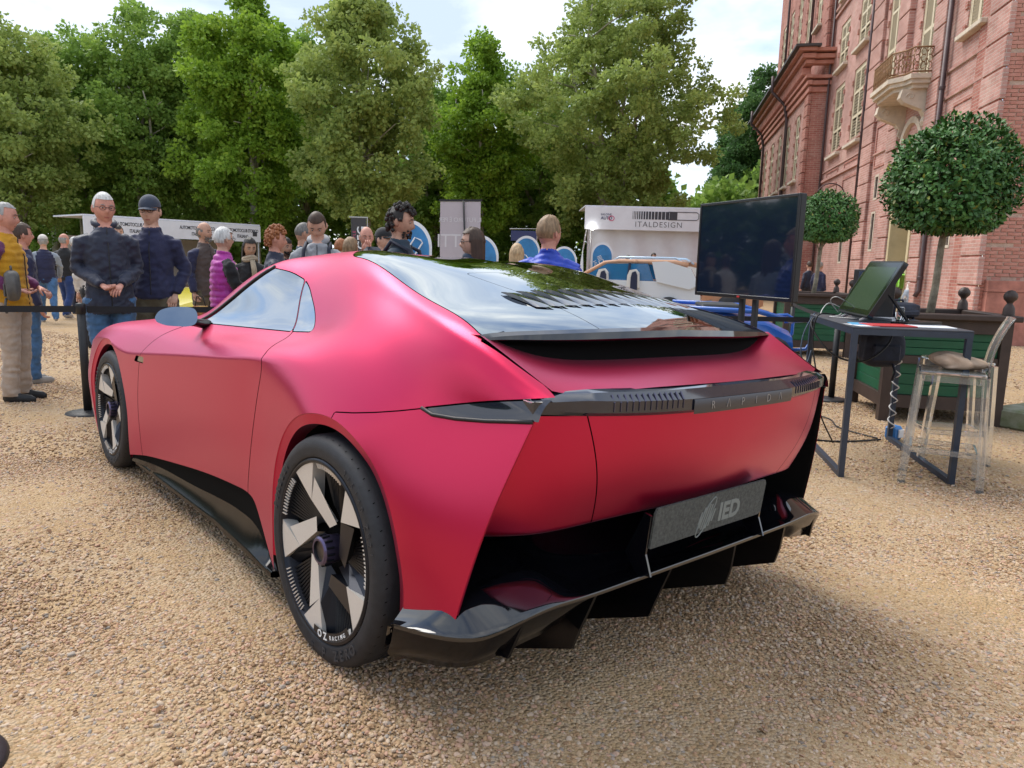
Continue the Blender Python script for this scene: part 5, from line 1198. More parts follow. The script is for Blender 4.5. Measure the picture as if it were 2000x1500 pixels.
# blue drop flags
def drop_flag(px, Y, ztop, w, label, rz, tilt, text_s=None):
    p = at(px, 500, Y); f = thing('drop_flag', label, 'flag', (p.x, Y, gz(p.x, Y)), rz, 'blue drop flags of the exhibitor'); hz = ztop
    prof = []
    for t in np.linspace(0, math.pi, 26): prof.append((w * math.cos(t), hz - w * 1.15 + w * 1.15 * math.sin(t)))
    prof = [(w * .62, .12), (w * .95, hz * .45)] + prof + [(-w * .95, hz * .45), (-w * .62, .12)]
    def sh(k, y): return [(x * k, y + .05 * math.sin(z * 2.5 + px), (z - hz * .5) * (1 - (1 - k) * .55) + hz * .5) for x, z in prof]
    n = len(prof); out, inn = sh(1, 0), sh(.87, -.012)
    MB().add(out, [tuple(range(n))]).add([(x, y + .01, z) for x, y, z in out], [tuple(range(n))[::-1]]).build('flag_border', FLAG_WHITE, f)
    MB().add(inn, [tuple(range(n))]).build('flag_cloth', FLAG_BLUE, f)
    if text_s:
        Mx = frame_m((.0, -.05, hz * .62), (math.cos(tilt), 0, math.sin(tilt)), (-math.sin(tilt), 0, math.cos(tilt))); c = Mx
        MB().tube([c @ Vector(v) for v in ((-.5 * w, .32 * w, 0), (.9 * w, .32 * w, 0), (.95 * w, .05 * w, 0), (.9 * w, -.08 * w, 0), (-.5 * w, -.08 * w, 0))], .018, 5).build('flag_emblem', FLAG_WHITE, f)
        for k in range(4): MB().box(c @ Vector((-.9 * w + k * .12 * w, .12 * w, 0)), (.05 * w, .01, .4 * w), rot=c.to_3x3() @ Matrix.Rotation(R(90), 3, 'X')).build('flag_bar', FLAG_WHITE, f)
        text('flag_lettering', text_s, .42 * w, c @ Matrix.Translation((0, -.45 * w, .002)) @ Matrix.Diagonal((-1, 1, -1, 1)), FLAG_WHITE, f, .003)
    MB().tube([(0, .05, 0), (0, .05, hz * .4)], .02, 6).build('flag_pole', POLE, f)
    return f
drop_flag(800, 17, 2.32, .52, 'largest blue drop flag behind the curly haired man', .3, 1.0, 'SIGN')
drop_flag(937, 18, 2.05, .46, 'blue drop flag just right of the lilac banner', .2, 1.0)
drop_flag(1028, 24, 2.28, .44, 'blue drop flag left of the man in the blue puffer jacket', 0, -.9, 'DESIGN')
drop_flag(1102, 23, 1.95, .40, 'blue drop flag right of the man in the blue puffer jacket', 0, -.9, 'SIGN')
drop_flag(1176, 27, 2.22, .40, 'blue drop flag in front of the white tent curtain', 0, -1.1, 'DESIGN')
# lilac roll-up banner seen from behind
p = at(898, 500, 12.0); b = thing('banner_stand', 'lilac roll-up banner with reversed lettering and a black pole', 'banner', (p.x, 12, gz(p.x, 12)), -.25)
LILAC = mat('lilac_cloth', (.47, .42, .45), rough=.7, vary=.03); MB().box((0, 0, 1.18), (.68, .012, 2.34)).build('banner_cloth', LILAC, b); MB().box((0, 0, 2.37), (.72, .03, .03)).build('top_bar', SATIN_BLACK, b); MB().tube([(.06, -.03, 2.36), (.13, -.05, 1.2), (.18, -.04, .05)], .014, 6).build('support_pole', SATIN_BLACK, b, True); MB().box((0, 0, .05), (.74, .2, .08), bev=.02).build('base', SATIN_BLACK, b)
LT = mat('pale_print', (.62, .60, .62), rough=.7)
for s, z, sz, x in (('IL FUTURO È PER', 2.06, .10, 0), ('TUTTI', 1.72, .30, 0), ('OR', 1.40, .13, -.02)): text('banner_lettering', s, sz, frame_m((x, -.008, z), (-1, 0, 0), (0, 0, 1)) @ Matrix.Rotation(math.pi, 4, 'Y') @ Matrix.Diagonal((-1, 1, 1, 1)), LT, b, .0005, .95)
# dark banner
p = at(701, 500, 21); b = thing('banner_stand', 'small dark grey banner with tall white letters behind the crowd', 'banner', (p.x, 21, gz(p.x, 21)), .1)
MB().box((0, 0, 1.3), (.42, .02, 2.5)).build('banner_cloth', mat('charcoal_cloth', (.045, .045, .05), rough=.6), b); MB().box((.0, 0, 2.57), (.52, .03, .03)).box((.245, 0, 1.3), (.02, .03, 2.5)).build('banner_frame', POLE, b)
text('banner_lettering', 'GFG', .34, frame_m((.09, -.014, 2.0), (0, 0, 1), (-1, 0, 0)), FLAG_WHITE, b, .001, bold=.003); text('banner_lettering', 'STYLE', .11, frame_m((-.12, -.014, 2.0), (0, 0, 1), (-1, 0, 0)), PRINT_P, b, .001, 1.4)
p = at(1022, 500, 26); b = thing('banner_stand', 'little dark board on a frame between the blue flags', 'banner', (p.x, 26, gz(p.x, 26)), 0); MB().box((0, 0, 2.35), (.9, .03, .35)).build('board', PRINT_N, b); MB().tube([(.46, 0, 0), (.46, 0, 2.6), (-.5, 0, 2.58)], .02, 6).build('frame', POLE, b)
# white and tan open concept SUV
CW = mat('pearl_white_paint', (.62, .66, .70), rough=.2, coat=.6, coat_rough=.05); TAN = mat('tan_trim', (.50, .27, .16), rough=.5, vary=.1); SEATW = mat('white_leather', (.68, .66, .62), rough=.5); BLUEG = mat('blue_tinted_glass', (.03, .16, .34), rough=.05, spec=.8, coat=1.0, coat_rough=.02)
NAVYP = mat('navy_pad', (.012, .018, .05), rough=.6); REDL = mat('red_lens', (.25, .01, .01), rough=.15)
p = at(1255, 560, 18.0); SUVX = p.x
V_ = thing('white_suv', 'white and tan open concept SUV with its tailgate up', 'car', (p.x, 18.0, gz(p.x, 18)), R(-24))
# local: y away from viewer, x to the right; rear of the car towards the viewer on the right
def side_poly(pts, y0, y1): return [(x, y0, z) for x, z in pts], [(x, y1, z) for x, z in pts]
mb = MB(); lower = [(-2.05, .35), (-2.05, .95), (-1.2, 1.06), (1.35, 1.06), (1.55, .9), (1.55, .35)]
for ys in ((-.85, .85),):
    A, Bb = side_poly(lower, *ys); n = len(A); mb.add(A + Bb, [tuple(range(n)), tuple(range(n, 2 * n))[::-1]] + [(i, n + i, n + (i + 1) % n, (i + 1) % n) for i in range(n)])
mb.build('body', CW, V_)
mb = MB()
for y in (-.80, .80): mb.tube([(-1.55, y * 1.04, 1.0), (-.75, y * .92, 1.46), (-.4, y * .9, 1.50), (.9, y * .88, 1.50), (1.2, y * .88, 1.44)], [.05, .05, .05, .06, .06], 8)
mb.tube([(.0, -.78, 1.50), (0, .78, 1.50)], .05, 8).build('roof_frame', TAN, V_, True)
MB().box((.25, 0, 1.525), (1.6, 1.3, .035), bev=.015).build('roof_panel', CW, V_)
for y in (-.62, .62): MB().tube([(-.6, y, 1.50), (-.45, y, 1.60), (.9, y, 1.60), (1.1, y, 1.48)], .025, 8).build('roof_rail', mat('pale_blue_metal', (.45, .58, .70), rough=.25, metal=.3), V_, True)
for y in (-.86,): 
    q = [(.55, 1.05), (.42, 1.50), (.75, 1.52), (1.32, 1.36), (1.52, 1.0), (1.30, .9)]; MB().prism(q, -.06, .06, 0, Matrix(((1, 0, 0, 0), (0, 0, 1, y), (0, 1, 0, 0), (0, 0, 0, 1)))).build('rear_quarter_panel', CW, V_)
    g = [(-1.35, 1.07), (-.68, 1.44), (.30, 1.46), (.45, 1.07)]; MB().prism(g, -.012, .012, 0, Matrix(((1, 0, 0, 0), (0, 0, 1, y + .05), (0, 1, 0, 0), (0, 0, 0, 1)))).build('side_glass', BLUEG, V_); MB().tube([(-.15, y + .02, 1.06), (-.12, y + .02, 1.47)], .03, 6).build('window_pillar', NAVYP, V_)
MB().prism([(-1.35, 1.07), (-.68, 1.44), (.30, 1.46), (.45, 1.07)], -.012, .012, 0, Matrix(((1, 0, 0, 0), (0, 0, 1, .82), (0, 1, 0, 0), (0, 0, 0, 1)))).build('side_glass', BLUEG, V_)
for x in (-.75, .0, .75):
    for y in ((-.98,) if x < .6 else (-.35, .35)):
        s = bpy.data.objects.new('seat', None); link(s, V_); yy = y if x > .6 else -.93
        pr = [(-.15, .9), (-.14, 1.18), (-.09, 1.30), (.05, 1.33), (.13, 1.24), (.15, .9)]; MB().prism([(a + x, z) for a, z in pr], -.05, .05, 0, Matrix(((1, 0, 0, 0), (0, 0, 1, yy + .03), (0, 1, 0, 0), (0, 0, 0, 1)))).build('headrest', SEATW, s); MB().prism([(a * .55 + x + .03, z - .05) for a, z in pr], -.02, .02, 0, Matrix(((1, 0, 0, 0), (0, 0, 1, yy - .03), (0, 1, 0, 0), (0, 0, 0, 1)))).build('pad', NAVYP, s)
MB().box((1.56, 0, .80), (.05, 1.4, .34), bev=.02).build('tail_frame', TAN, V_); MB().box((1.50, 0, 1.40), (.10, 1.45, .09), bev=.02).build('hatch_frame', TAN, V_)
for y in (-.78, .78): MB().box((1.56, y, .92), (.06, .14, .32), bev=.03).build('tail_lamp', REDL, V_)
MB().tube([(1.5, .72, .95), (1.62, .74, 1.3), (1.3, .74, 1.5)], .05, 8).build('hatch_pillar', SEATW, V_, True); MB().box((1.15, 0, .98), (.7, 1.3, .05)).build('boot_floor', SEATW, V_)
MB().lathe([(.05, .0), (.075, .01), (.075, .03), (.0, .03)], 12, (1.66, .45, 1.12), 'x').build('filler_cap', POLE, V_)
for x in (-1.35, .85):
    for y in (-.84, .84): MB().lathe([(.0, -.1), (.20, -.1), (.34, -.09), (.36, 0), (.34, .09), (.2, .1), (0, .1)], 24, (x, y, .36), 'y').build('wheel', RUBBER, V_, True)
MB().box((-1.7, .2, 1.12), (.9, 1.2, .05), bev=.02).build('bonnet', SEATW, V_)
p = at(1340, 560, 20.0); V2 = thing('tan_wagon', 'tan boxy concept car just behind the white SUV', 'car', (p.x + .4, 21.0, gz(p.x, 21)), R(-24))
MB().prism([(-2, .35), (-2, .95), (-1, 1.05), (-.7, 1.50), (1.5, 1.50), (1.9, 1.0), (1.9, .35)], -.8, .8, 0, Matrix(((1, 0, 0, 0), (0, 0, 1, 0), (0, 1, 0, 0), (0, 0, 0, 1)))).build('body', TAN, V2); MB().prism([(-.55, 1.08), (-.4, 1.42), (.3, 1.42), (.3, 1.08)], -.83, -.80, 0, Matrix(((1, 0, 0, 0), (0, 0, 1, 0), (0, 1, 0, 0), (0, 0, 0, 1)))).prism([(.4, 1.08), (.4, 1.42), (1.3, 1.42), (1.6, 1.08)], -.83, -.80, 0, Matrix(((1, 0, 0, 0), (0, 0, 1, 0), (0, 1, 0, 0), (0, 0, 0, 1)))).build('window', SEATW, V2)
for x in (-1.3, 1.2): MB().lathe([(0, -.1), (.33, -.1), (.36, 0), (.33, .1), (0, .1)], 20, (x, -.78, .36), 'y').build('wheel', RUBBER, V2, True)
# blue open roadster, only its tail and tubes show beyond the coupe
BLUE_P = mat('bright_blue_paint', (.012, .10, .42), rough=.3, coat=.5, coat_rough=.08)
p = at(1430, 600, 9.4); V3 = thing('blue_roadster', 'bright blue open roadster with tubular frame below the screen', 'car', (p.x, 9.4, gz(p.x, 9.4)), R(-8))
rows = []
for x, hw, zt in ((-1.5, .55, .74), (-1.0, .72, .86), (-.3, .80, .87), (.3, .78, .80), (.62, .70, .66)):
    rows.append([(x, -hw, .28), (x, -hw - .04, .5), (x, -hw + .05, zt - .06), (x, -hw * .6, zt), (x, 0, zt + .01), (x, hw * .6, zt), (x, hw - .05, zt - .06), (x, hw + .04, .5), (x, hw, .28)])
o = MB().grid(rows).add(rows[-1], [tuple(range(9))]).build('body', BLUE_P, V3, True); auto_smooth(o, 40)
for y in (-.5, .5): MB().tube([(.55, y, .78), (.80, y, .80), (.88, y, .76), (.88, y, .55), (.82, y, .45), (.5, y, .42)], .022, 8).build('bumper_tube', BLUE_P, V3, True)
MB().tube([(-.7, -.75, .92), (.2, -.77, .90), (.6, -.7, .80)], .03, 8).tube([(-.7, .75, .92), (.2, .77, .90), (.6, .7, .80)], .03, 8).build('side_rail', BLUE_P, V3, True); MB().box((-.2, -.2, .93), (.5, .8, .06), bev=.02).build('cockpit_trim', SATIN_BLACK, V3)
for x in (-1.1, .35):
    for y in (-.72, .72): MB().lathe([(0, -.11), (.28, -.11), (.31, 0), (.28, .11), (0, .11)], 20, (x, y, .31), 'y').build('wheel', RUBBER, V3, True)
# yellow sports car glimpsed between the onlookers
YEL = mat('yellow_paint', (.62, .50, .01), rough=.25, coat=.6); p = at(372, 560, 12.0); V4 = thing('yellow_car', 'low yellow sports car glimpsed between the people on the left', 'car', (-5.56, 13.0, gz(-5.5, 13)), R(78))
rows = [[(x, -hw, .3), (x, -hw - .03, .5), (x, -hw * .85, zt), (x, 0, zt + .05), (x, hw * .85, zt), (x, hw + .03, .5), (x, hw, .3)] for x, hw, zt in ((-1.5, .7, .6), (-.8, .82, .72), (0, .85, .80), (.8, .85, .78), (1.35, .75, .66))]
o = MB().grid(rows).add(rows[-1], [tuple(range(7))]).add(rows[0], [tuple(range(7))[::-1]]).build('body', YEL, V4, True); auto_smooth(o, 40); MB().box((1.05, -.2, .28), (.9, 1.5, .12)).build('skirt', SEATW, V4)
for x in (-1.0, .85):
    for y in (-.78, .78): MB().lathe([(0, -.1), (.28, -.1), (.31, 0), (.28, .1), (0, .1)], 20, (x, y, .31), 'y').build('wheel', RUBBER, V4, True)
# ================================================================== exhibition furniture beside the car
SLATE_BLUE = mat('slate_blue_steel', (.045, .058, .085), rough=.42, metal=.3, vary=.12, vscale=10)
BLACK_PL = mat('black_plastic', (.012, .012, .014), rough=.35); BLACK_MT = mat('black_powdercoat', (.016, .016, .018), rough=.5, vary=.2, vscale=20)
SCREEN = mat('screen_glass', (.008, .014, .030), rough=.05, spec=.6, coat=.3, coat_rough=.02); CABLE = mat('black_cable', (.01, .01, .01), rough=.5); CABLE_W = mat('white_cable', (.62, .60, .58), rough=.5)
NAVY_BAG = mat('navy_nylon', (.012, .016, .032), rough=.7, vary=.3, vscale=14, bump=.4, bscale=60)
# ---- big television on a twin-pole stand
tvR, tvL = Vector((1.858, 4.86)), Vector((1.472, 5.90)); ctr = (tvR + tvL) / 2; g = gz(ctr.x, ctr.y); dirv = (tvR - tvL).normalized(); Wt = (tvR - tvL).length
TV = thing('television', 'large black flat screen on twin poles right of the car', 'television', (ctr.x, ctr.y, g), math.atan2(dirv.y, dirv.x))
zb, zt = 1.105 - g, 1.815 - g; hh = zt - zb; zc_ = (zb + zt) / 2
MB().box((0, .012, zc_), (Wt, .05, hh), bev=.006).build('housing', BLACK_PL, TV); fr = MB()
for x in (-Wt / 2 + .010, Wt / 2 - .010): fr.box((x, -.018, zc_), (.020, .012, hh), bev=.003)
fr.box((0, -.018, zt - .010), (Wt - .042, .0118, .020), bev=.003).box((0, -.018, zb + .014), (Wt - .042, .0118, .028), bev=.003).build('bezel', mat('bezel_black', (.015, .015, .017), rough=.25), TV)
MB().box((0, -.015, zc_ + .004), (Wt - .040, .004, hh - .048)).build('screen', SCREEN, TV); MB().box((.0, -.0255, zb + .014), (.03, .002, .012)).build('logo_badge', mat('red_badge', (.5, .03, .03), rough=.4), TV)
for x in (-.075, .075): MB().tube([(x, .075, .03), (x, .075, zt - .15)], .024, 12).build('pole', BLACK_MT, TV, True)
MB().box((0, .10, .02), (.80, .50, .025), bev=.008).build('base_plate', BLACK_MT, TV); MB().box((0, .055, zc_), (.45, .04, .35)).build('mount_plate', BLACK_MT, TV)
# ---- bar table
TFL = Vector((2.255, 4.831)); tg = gz(*TFL); TA = math.atan2(-.177, .984); TM = Matrix.Translation((TFL.x, TFL.y, tg)) @ Matrix.Rotation(TA, 4, 'Z'); TW, TD, THh = .735, 1.32, 1.035
TB = thing('bar_table', 'tall slate blue steel table with loop legs', 'table', (TFL.x, TFL.y, tg), TA); t_ = .038
MB().box((TW / 2, TD / 2, THh - .006), (TW, TD, .012), bev=.003).build('table_top', mat('slate_top', (.060, .066, .080), rough=.4, vary=.1, vscale=5), TB)
for yy in (t_ / 2, TD - t_ / 2): MB().box((TW / 2, yy, THh - .032), (TW - 2 * t_, t_, .04)).build('apron', SLATE_BLUE, TB)
for x in (t_ / 2, TW - t_ / 2):
    MB().box((x, TD / 2, THh - .032), (t_, TD, .0398)).build('side_rail', SLATE_BLUE, TB); MB().box((x, TD / 2, t_ / 2), (t_, TD - 2 * t_, t_)).build('foot_bar', SLATE_BLUE, TB)
    for y in (t_ / 2, TD - t_ / 2): MB().box((x, y, (THh - .052) / 2), (t_ - .001, t_ - .001, THh - .052)).build('leg', SLATE_BLUE, TB)
def on_table(x, y, z=0.0): return TM @ Vector((x, y, THh + z))
# ---- drawing display on its easel, facing left
n0, f0 = Vector((2.50, 5.16, 1.005)), Vector((2.585, 5.84, 1.01)); ex = (n0 - f0).normalized(); upv = Vector((.215, .02, .395)); upv = (upv - ex * upv.dot(ex)); Lw, Lh = (n0 - f0).length, upv.length
base = f0.lerp(n0, .5); base.z = TM.translation.z + THh
DP = thing('drawing_display', 'tilted drawing tablet display on the bar table', 'monitor', tuple(base)); Mx = frame_m(Vector(f0) - base, ex, upv)
MB().prism(round_poly([(0, 0), (Lw, 0), (Lw, Lh), (0, Lh)], .03, 4), -.035, 0, 0, Mx).build('housing', BLACK_PL, DP); MB().prism([(.06, .05), (Lw - .06, .05), (Lw - .06, Lh - .05), (.06, Lh - .05)], .0, .0015, 0, Mx).build('screen', mat('tablet_screen', (.035, .060, .040), rough=.12, spec=.6), DP); MB().prism([(.012, .012), (Lw - .012, .012), (Lw - .012, Lh - .012), (.012, Lh - .012)], -.001, .0008, 0, Mx).build('glass', mat('tablet_glass', (.006, .010, .010), rough=.08, spec=.6), DP)
for q in (.2, .8):
    p = Mx @ Vector((Lw * q, .05, -.03)); MB().tube([p, (p.x + .02, p.y, .05), (p.x - .06, p.y - .01, .012)], [.014, .014, .012], 6).build('foot', POLE, DP, True); p2 = Mx @ Vector((Lw * q, Lh * .55, -.03)); MB().bar(p2, (p2.x + .20, p2.y, .008), .03, .012).build('easel_leg', BLACK_PL, DP)
# ---- computer tower
c = on_table(.40, 1.06); PC = thing('computer_tower', 'black computer tower behind the drawing display', 'computer', tuple(c), TA + R(8)); MB().box((0, 0, .195), (.17, .38, .37), bev=.006).build('case', BLACK_PL, PC); MB().box((-.087, -.05, .2), (.006, .26, .33)).build('side_panel', mat('dark_blue_panel', (.02, .03, .06), rough=.25), PC); MB().box((0, 0, .005), (.15, .34, .01)).build('feet', CABLE, PC)
for k in range(4): MB().box((-.03 + .02 * k, -.191, .30), (.012, .004, .006)).build('port', POLE, PC)
# ---- backpack slumped on the table and one hanging under it
def bag(name, label, cat, loc, rz, w, d, h, material, strap=True, seed=1):
    o = thing(name, label, cat, loc, rz); bm = bmesh.new(); bmesh.ops.create_icosphere(bm, subdivisions=4, radius=1)
    for v in bm.verts:
        p = v.co; q = 1 + .05 * math.sin(5 * p.x + seed) * math.sin(4 * p.z + 2) + .04 * math.sin(9 * p.y + 3 * p.z)
        f = lambda a, e: math.copysign(abs(a) ** e, a); v.co = Vector((f(p.x, .62) * w / 2, f(p.y, .7) * d / 2, f(p.z, .62) * h / 2 + h / 2)) * 1.0; v.co.x *= q * (1 - .12 * max(0, p.z)); v.co.y *= q
    for f_ in bm.faces: f_.smooth = True
    me = bpy.data.meshes.new('sack'); bm.to_mesh(me); bm.free(); me.materials.append(material); link(bpy.data.objects.new('sack', me), o)
    MB().box((0, -d * .47, h * .36), (w * .66, d * .16, h * .42), bev=.02).build('front_pocket', material, o)
    if strap: MB().tube([(-.05, 0, h * .97), (-.04, 0, h * 1.12), (.04, 0, h * 1.12), (.05, 0, h * .97)], .009, 6).build('grab_handle', material, o, True); MB().tube([(w * .2, -d * .4, h * .1), (w * .24, -d * .5, -.03), (w * .2, -d * .45, -.10)], .011, 5).build('strap', material, o, True)
    return o
bag('backpack', 'dark backpack slumped on the bar table', 'backpack', tuple(on_table(.62, 1.14)), TA + .5, .34, .22, .13, NAVY_BAG, True, 2)
bag('backpack', 'navy backpack hanging beneath the bar table', 'backpack', tuple(on_table(.52, 1.12, -.395)), TA + .2, .34, .20, .335, NAVY_BAG, True, 4)
# ---- papers, folders, keyboard and small things on the table
def slab(name, label, cat, x, y, w, d, h, rz, material, group=None, z=0.0):
    p = on_table(x, y, z + .0006); o = MB().box((0, 0, h / 2), (w, d, h), bev=min(.002, h * .3)).build(name, material); o.location = p; o.rotation_euler = (0, 0, TA + rz); return tag(o, label, cat, group)
WHITE_P = mat('white_paper', (.72, .72, .74), rough=.8); RED_P = mat('red_card', (.50, .04, .04), rough=.5); BLUE_C = mat('cyan_card', (.08, .33, .55), rough=.5)
slab('folder', 'red card folder at the front of the bar table', 'folder', .27, .20, .30, .22, .008, .15, RED_P); slab('folder', 'cyan card folder under the red one', 'folder', .20, .26, .31, .22, .004, -.1, BLUE_C, z=-.0)
slab('paper_sheet', 'white paper sheets at the right front of the bar table', 'paper', .53, .22, .30, .21, .006, -.05, WHITE_P); slab('paper_sheet', 'loose white sheet sticking out left of the red folder', 'paper', .10, .16, .16, .21, .002, .3, WHITE_P)
slab('keyboard', 'thin black keyboard lying on the bar table', 'keyboard', .56, .52, .13, .40, .016, -.9, BLACK_PL); slab('notebook', 'pale notebook beside the display stand', 'notebook', .47, .80, .15, .21, .02, .4, WHITE_P)
m = MB().lathe([(.0, 0), (.03, 0), (.032, .10), (.026, .11), (.0, .11)], 14).build('drinking_glass', mat('clear_glass', (.9, .92, .92), rough=.02, trans=1.0), None, True); m.location = on_table(.50, .70, .001); tag(m, 'small clear glass behind the keyboard', 'glass')
# ---- cables
def cable(name, label, pts, r=.006, material=CABLE, parent=None):
    P = [Vector(p) for p in pts]; out = []
    for i in range(len(P) - 1):
        a, b, c_, d_ = P[max(0, i - 1)], P[i], P[i + 1], P[min(len(P) - 1, i + 2)]
        for t in np.linspace(0, 1, 7)[:-1]: out.append(.5 * ((2 * b) + (c_ - a) * t + (2 * a - 5 * b + 4 * c_ - d_) * t * t + (-a + 3 * b - 3 * c_ + d_) * t ** 3))
    out.append(P[-1]); o = MB().tube(out, r, 6).build(name, material, parent, True); return tag(o, label, 'cable')
tb = on_table
cable('power_cable', 'black cable drooping from the left edge of the bar table', [tb(.12, 1.0, .02), tb(-.02, .95, .01), tb(-.05, .9, -.2), tb(-.02, .8, -.45), tb(.05, .9, -.75), tb(.2, 1.0, -1.02)])
cable('power_cable', 'black cable looping below the table top', [tb(.05, 1.2, .02), tb(-.03, 1.1, -.08), tb(.1, .9, -.28), tb(.3, .8, -.32), tb(.5, .9, -.2), tb(.6, 1.1, -.05)], .007)
cable('power_cable', 'thin cable in a loop by the left table leg', [tb(.02, 1.25, .01), tb(-.06, 1.2, -.15), tb(-.08, 1.15, -.32), tb(-.02, 1.2, -.40), tb(.02, 1.25, -.30)], .006, mat('blue_grey_cable', (.06, .09, .14), rough=.5))
cable('white_cable', 'white cable tangled beside the computer tower', [tb(.18, 1.15, .03), tb(.10, 1.1, .12), tb(.12, 1.0, .16), tb(.22, 1.05, .10), tb(.14, .95, .02), tb(.05, .85, .012), tb(.2, .7, .012)], .004, CABLE_W)
cable('white_cable', 'white connector lead at the back left of the table', [tb(.02, 1.05, .012), tb(.06, 1.15, .06), tb(.12, 1.2, .10), tb(.25, 1.25, .05)], .004, CABLE_W)
sp = [tb(TW - .03 + .028 * math.cos(k * .55), TD - .06 + .028 * math.sin(k * .55), -.04 - k * .0095) for k in range(95)]
o = MB().tube(sp, .005, 6).build('coiled_cable', CABLE_W, None, True); tag(o, 'white coiled cable winding down the back table leg', 'cable')
xg, yg = 3.17, 6.0
cable('floor_cable', 'black cable on the gravel between table and car', [(3.1, 5.95, gz(3.1, 5.95) + .012), (2.7, 5.85, gz(2.7, 5.85) + .010), (2.3, 5.95, gz(2.3, 5.95) + .012), (1.9, 6.0, gz(1.9, 6) + .010), (1.4, 5.8, gz(1.4, 5.8) + .01)], .008)
cable('floor_cable', 'thin wavy cable running back along the gravel', [(3.1, 6.0, gz(3.1, 6) + .01), (2.95, 6.4, gz(2.95, 6.4) + .01), (3.02, 6.8, gz(3, 6.8) + .01), (2.85, 7.3, gz(2.85, 7.3) + .01), (2.9, 7.9, gz(2.9, 7.9) + .01), (2.75, 8.6, gz(2.75, 8.6) + .01)], .006)
o = thing('power_strip', 'blue and white socket block on the gravel by the back table leg', 'socket', (3.24, 6.02, gz(3.24, 6.02)), .4); MB().box((0, 0, .06), (.12, .10, .12), bev=.02).build('case', mat('socket_blue', (.03, .17, .45), rough=.4), o); MB().box((.02, -.055, .06), (.06, .012, .07), bev=.004).build('face', WHITE_P, o)
# ---- clear stools
CLEAR = mat('clear_polycarbonate', (.95, .97, .97), rough=.03, trans=.86, ior=1.45, spec=.6)
def stool(cx, cy, rz, label, back, S=.40, hs=.77):
    g = gz(cx, cy); s = thing('bar_stool', label, 'stool', (cx, cy, g), rz, 'clear plastic bar stools'); h = S / 2; f = .225
    MB().box((0, 0, hs - .012), (S - .02, S - .02, .022), bev=.008).build('seat', CLEAR, s)
    for x in (-1, 1):
        for y in (-1, 1): MB().bar((x * f, y * f * .72, 0), (x * h * .90, y * h * .90, hs - .026), .046, .040).build('leg', CLEAR, s)
    for a, b in (((-1, -1), (1, -1)), ((1, -1), (1, 1)), ((1, 1), (-1, 1)), ((-1, 1), (-1, -1))):
        k = .30; xx, yy = f + (h * .9 - f) * k, f * .72 + (h * .9 - f * .72) * k; MB().bar((a[0] * xx * .90, a[1] * yy * .90, hs * k), (b[0] * xx * .90, b[1] * yy * .90, hs * k), .014, .035).build('footrest', CLEAR, s)
        k = .945; MB().bar((a[0] * h * .80, a[1] * h * .80, hs - .05), (b[0] * h * .80, b[1] * h * .80, hs - .05), .012, .045).build('seat_rail', CLEAR, s)
    if back:
        rows = [[(h * .92 + .10 * t * t + .015 * (1 - (2 * w - 1) ** 2), (w - .5) * (S - .02 - .03 * t), hs - .01 + .37 * t) for w in np.linspace(0, 1, 9)] for t in np.linspace(0, 1, 9)]; rows2 = [[(x + .010, y, z) for x, y, z in r] for r in rows]
        mb = MB().grid(rows, flip=True).grid(rows2); e = [rows[i][0] for i in range(9)] + [rows[8][j] for j in range(1, 9)] + [rows[i][8] for i in range(7, -1, -1)]; e2 = [(x + .010, y, z) for x, y, z in e]; mb.grid([e, e2]); mb.grid([[rows[0][j] for j in range(9)], [rows2[0][j] for j in range(9)]]); mb.build('backrest', CLEAR, s, True, clean=True)
    return s
stool(2.925, 4.80, R(-28), 'clear plastic bar stool with tall backrest, nearest to the camera', True)
stool(3.33, 5.42, R(-12), 'clear plastic backless bar stool between the chair-backed stool and planter', False)
# ---- tan cloth and dark bag on the stool
def cloth(cx, cy, cz, label, w, d, h, material, seed, rz):
    bm = bmesh.new(); bmesh.ops.create_icosphere(bm, subdivisions=4, radius=1)
    for v in bm.verts:
        p = v.co.copy(); q = 1 + .13 * math.sin(4 * p.x + seed) * math.cos(3.3 * p.y + 1) + .09 * math.sin(8 * p.y + 5 * p.x + seed) + .05 * math.sin(15 * p.x + 9 * p.y); v.co = Vector((p.x * w / 2 * q, p.y * d / 2 * q, max(0, (p.z * .5 + .42)) * h * (.6 + .5 * q) * (1 - .35 * p.x)))
    for f_ in bm.faces: f_.smooth = True
    me = bpy.data.meshes.new('folded_cloth'); bm.to_mesh(me); bm.free(); me.materials.append(material); o = link(bpy.data.objects.new('folded_cloth', me)); o.location = (cx, cy, cz); o.rotation_euler = (0, 0, rz); return tag(o, label, 'cloth')
cloth(2.97, 4.80, gz(2.9, 4.8) + .772, 'crumpled tan jacket lying on the stool seat', .33, .25, .10, mat('tan_cloth', (.58, .42, .30), rough=.85, vary=.15, vscale=8, bump=.4, bscale=40), 2.0, -.35)
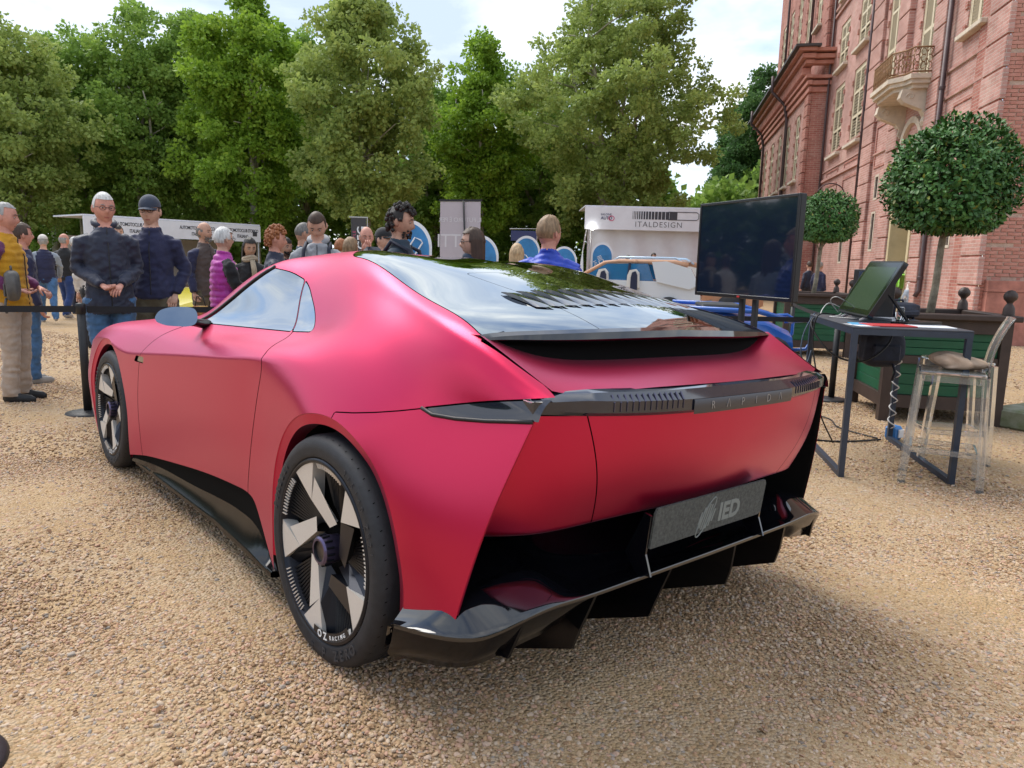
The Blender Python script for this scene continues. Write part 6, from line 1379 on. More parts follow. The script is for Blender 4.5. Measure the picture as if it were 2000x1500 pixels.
# ---- belt barrier
def stanchion(x, y, label, rz=0.0):
    g = gz(x, y); s = thing('stanchion', label, 'barrier post', (x, y, g), rz, 'black belt barrier posts'); MB().lathe([(0, .035), (.03, .034), (.12, .028), (.165, .018), (.172, .006), (.172, 0)], 36).build('base', BLACK_MT, s, True); MB().tube([(0, 0, .02), (0, 0, .86)], .032, 16).build('post', BLACK_MT, s, True); MB().lathe([(.0, .925), (.034, .92), (.038, .905), (.038, .84), (.033, .835)], 20).build('belt_head', BLACK_PL, s, True); return s
def belt(a, b, label, z=.875, sag=.0):
    rows = []
    for t in np.linspace(0, 1, 14):
        x, y = a[0] + (b[0] - a[0]) * t, a[1] + (b[1] - a[1]) * t; zz = gz(a[0], a[1]) * (1 - t) + gz(b[0], b[1]) * t + z - sag * 4 * t * (1 - t); rows.append([(x, y, zz - .026), (x, y, zz + .026)])
    d = Vector((b[0] - a[0], b[1] - a[1], 0)).normalized(); nn = Vector((-d.y, d.x, 0)) * .0015; r2 = [[tuple(Vector(p) + nn) for p in r] for r in rows]
    o = MB().grid(rows).grid(r2, flip=True).build('barrier_belt', mat('belt_webbing', (.014, .014, .017), rough=.8, bump=.3, bscale=300)); return tag(o, label, 'belt', 'black barrier belts')
stanchion(-3.54, 5.95, 'black belt post just beyond the front wheel of the car'); stanchion(-1.15, 8.4, 'black belt post hidden beyond the car roof'); stanchion(4.36, 11.42, 'black belt post in front of the farther planter'); stanchion(3.50, 7.85, 'black belt post between the screen and the bar table'); stanchion(-1.46, 1.655, 'black post base at the bottom corner near the camera')
belt((-7.2, 5.55), (-3.575, 5.945), 'barrier belt running off to the left past the yellow vest', .872, .02); belt((-3.51, 5.98), (-1.18, 8.37), 'barrier belt passing in front of the two men in navy', .872, .015); belt((3.47, 7.87), (-1.12, 8.42), 'barrier belt behind the car and big screen', .872, .02); belt((4.34, 11.39), (3.53, 7.90), 'barrier belt between screen and planters', .872, .02)
s = Vector((0, 0, 0))
# stone kerb by the planter
o = MB().box((0, 0, .09), (.9, .4, .18), bev=.02).build('kerb_stone', mat('mossy_concrete', (.30, .30, .24), rough=.95, color2=(.12, .14, .06), vscale=5, bump=.5, bscale=20)); o.location = (4.98, 6.75, gz(4.98, 6.75)); o.rotation_euler = (0, 0, .5); tag(o, 'mossy concrete block at the right of the near planter', 'kerb stone')
# ---- fallen leaves
LEAF_DRY = [mat('dry_leaf_brown', (.16, .075, .03), rough=.8, vary=.3), mat('dry_leaf_yellow', (.52, .36, .06), rough=.7, vary=.2)]
rnd = random.Random(12)
for k, (lx, ly, yl, lab) in enumerate([(2.55, 5.3, 1, 'yellow dry leaf on the gravel under the bar table'), (2.62, 4.15, 0, 'brown dry leaf on the gravel in front of the table'), (3.45, 4.4, 0, 'brown dry leaf on the gravel right of the clear stool'), (-2.2, 3.3, 0, 'brown dry leaf on the gravel left of the car door'), (-1.0, 1.95, 0, 'brown dry leaf on the gravel left of the rear wheel'), (.75, 1.95, 0, 'brown dry leaf on the gravel behind the diffuser')]):
    V0, F0 = leaf_geo(1.0, .7, .35, .4); s = rnd.uniform(.03, .05); o = mesh('fallen_leaf', V0 * s, F0, LEAF_DRY[yl], None, True); o.location = (lx, ly, gz(lx, ly) + .012); o.rotation_euler = (rnd.uniform(-.5, .5), rnd.uniform(-.2, .5), rnd.uniform(0, 6.28)); tag(o, lab, 'leaf', 'fallen leaves on the gravel')
# ================================================================== people
SKIN = {k: mat('skin_' + k, c, rough=.5, spec=.35, vary=.16, vscale=16, sss=.0) for k, c in dict(pale=(.58, .34, .25), tan=(.48, .27, .19), red=(.58, .28, .21), olive=(.45, .27, .18)).items()}
EYE_W, EYE_D, LIP = mat('eye_white', (.42, .38, .35), rough=.3), mat('eye_dark', (.02, .015, .012), rough=.2), mat('lips', (.42, .15, .13), rough=.45)
def cloth_m(n, c, **k): return mat(n, c, **{**dict(rough=.8, vary=.16, vscale=10, bump=.35, bscale=55, sheen=.15), **k})
NAVY, NAVY2, BLACKC, DENIM, BEIGE, OLIVE = cloth_m('navy_jacket', (.012, .017, .040), rough=.55), cloth_m('navy_bomber', (.017, .020, .060)), cloth_m('black_cloth', (.012, .012, .014)), cloth_m('blue_denim', (.055, .14, .29), vary=.3), cloth_m('beige_chino', (.40, .32, .26)), cloth_m('olive_chino', (.10, .085, .055))
MUSTARD, PURPLE, MAGENTA, ROYAL = cloth_m('mustard_quilt', (.55, .27, .012)), cloth_m('plum_sleeve', (.13, .025, .10)), cloth_m('magenta_quilt', (.44, .035, .32), rough=.5), cloth_m('royal_quilt', (.008, .045, .42), rough=.45)
GREYC, BROWNC, HOODIE, BLUET, DKDENIM, WHITEC, PADBLUE, TEAL, GREYSL = cloth_m('grey_cloth', (.28, .29, .31)), cloth_m('brown_knit', (.070, .050, .045)), cloth_m('grey_marl', (.30, .31, .33)), cloth_m('blue_trousers', (.018, .045, .16)), cloth_m('dark_denim', (.022, .038, .058)), cloth_m('white_cloth', (.60, .56, .52)), cloth_m('slate_quilt', (.06, .09, .13)), cloth_m('teal_trousers', (.10, .24, .24)), cloth_m('pale_sleeve', (.26, .30, .36))
SHOE_K, SHOE_W = mat('black_shoe', (.015, .015, .017), rough=.5), mat('grey_shoe', (.36, .34, .32), rough=.7)
HAIR = {k: mat('hair_' + k, c, rough=.55, vary=.35, vscale=60, stretch=(1, 1, .25)) for k, c in dict(white=(.55, .54, .52), grey=(.30, .29, .28), dark=(.014, .010, .008), brown=(.055, .030, .018), ginger=(.30, .11, .04), blond=(.42, .29, .16), fair=(.24, .155, .085), grizzle=(.14, .13, .12)).items()}
GLASS_FR, LENS_K = mat('spectacle_frame', (.02, .02, .03), rough=.3), mat('sun_lens', (.03, .02, .02), rough=.1)
LENS_C = mat('spectacle_lens', (.85, .88, .9), rough=.03, trans=1.0, ior=1.02, alpha=.35)
from mathutils import noise as mnoise
def ring_loft(mb, rings, m, n=14):
    """rings: (centre, (rx, ry), x-axis, y-axis)"""
    k0 = len(mb.V)
    for c, (a, b), X, Y in rings:
        for j in range(n):
            t = 2 * math.pi * j / n; mb.V.append(tuple(Vector(c) + Vector(X) * (a * math.cos(t)) + Vector(Y) * (b * math.sin(t))))
    for i in range(len(rings) - 1):
        for j in range(n): mb.F.append((k0 + i * n + j, k0 + i * n + (j + 1) % n, k0 + (i + 1) * n + (j + 1) % n, k0 + (i + 1) * n + j)); mb.M.append(m)
    mb.F.append(tuple(k0 + j for j in range(n))[::-1]); mb.M.append(m); mb.F.append(tuple(k0 + (len(rings) - 1) * n + j for j in range(n))); mb.M.append(m)
def limb(mb, pts, rad, m, n=12):
    P = [Vector(p) for p in pts]; rings = []
    for i, p in enumerate(P):
        d = (P[min(i + 1, len(P) - 1)] - P[max(i - 1, 0)]).normalized(); u = Vector((0, -1, 0)) if abs(d.y) < .9 else Vector((1, 0, 0)); X = d.cross(u).normalized(); Y = X.cross(d) * -1
        r = rad[i] if isinstance(rad[i], tuple) else (rad[i], rad[i]); rings.append((p, r, X, Y))
    ring_loft(mb, rings, m, n)
def head_mesh(mb, M_, m_skin, m_lip, jaw=1.0):
    """face looks along local -y, origin at the head centre; height .236"""
    nu, nv = 40, 30; k0 = len(mb.V)
    g = lambda x, s: math.exp(-(x / s) ** 2)
    for i in range(nv + 1):
        ph = math.pi * i / nv
        for j in range(nu):
            th = 2 * math.pi * j / nu; x, y, z = math.sin(ph) * math.sin(th), -math.sin(ph) * math.cos(th), math.cos(ph)
            X, Y, Z = .077 * x, .098 * y, .120 * z
            if z < 0: X *= 1 - .26 * jaw * (-z) ** 1.3; Y += (.018 * (-z) ** 1.5 if y > 0 else -.010 * (-z)); Y *= 1 - .10 * (-z)
            if y > 0 and z < -.2: Y *= 1 - .35 * (-z - .2)
            if y < 0:
                f = (-y) ** 2
                Y += .012 * f * g(z, .9)                                     # flatter face
                Y -= .026 * g(X, .0125) * g(Z + .022, .020) * f + .010 * g(X, .010) * g(Z - .004, .020) * f   # nose
                Y += .010 * (g(X - .032, .016) + g(X + .032, .016)) * g(Z - .010, .012) * f    # eye sockets
                Y -= .005 * g(Z - .030, .010) * g(X, .05) * f                # brow
                Y -= .006 * g(X, .022) * g(Z + .062, .010) * f - .003 * g(X, .03) * g(Z + .080, .006)   # mouth
                Y -= .007 * g(X, .020) * g(Z + .104, .014)                  # chin
                Y -= .004 * (g(X - .045, .02) + g(X + .045, .02)) * g(Z + .028, .02)   # cheeks
            mb.V.append(tuple(M_ @ Vector((X, Y, Z))))
    for i in range(nv):
        for j in range(nu):
            q = (k0 + i * nu + j, k0 + (i + 1) * nu + j, k0 + (i + 1) * nu + (j + 1) % nu, k0 + i * nu + (j + 1) % nu)
            if i == 0: q = (q[0], q[1], q[2])
            elif i == nv - 1: q = (q[0], q[1], q[3])
            zc = .120 * math.cos(math.pi * (i + .5) / nv); xc = .077 * math.sin(math.pi * (i + .5) / nv) * math.sin(2 * math.pi * (j + .5) / nu); front = math.cos(2 * math.pi * (j + .5) / nu) > .8
            mb.F.append(q); mb.M.append(m_lip if front and abs(zc + .064) < .0075 and abs(xc) < .024 else m_skin)
    for s in (-1, 1):                                                        # ears
        e = MB().sphere((0, 0, 0), 1, 10); k = len(mb.V)
        for v in e.V: mb.V.append(tuple(M_ @ Vector((s * (.076 + v[0] * .010 + .006 * v[1]), .006 + v[1] * .019, -.008 + v[2] * .032))))
        mb.F += [tuple(i + k for i in f) for f in e.F]; mb.M += [m_skin] * len(e.F)
def hand(mb, M_, m, curl=.5, side=1):
    """palm from the wrist along local -z, palm facing local -y, thumb on local +x * side"""
    ring_loft(mb, [(M_ @ Vector((0, 0, .01)), (.024, .017), M_.to_3x3() @ Vector((1, 0, 0)), M_.to_3x3() @ Vector((0, 1, 0))), (M_ @ Vector((0, 0, -.03)), (.033, .015), M_.to_3x3() @ Vector((1, 0, 0)), M_.to_3x3() @ Vector((0, 1, 0))), (M_ @ Vector((0, -.004, -.085)), (.041, .012), M_.to_3x3() @ Vector((1, 0, 0)), M_.to_3x3() @ Vector((0, 1, 0)))], m, 10)
    for k, (x, L) in enumerate(((.031, .068), (.011, .076), (-.010, .071), (-.030, .056))):
        p = Vector((x * side, -.004, -.078)); pts = [p]; a = .15
        for j, f in enumerate((.45, .32, .23)): a += curl * (.5 + .35 * j); p = p + Vector((0, -math.sin(a), -math.cos(a))) * L * f; pts.append(p)
        limb(mb, [M_ @ q for q in pts], [.0095, .0090, .0082, .0062], m, 7)
    pts = [Vector((.026 * side, -.002, -.025)), Vector((.046 * side, -.012, -.050)), Vector((.054 * side, -.026, -.074)), Vector((.050 * side, -.038, -.092))]; limb(mb, [M_ @ q for q in pts], [.013, .011, .0098, .0075], m, 7)
def hair_cap(parent, M_, material, style, seed, face=.0):
    rnd = random.Random(seed); mb = MB(); nu, nv = 36, 26
    lim = {'short': .42, 'receding': .60, 'buzz': .45, 'long': .45, 'bob': .42, 'curly': .45, 'bald': 9, 'cap': 9}[style]; th0 = {'short': 1.10, 'receding': 1.05, 'buzz': 1.04, 'long': 1.13, 'bob': 1.16, 'curly': 1.08, 'bald': 1.03, 'cap': 1.05}[style]
    P = {}
    for i in range(nv + 1):
        ph = math.pi * i / nv
        for j in range(nu):
            th = 2 * math.pi * j / nu; x, y, z = math.sin(ph) * math.sin(th), -math.sin(ph) * math.cos(th), math.cos(ph); w = 1 + (.05 * mnoise.noise(Vector((x * 4 + seed, y * 4, z * 4))) + .045 * mnoise.noise(Vector((x * 13 + seed, y * 13, z * 9))) if style not in ('buzz', 'bald') else 0)
            X, Y, Z = .077 * x * th0 * w, .098 * y * th0 * w + .004, .120 * z * (th0 * w if z > 0 else 1.0)
            if z < 0: X *= 1 - .22 * (-z); Y *= (1 - .30 * (-z)) if y > 0 else 1
            P[i, j] = (X, Y, Z, x, y, z)
    keep = lambda x, y, z: (z > lim + .10 * abs(x) if y < -.35 else z > (-.05 if abs(x) > .75 and y < .25 else (-.02 + .35 * -y if y < 0 else (-.62 if style in ('long', 'bob', 'curly') else -.40)))) if style not in ('bald', 'cap', 'receding') else ((y > .0 and -.62 < z < .38) or (abs(x) > .75 and y > -.35 and -.05 < z < .30) if style != 'receding' else (z > .62 + .0 * x if y < -.2 else (z > -.60 if y > .15 else z > .02)))
    idx = {}
    for (i, j), p in P.items():
        idx[i, j] = len(mb.V); mb.V.append(tuple(M_ @ Vector(p[:3])))
    for i in range(nv):
        for j in range(nu):
            c = [P[i, j], P[i + 1, j], P[i + 1, (j + 1) % nu], P[i, (j + 1) % nu]]
            if all(keep(*q[3:]) for q in c):
                mb.F.append((idx[i, j], idx[i + 1, j], idx[i + 1, (j + 1) % nu], idx[i, (j + 1) % nu])); mb.M.append(0)
    if style == 'curly':
        for k in range(170):
            v = Vector((rnd.gauss(0, 1), rnd.gauss(0, 1), rnd.gauss(0, 1))).normalized()
            if not keep(v.x, v.y, v.z) and not (v.y < -.3 and v.z > .45): continue
            r = rnd.uniform(.011, .021); mb.sphere(M_ @ Vector((v.x * .088, v.y * .108, v.z * .138 + .004)), r, 7)
    if style in ('long', 'bob'):
        drop = .34 if style == 'long' else .13; n = 15
        for lay in (0, 1):
            rows = []
            for t in np.linspace(0, 1, 9):
                r = []
                for k in range(n):
                    a = -1.9 + 3.8 * k / (n - 1); rr = .090 + .012 * math.sin(k * 2.3 + seed + lay * 2) * t + .02 * t * (1 - t) - .012 * lay; r.append(M_ @ Vector((rr * math.sin(a) * (1 - .15 * t), .012 + rr * 1.1 * math.cos(a) * (1 - .2 * t), .02 - drop * t - .015 * math.sin(k * 1.7 + seed) * t)))
                rows.append(r)
            mb.grid(rows, 0, flip=bool(lay))
    if style in ('short', 'buzz', 'receding', 'bald'):
        pass
    return mb.build('hair', material, parent, True)
ARMS = dict(down=((.126, .015, .635), (.128, -.03, .485)), clasp=((.124, .02, .640), (.035, -.140, .570)), pocket=((.138, .035, .64), (.105, -.045, .515)), phone=((.150, -.03, .65), (.050, -.20, .72)), face=((.150, -.06, .66), (.03, -.135, .835)), hip=((.140, .06, .645), (.105, -.09, .575)), fwd=((.130, -.03, .645), (.10, -.18, .62)), back=((.15, .05, .64), (.13, .11, .50)), swing=((.15, -.05, .64), (.14, -.15, .51)))
def person(label, px, Y, H, face_deg, top, sleeve, trousers, skin='pale', hair=('grey', 'short'), shoes=SHOE_K, arms=('down', 'down'), yaw=0, pitch=0, quilt=0.0, stride=0.0, bulk=1.0, hem=.465, fine=True, glasses=None, cap=None, collar=None, hood=None, hands=True, brow='dark', shirt=None, lean=0.0, x=None, qpitch=.058, scarf=None, straps=None, beard=None):
    X = (px - 1000) / F_PX * Y if x is None else x; g = gz(X, Y)
    o = bpy.data.objects.new('person', None); link(o); o.location = (X, Y, g); o.rotation_euler = (0, 0, R(face_deg)); tag(o, label, 'person', 'visitors at the show')
    mats = [SKIN[skin], LIP, top, sleeve, trousers, shoes, shirt or top]; mb = MB(); S = H - g; b = bulk; AX, AY = Vector((1, 0, 0)), Vector((0, 1, 0))
    # legs (trousers)
    for s in (-1, 1):
        st = stride * s; hip = Vector((s * .050 * S, .005, .505 * S)); kn = Vector((s * .053 * S, -.01 - st * .16 * S, .285 * S)); an = Vector((s * .056 * S, .012 - st * .30 * S + (.05 * S if st < 0 else 0), .050 * S + (.045 * S if st < 0 else 0)))
        limb(mb, [hip, hip.lerp(kn, .45), kn, kn.lerp(an, .5), an, an + Vector((0, 0, -.018 * S))], [(.060 * S, .066 * S), (.052 * S, .056 * S), (.040 * S, .044 * S), (.036 * S, .040 * S), (.032 * S, .038 * S), (.033 * S, .040 * S)], 4)
        f = an + Vector((0, 0, -.05 * S)); limb(mb, [f + Vector((0, .040 * S, .022)), f + Vector((0, .02 * S, .032)), f + Vector((0, -.04 * S, .030)), f + Vector((0, -.09 * S, .022)), f + Vector((0, -.115 * S, .018))], [(.020 * S, .014 * S), (.024 * S, .020 * S), (.026 * S, .018 * S), (.027 * S, .013 * S), (.014 * S, .008 * S)], 5)
    ring_loft(mb, [((0, .005, .455 * S), (.060 * S, .055 * S), AX, AY), ((0, .008, .505 * S), (.098 * S, .072 * S), AX, AY), ((0, .004, .56 * S), (.092 * S, .066 * S), AX, AY), ((0, 0, .60 * S), (.08 * S, .06 * S), AX, AY)], 4)
    # jacket body
    tz = [(hem, .096, .074), (hem + .04, .098, .077), (.56, .092, .073), (.615, .086, .070), (.68, .089, .072), (.735, .090, .070), (.770, .083, .061), (.795, .070, .053), (.815, .051, .046), (.832, .040, .040)]
    yo = lambda z: lean * max(0, z - .5) * S - .006 + .012 * math.sin((z - .5) * 9)
    ring_loft(mb, [((0, yo(z), z * S), (a * S * b, c * S * b * (1.0 if z < .8 else 1 / b * 1.05)), AX, AY) for z, a, c in tz], 2, 18)
    # neck
    hz = .924 * S; hy = lean * .43 * S - .012
    limb(mb, [(0, yo(.80), .80 * S), (0, lean * .36 * S + .004, .86 * S), (0, hy + .008, .905 * S)], [.036 * S, .033 * S, .034 * S], 0)
    if collar is not None: limb(mb, [(0, yo(.80) + .004, .800 * S), (0, yo(.83), .830 * S), (0, yo(.845) - .004, .846 * S)], [(.060 * S, .054 * S), (.045 * S, .044 * S), (.043 * S, .044 * S)], 2, 14)
    wr = []
    for s, a in zip((-1, 1), arms):
        (ex, ey, ez), (hx, hy_, hz_) = ARMS[a]; sh = Vector((s * .092 * S * min(b, 1.10), yo(.78), .772 * S)); el = Vector((s * ex * S, ey * S + yo(.65), ez * S)); ha = Vector((s * hx * S, hy_ * S + lean * .1 * S, hz_ * S)); d = (ha - el).normalized(); w0 = ha - d * .02
        limb(mb, [sh + Vector((-s * .035 * S, 0, .018 * S)), sh + Vector((s * .008 * S, 0, -.006 * S)), sh.lerp(el, .5), el, el.lerp(w0, .5), w0], [.024 * S * b, .033 * S * b, .034 * S * b, .031 * S * b, .027 * S * b, .021 * S * b], 3); wr.append((ha, d, s))
    # one continuous skin
    tmp = mesh('tmp', mb.V, mb.F, mats, None, False, mb.M); md = tmp.modifiers.new('r', 'REMESH'); md.mode = 'VOXEL'; md.voxel_size = .0115 if fine else .022; sm = tmp.modifiers.new('s', 'SMOOTH'); sm.factor = .5; sm.iterations = 6
    dg = bpy.context.evaluated_depsgraph_get(); me = bpy.data.meshes.new_from_object(tmp.evaluated_get(dg)); bv = BVHTree.FromPolygons(mb.V, [tuple(f) for f in mb.F]); bpy.data.objects.remove(tmp)
    n = len(me.vertices); co = np.empty(n * 3, np.float32); me.vertices.foreach_get('co', co); co = co.reshape(-1, 3); no = np.empty(n * 3, np.float32); me.vertices.foreach_get('normal', no); no = no.reshape(-1, 3)
    fm = [mb.M[bv.find_nearest(p.center)[2]] for p in me.polygons]
    dis = np.zeros(n, np.float32); vm = np.full(n, -1)
    for p, m_ in zip(me.polygons, fm):
        for v in p.vertices: vm[v] = m_
    for i in range(n):
        c = Vector(co[i]); q = vm[i]
        if q in (2, 3, 4):
            q1 = c + .05 * Vector((mnoise.noise(c * 6), mnoise.noise(c * 6 + Vector((9, 0, 0))), 0)); dis[i] += .012 * mnoise.noise(c * 7 + Vector((px, 0, 0))) + .013 * (.45 - abs(mnoise.noise(Vector((q1.x * 7 + q1.z * 9, q1.y * 8, q1.z * 15 - q1.x * 10 + px))))) + .006 * mnoise.noise(Vector((c.x * 22, c.y * 22, c.z * 30 + px)))
            if q == 3 or q == 4: dis[i] += .004 * math.sin(c.z * 70 + 6 * mnoise.noise(c * 7)) * (1 if abs(c.z - .64 * S) < .07 or c.z < .18 * S else .35)
    if quilt:
        w = (vm == 2) if quilt > 0 else ((vm == 2) | (vm == 3)); z = co[:, 2] + .25 * np.abs(co[:, 0]) * (quilt < 0); dis[w] += (abs(quilt) * (np.abs(np.sin(np.pi * z[w] / qpitch)) ** .55 - .6)).astype(np.float32)
    co = co + no * dis[:, None]; bmv = MB(); bmv.V = [tuple(v) for v in co]; bmv.F = [tuple(p.vertices) for p in me.polygons]; bmv.M = list(fm); bpy.data.meshes.remove(me)
    # head and hands join the same mesh
    HM = Matrix.Translation((0, hy, hz)) @ Matrix.Rotation(R(yaw), 4, 'Z') @ Matrix.Rotation(R(pitch), 4, 'X') @ Matrix.Scale(S / 1.69, 4)
    head_mesh(bmv, HM, 0, 1)
    if hands:
        for ha, d, s in wr:
            z = -d; xx = Vector((-s, 0, 0)); xx = (xx - z * xx.dot(z)).normalized(); yy = z.cross(xx); Mh = Matrix(((xx.x, yy.x, z.x, ha.x), (xx.y, yy.y, z.y, ha.y), (xx.z, yy.z, z.z, ha.z), (0, 0, 0, 1)))
            hand(bmv, Mh, 0, .55, 1)
    body = bmv.build('body', mats, o, True)
    # face details
    ey = MB()
    for s in (-1, 1): ey.sphere(HM @ Vector((s * .031, -.0795, .008)), .0085, 8, 0, (1.35, .6, .62)); ey.sphere(HM @ Vector((s * .031, -.0842, .008)), .0052, 6, 1, (1, .4, 1))
    ey.build('eyes', [EYE_W, EYE_D], o, True); bw = MB()
    for s in (-1, 1): bw.tube([HM @ Vector((s * .016, -.092, .029)), HM @ Vector((s * .032, -.090, .034)), HM @ Vector((s * .048, -.080, .029))], [.003, .004, .002], 5)
    bw.build('eyebrows', HAIR[brow if brow in HAIR else 'dark'], o, True)
    if hair: hair_cap(o, HM, HAIR[hair[0]], hair[1], int(px) % 97)
    if beard: 
        bd = MB(); 
        for k in range(60):
            rnd = random.Random(k * 7 + int(px)); a = rnd.uniform(-1.1, 1.1); zz = rnd.uniform(-.112, -.050)
            bd.sphere(HM @ Vector((.064 * math.sin(a) * (1 + (zz + .05) * 3), -.088 * math.cos(a) - .004, zz)), .008, 6)
        bd.build('beard', HAIR[beard], o, True)
    if glasses:
        gl = MB(); 
        for s in (-1, 1):
            pts = [HM @ Vector((s * .033 + .022 * math.cos(t), -.096 + .006 * abs(math.cos(t) * s > 0) * 0, .008 + .016 * math.sin(t))) for t in np.linspace(0, 2 * math.pi, 13)[:-1]]; gl.tube(pts, .0022, 5, closed=True); gl.tube([HM @ Vector((s * .055, -.092, .012)), HM @ Vector((s * .079, -.01, .012))], .0022, 5)
        gl.tube([HM @ Vector((-.011, -.099, .012)), HM @ Vector((.011, -.099, .012))], .002, 5); go = gl.build('spectacles', GLASS_FR, o, True)
        if glasses == 'sun':
            lm = MB()
            for s in (-1, 1): lm.add([HM @ Vector((s * .033 + .022 * math.cos(t), -.0955, .008 + .016 * math.sin(t))) for t in np.linspace(0, 2 * math.pi, 13)[:-1]], [tuple(range(12))])
            lm.build('dark_lenses', LENS_K, go)
    if cap:
        cm = MB(); rows = []
        for t in np.linspace(0, math.pi / 2, 8): rows.append([HM @ Vector((.084 * math.cos(t) * math.sin(a), .006 - .105 * math.cos(t) * math.cos(a), .036 + .100 * math.sin(t))) for a in np.linspace(0, 2 * math.pi, 25)])
        cm.grid(rows); rows = []
        for t in np.linspace(0, 1, 5): rows.append([HM @ Vector((.080 * math.sin(a) * (1 - .05 * t), -.085 * math.cos(a) * 1.12 - .062 * t * math.cos(a) ** 1.0, .040 - .014 * t - .012 * abs(math.sin(a)))) for a in np.linspace(-1.15, 1.15, 13)])
        cm.grid(rows); cm.grid([[Vector(p) - Vector((0, 0, .004)) for p in r] for r in rows], flip=True); cm.build('cap', cap, o, True)
    if hood:
        limb_m = MB(); ring = []
        for t in np.linspace(0, 2 * math.pi, 19)[:-1]: ring.append(Vector((.078 * math.sin(t), yo(.83) + .045 - .085 * math.cos(t) * .9 + .01, .845 * S - .028 * math.cos(t) * 1 + .020)))
        limb_m.tube(ring, .030, 10, closed=True); limb_m.sphere((0, yo(.82) + .095, .825 * S), .075, 14, 0, (1.0, .55, .9)); limb_m.build('hood', hood, o, True)
    if scarf:
        sc_ = MB(); 
        for k in range(2): sc_.tube([Vector(((.070 - .006 * k) * math.sin(t), yo(.83) - .004 - (.066 - .004 * k) * math.cos(t), .838 * S + .020 * k + .012 * math.sin(2 * t + k))) for t in np.linspace(0, 2 * math.pi, 19)[:-1]], .027, 9, closed=True)
        sc_.tube([(.02, yo(.8) - .10, .83 * S), (.035, yo(.75) - .135, .76 * S), (.03, yo(.7) - .14, .68 * S)], [.03, .032, .028], 8); sc_.build('scarf', scarf, o, True)
    if straps:
        for s in (-1, 1):
            pts = [Vector((s * .062 * S / 1.0, yo(.7) + .085 * S * b * .9, .74 * S)), Vector((s * .060 * S, yo(.81) + .03, .838 * S)), Vector((s * .062 * S, yo(.79) - .062 * S * b, .80 * S)), Vector((s * .070 * S, yo(.7) - .084 * S * b, .70 * S)), Vector((s * .085 * S, yo(.64) - .062 * S * b, .63 * S))]; mbs = MB()
            mbs.tube(pts, [.017] * 5, 6); mbs.build('strap', straps, o, True)
        MB().box((0, yo(.7) + .125 * S, .70 * S), (.28, .15, .42), bev=.06).build('backpack_sack', straps, o, True)
    if shirt is None and not scarf:
        MB().tube([(.004, yo(z) - (.0745 if z < .77 else .058 if z < .80 else .048) * S * b - .004, z * S) for z in (hem + .02, .56, .62, .68, .735, .77, .80, .828)], .0045, 5).build('zip', BLACKC, o, True)
    if shirt is not None:
        st = MB()
        for k in range(7):
            z = .80 * S - k * .034; st.bar((-.035, yo(z / S) - .080 * S * b * (1 if z / S < .77 else .85), z), (.035, yo(z / S) - .080 * S * b * (1 if z / S < .77 else .85), z), .012, .016)
        st.build('shirt_stripes', shirt, o)
    return o
P_ = person
P_('man in mustard quilted vest and plum sleeves at the left edge', 20, 6.42, 1.735, 98, MUSTARD, PURPLE, BEIGE, 'red', ('grey', 'receding'), SHOE_K, ('hip', 'hip'), 8, 6, .012, 0, 1.08, collar=1)
P_('person in navy jacket and jeans behind the mustard vest', 50, 7.35, 1.60, 140, NAVY2, NAVY2, DENIM, 'red', ('brown', 'short'), SHOE_W, ('down', 'pocket'), 0, 0)
P_('man walking in white cap and navy gilet with jeans', 92, 14.1, 1.64, 215, NAVY2, GREYSL, DENIM, 'pale', ('grey', 'bald'), SHOE_W, ('swing', 'back'), 0, 8, .012, .5, 1.08, fine=False, cap=WHITEC)
P_('bald man in black jacket and blue trousers seen from behind', 132, 15.1, 1.70, 172, BLACKC, BLACKC, BLUET, 'red', ('grey', 'bald'), SHOE_W, ('fwd', 'down'), -15, 0, 0, .2, 1.05, fine=False)
P_('grey haired woman in navy right behind the bald man in black', 152, 16.2, 1.66, 160, NAVY2, NAVY2, NAVY, 'pale', ('white', 'short'), SHOE_K, ('down', 'fwd'), 0, 0, fine=False)
P_('woman in pale top and black trousers behind the barrier post', 184, 10.6, 1.58, 200, WHITEC, WHITEC, BLACKC, 'pale', ('brown', 'bob'), SHOE_K, ('fwd', 'down'), fine=False)
P_('tall white haired man in navy rain jacket with clasped hands', 213, 6.5, 1.85, 34, NAVY, NAVY, DENIM, 'red', ('white', 'buzz'), SHOE_K, ('clasp', 'clasp'), 10, 8, 0, 0, 1.06, hem=.44, glasses='clear', hood=NAVY, brow='grey')
P_('man in peaked cap, navy bomber jacket and olive trousers', 302, 6.95, 1.86, 12, NAVY2, NAVY2, OLIVE, 'pale', ('brown', 'buzz'), SHOE_K, ('pocket', 'pocket'), -4, 6, 0, 0, 1.03, hem=.50, glasses='clear', cap=cloth_m('cap_navy', (.03, .04, .065)), collar=1)
P_('man whose face shows between the two tall men in navy', 236, 12.0, 1.78, 40, BLACKC, BLACKC, BLACKC, 'pale', ('dark', 'short'), fine=False)
P_('bald bearded man in brown gilet with navy sleeves', 402, 10.0, 1.77, 62, BROWNC, NAVY2, OLIVE, 'tan', ('grizzle', 'bald'), SHOE_K, ('down', 'fwd'), 15, 4, 0, 0, 1.05, collar=1, beard='grizzle')
P_('short grey haired woman in magenta quilted vest', 438, 7.75, 1.62, 128, MAGENTA, BLACKC, BLACKC, 'pale', ('white', 'short'), SHOE_K, ('fwd', 'fwd'), 12, 2, .013, 0, 1.10, glasses='clear', collar=1, qpitch=.064)
P_('dark haired woman in beige scarf looking down', 489, 9.0, 1.55, 25, BLACKC, BLACKC, BLACKC, 'olive', ('dark', 'long'), SHOE_K, ('clasp', 'down'), 10, 16, scarf=cloth_m('beige_scarf', (.36, .29, .20)))
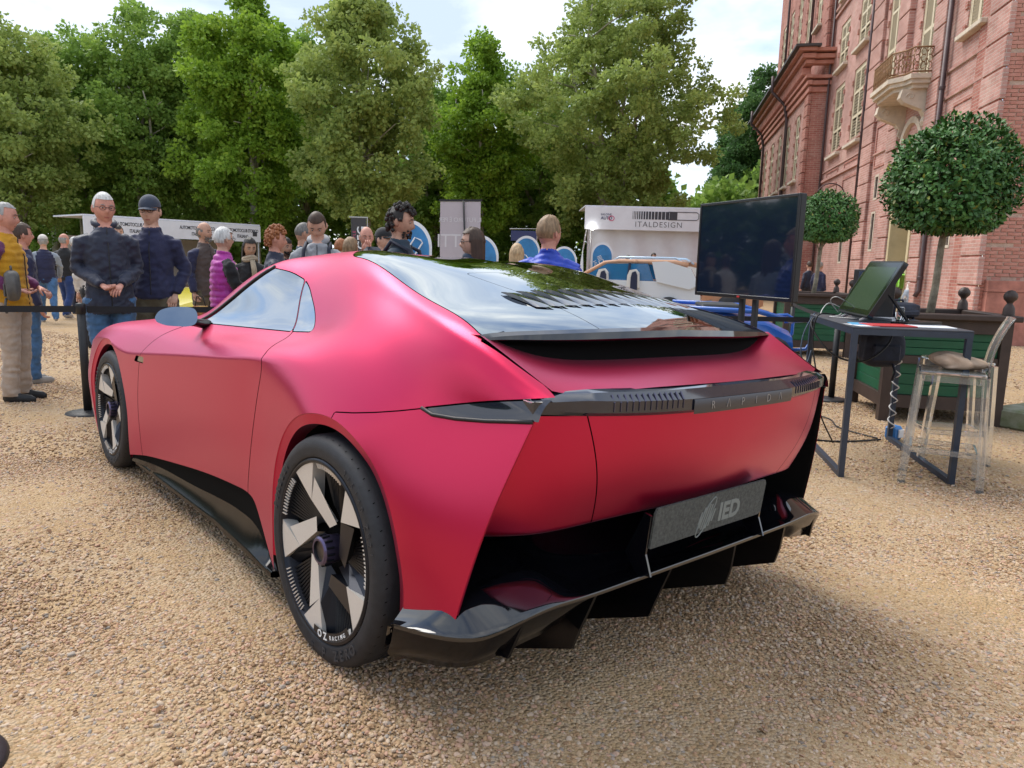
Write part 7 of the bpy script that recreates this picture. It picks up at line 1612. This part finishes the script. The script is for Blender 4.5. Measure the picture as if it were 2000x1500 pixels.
P_('woman with curly ginger hair in navy coat and striped top', 538, 7.5, 1.63, 105, NAVY, NAVY, BLUET, 'red', ('ginger', 'curly'), SHOE_K, ('fwd', 'down'), 4, 8, 0, 0, 1.05, shirt=WHITEC, collar=1)
P_('dark haired man half hidden by the ginger haired woman', 557, 9.6, 1.58, 55, BLACKC, BLACKC, BLACKC, 'tan', ('dark', 'short'), SHOE_K, beard='dark', pitch=8)
P_('grizzled man in slate quilted jacket left of the hoodie', 592, 9.4, 1.77, 120, PADBLUE, PADBLUE, BLACKC, 'tan', ('grizzle', 'buzz'), SHOE_K, quilt=-.010, glasses='clear', pitch=12)
P_('young man in grey hoodie with backpack straps bowing his head', 622, 7.0, 1.76, 8, HOODIE, HOODIE, BLACKC, 'pale', ('brown', 'buzz'), SHOE_K, ('fwd', 'fwd'), 0, 38, 0, 0, 1.10, hood=HOODIE, straps=NAVY_BAG, lean=-.10)
P_('curly dark haired young man in dark denim jacket', 778, 5.95, 1.765, 76, DKDENIM, DKDENIM, BLACKC, 'tan', ('dark', 'curly'), SHOE_K, ('fwd', 'down'), 6, 12, 0, 0, 1.08, collar=1, beard='dark', straps=NAVY_BAG)
P_('woman in sunglasses with long brown hair and navy scarf', 920, 6.3, 1.61, -82, GREYSL, GREYSL, DENIM, 'pale', ('brown', 'long'), SHOE_K, ('fwd', 'down'), 0, 2, glasses='sun', scarf=cloth_m('navy_scarf', (.012, .03, .065)))
P_('blonde woman seen from behind left of the blue puffer', 1003, 8.4, 1.54, 178, BEIGE, BEIGE, DENIM, 'pale', ('blond', 'long'), SHOE_K)
P_('fair haired man in royal blue quilted puffer jacket', 1064, 5.7, 1.69, 166, ROYAL, ROYAL, BLACKC, 'red', ('fair', 'short'), SHOE_K, ('fwd', 'fwd'), -32, 0, -.011, 0, 1.28, collar=1, qpitch=.045)
P_('bald man in navy holding his hand to his face', 714, 9.2, 1.73, 15, NAVY2, NAVY2, BLACKC, 'red', ('grey', 'bald'), SHOE_K, ('face', 'down'), 5, 12)
P_('blonde bobbed woman behind the hoodie', 683, 9.0, 1.58, 150, BROWNC, BROWNC, BLACKC, 'pale', ('fair', 'bob'), SHOE_K)
P_('ginger haired person low behind the blonde bob', 664, 10.2, 1.60, 160, BEIGE, BEIGE, BLACKC, 'pale', ('ginger', 'short'), SHOE_K, fine=False)
P_('man in dark cap behind the curly haired man', 746, 8.4, 1.68, 60, BLACKC, BLACKC, BLACKC, 'pale', ('dark', 'buzz'), SHOE_K, cap=BLACKC)
P_('dark haired man at the white tent left of the other one', 1217, 27, 1.72, 200, NAVY, NAVY, BLACKC, 'tan', ('grizzle', 'short'), fine=False)
P_('dark haired man at the white tent right of the other one', 1266, 27, 1.82, 20, BLACKC, BLACKC, BLACKC, 'tan', ('dark', 'short'), fine=False)
P_('boy with bright green backpack by the palace doorway', 1742, 19.4, 1.62, 170, NAVY, NAVY, TEAL, 'pale', ('brown', 'short'), SHOE_K, fine=False, straps=cloth_m('lime_nylon', (.20, .52, .03)))
P_('girl in cream top leaning beside the green backpack', 1764, 18.6, 1.52, 105, WHITEC, WHITEC, GREYSL, 'pale', ('dark', 'long'), SHOE_W, ('fwd', 'fwd'), fine=False, lean=-.3)
P_('dark haired child beyond the girl in cream', 1772, 19.9, 1.56, 100, BEIGE, BEIGE, BLACKC, 'pale', ('dark', 'bob'), SHOE_K, fine=False)
P_('man in blue coat far off left of the smaller laurel trunk', 1587, 21.5, 1.58, 120, NAVY2, NAVY2, NAVY, 'pale', ('grey', 'short'), SHOE_K, fine=False)
P_('man in navy coat far off at the edge of the screen', 1567, 22.5, 1.60, 200, NAVY, NAVY, BLACKC, 'pale', ('brown', 'short'), SHOE_K, fine=False)
# bags carried
bag('shoulder_bag', 'grey flap bag hanging at the side of the mustard vest', 'bag', (-4.27, 6.22, gz(-4.2, 6.2) + .90), R(-55), .30, .12, .26, mat('grey_leather', (.09, .085, .08), rough=.55, vary=.2, vscale=15), True, 3)
sb = thing('shopping_bag', 'flowered paper bag held beside the magenta vest', 'bag', (-3.27, 7.6, gz(-3.2, 7.6) + .52), R(20)); MB().prism([(-.09, 0), (.09, 0), (.07, .34), (-.07, .34)], -.03, .03, 0, Matrix(((1, 0, 0, 0), (0, 0, 1, 0), (0, 1, 0, 0), (0, 0, 0, 1)))).build('bag_body', mat('flower_print', (.55, .42, .05), rough=.6, color2=(.45, .06, .08), vscale=22), sb); MB().tube([(-.05, 0, .34), (-.03, 0, .44), (.03, 0, .44), (.05, 0, .34)], .006, 5).build('handle', BLACKC, sb, True)
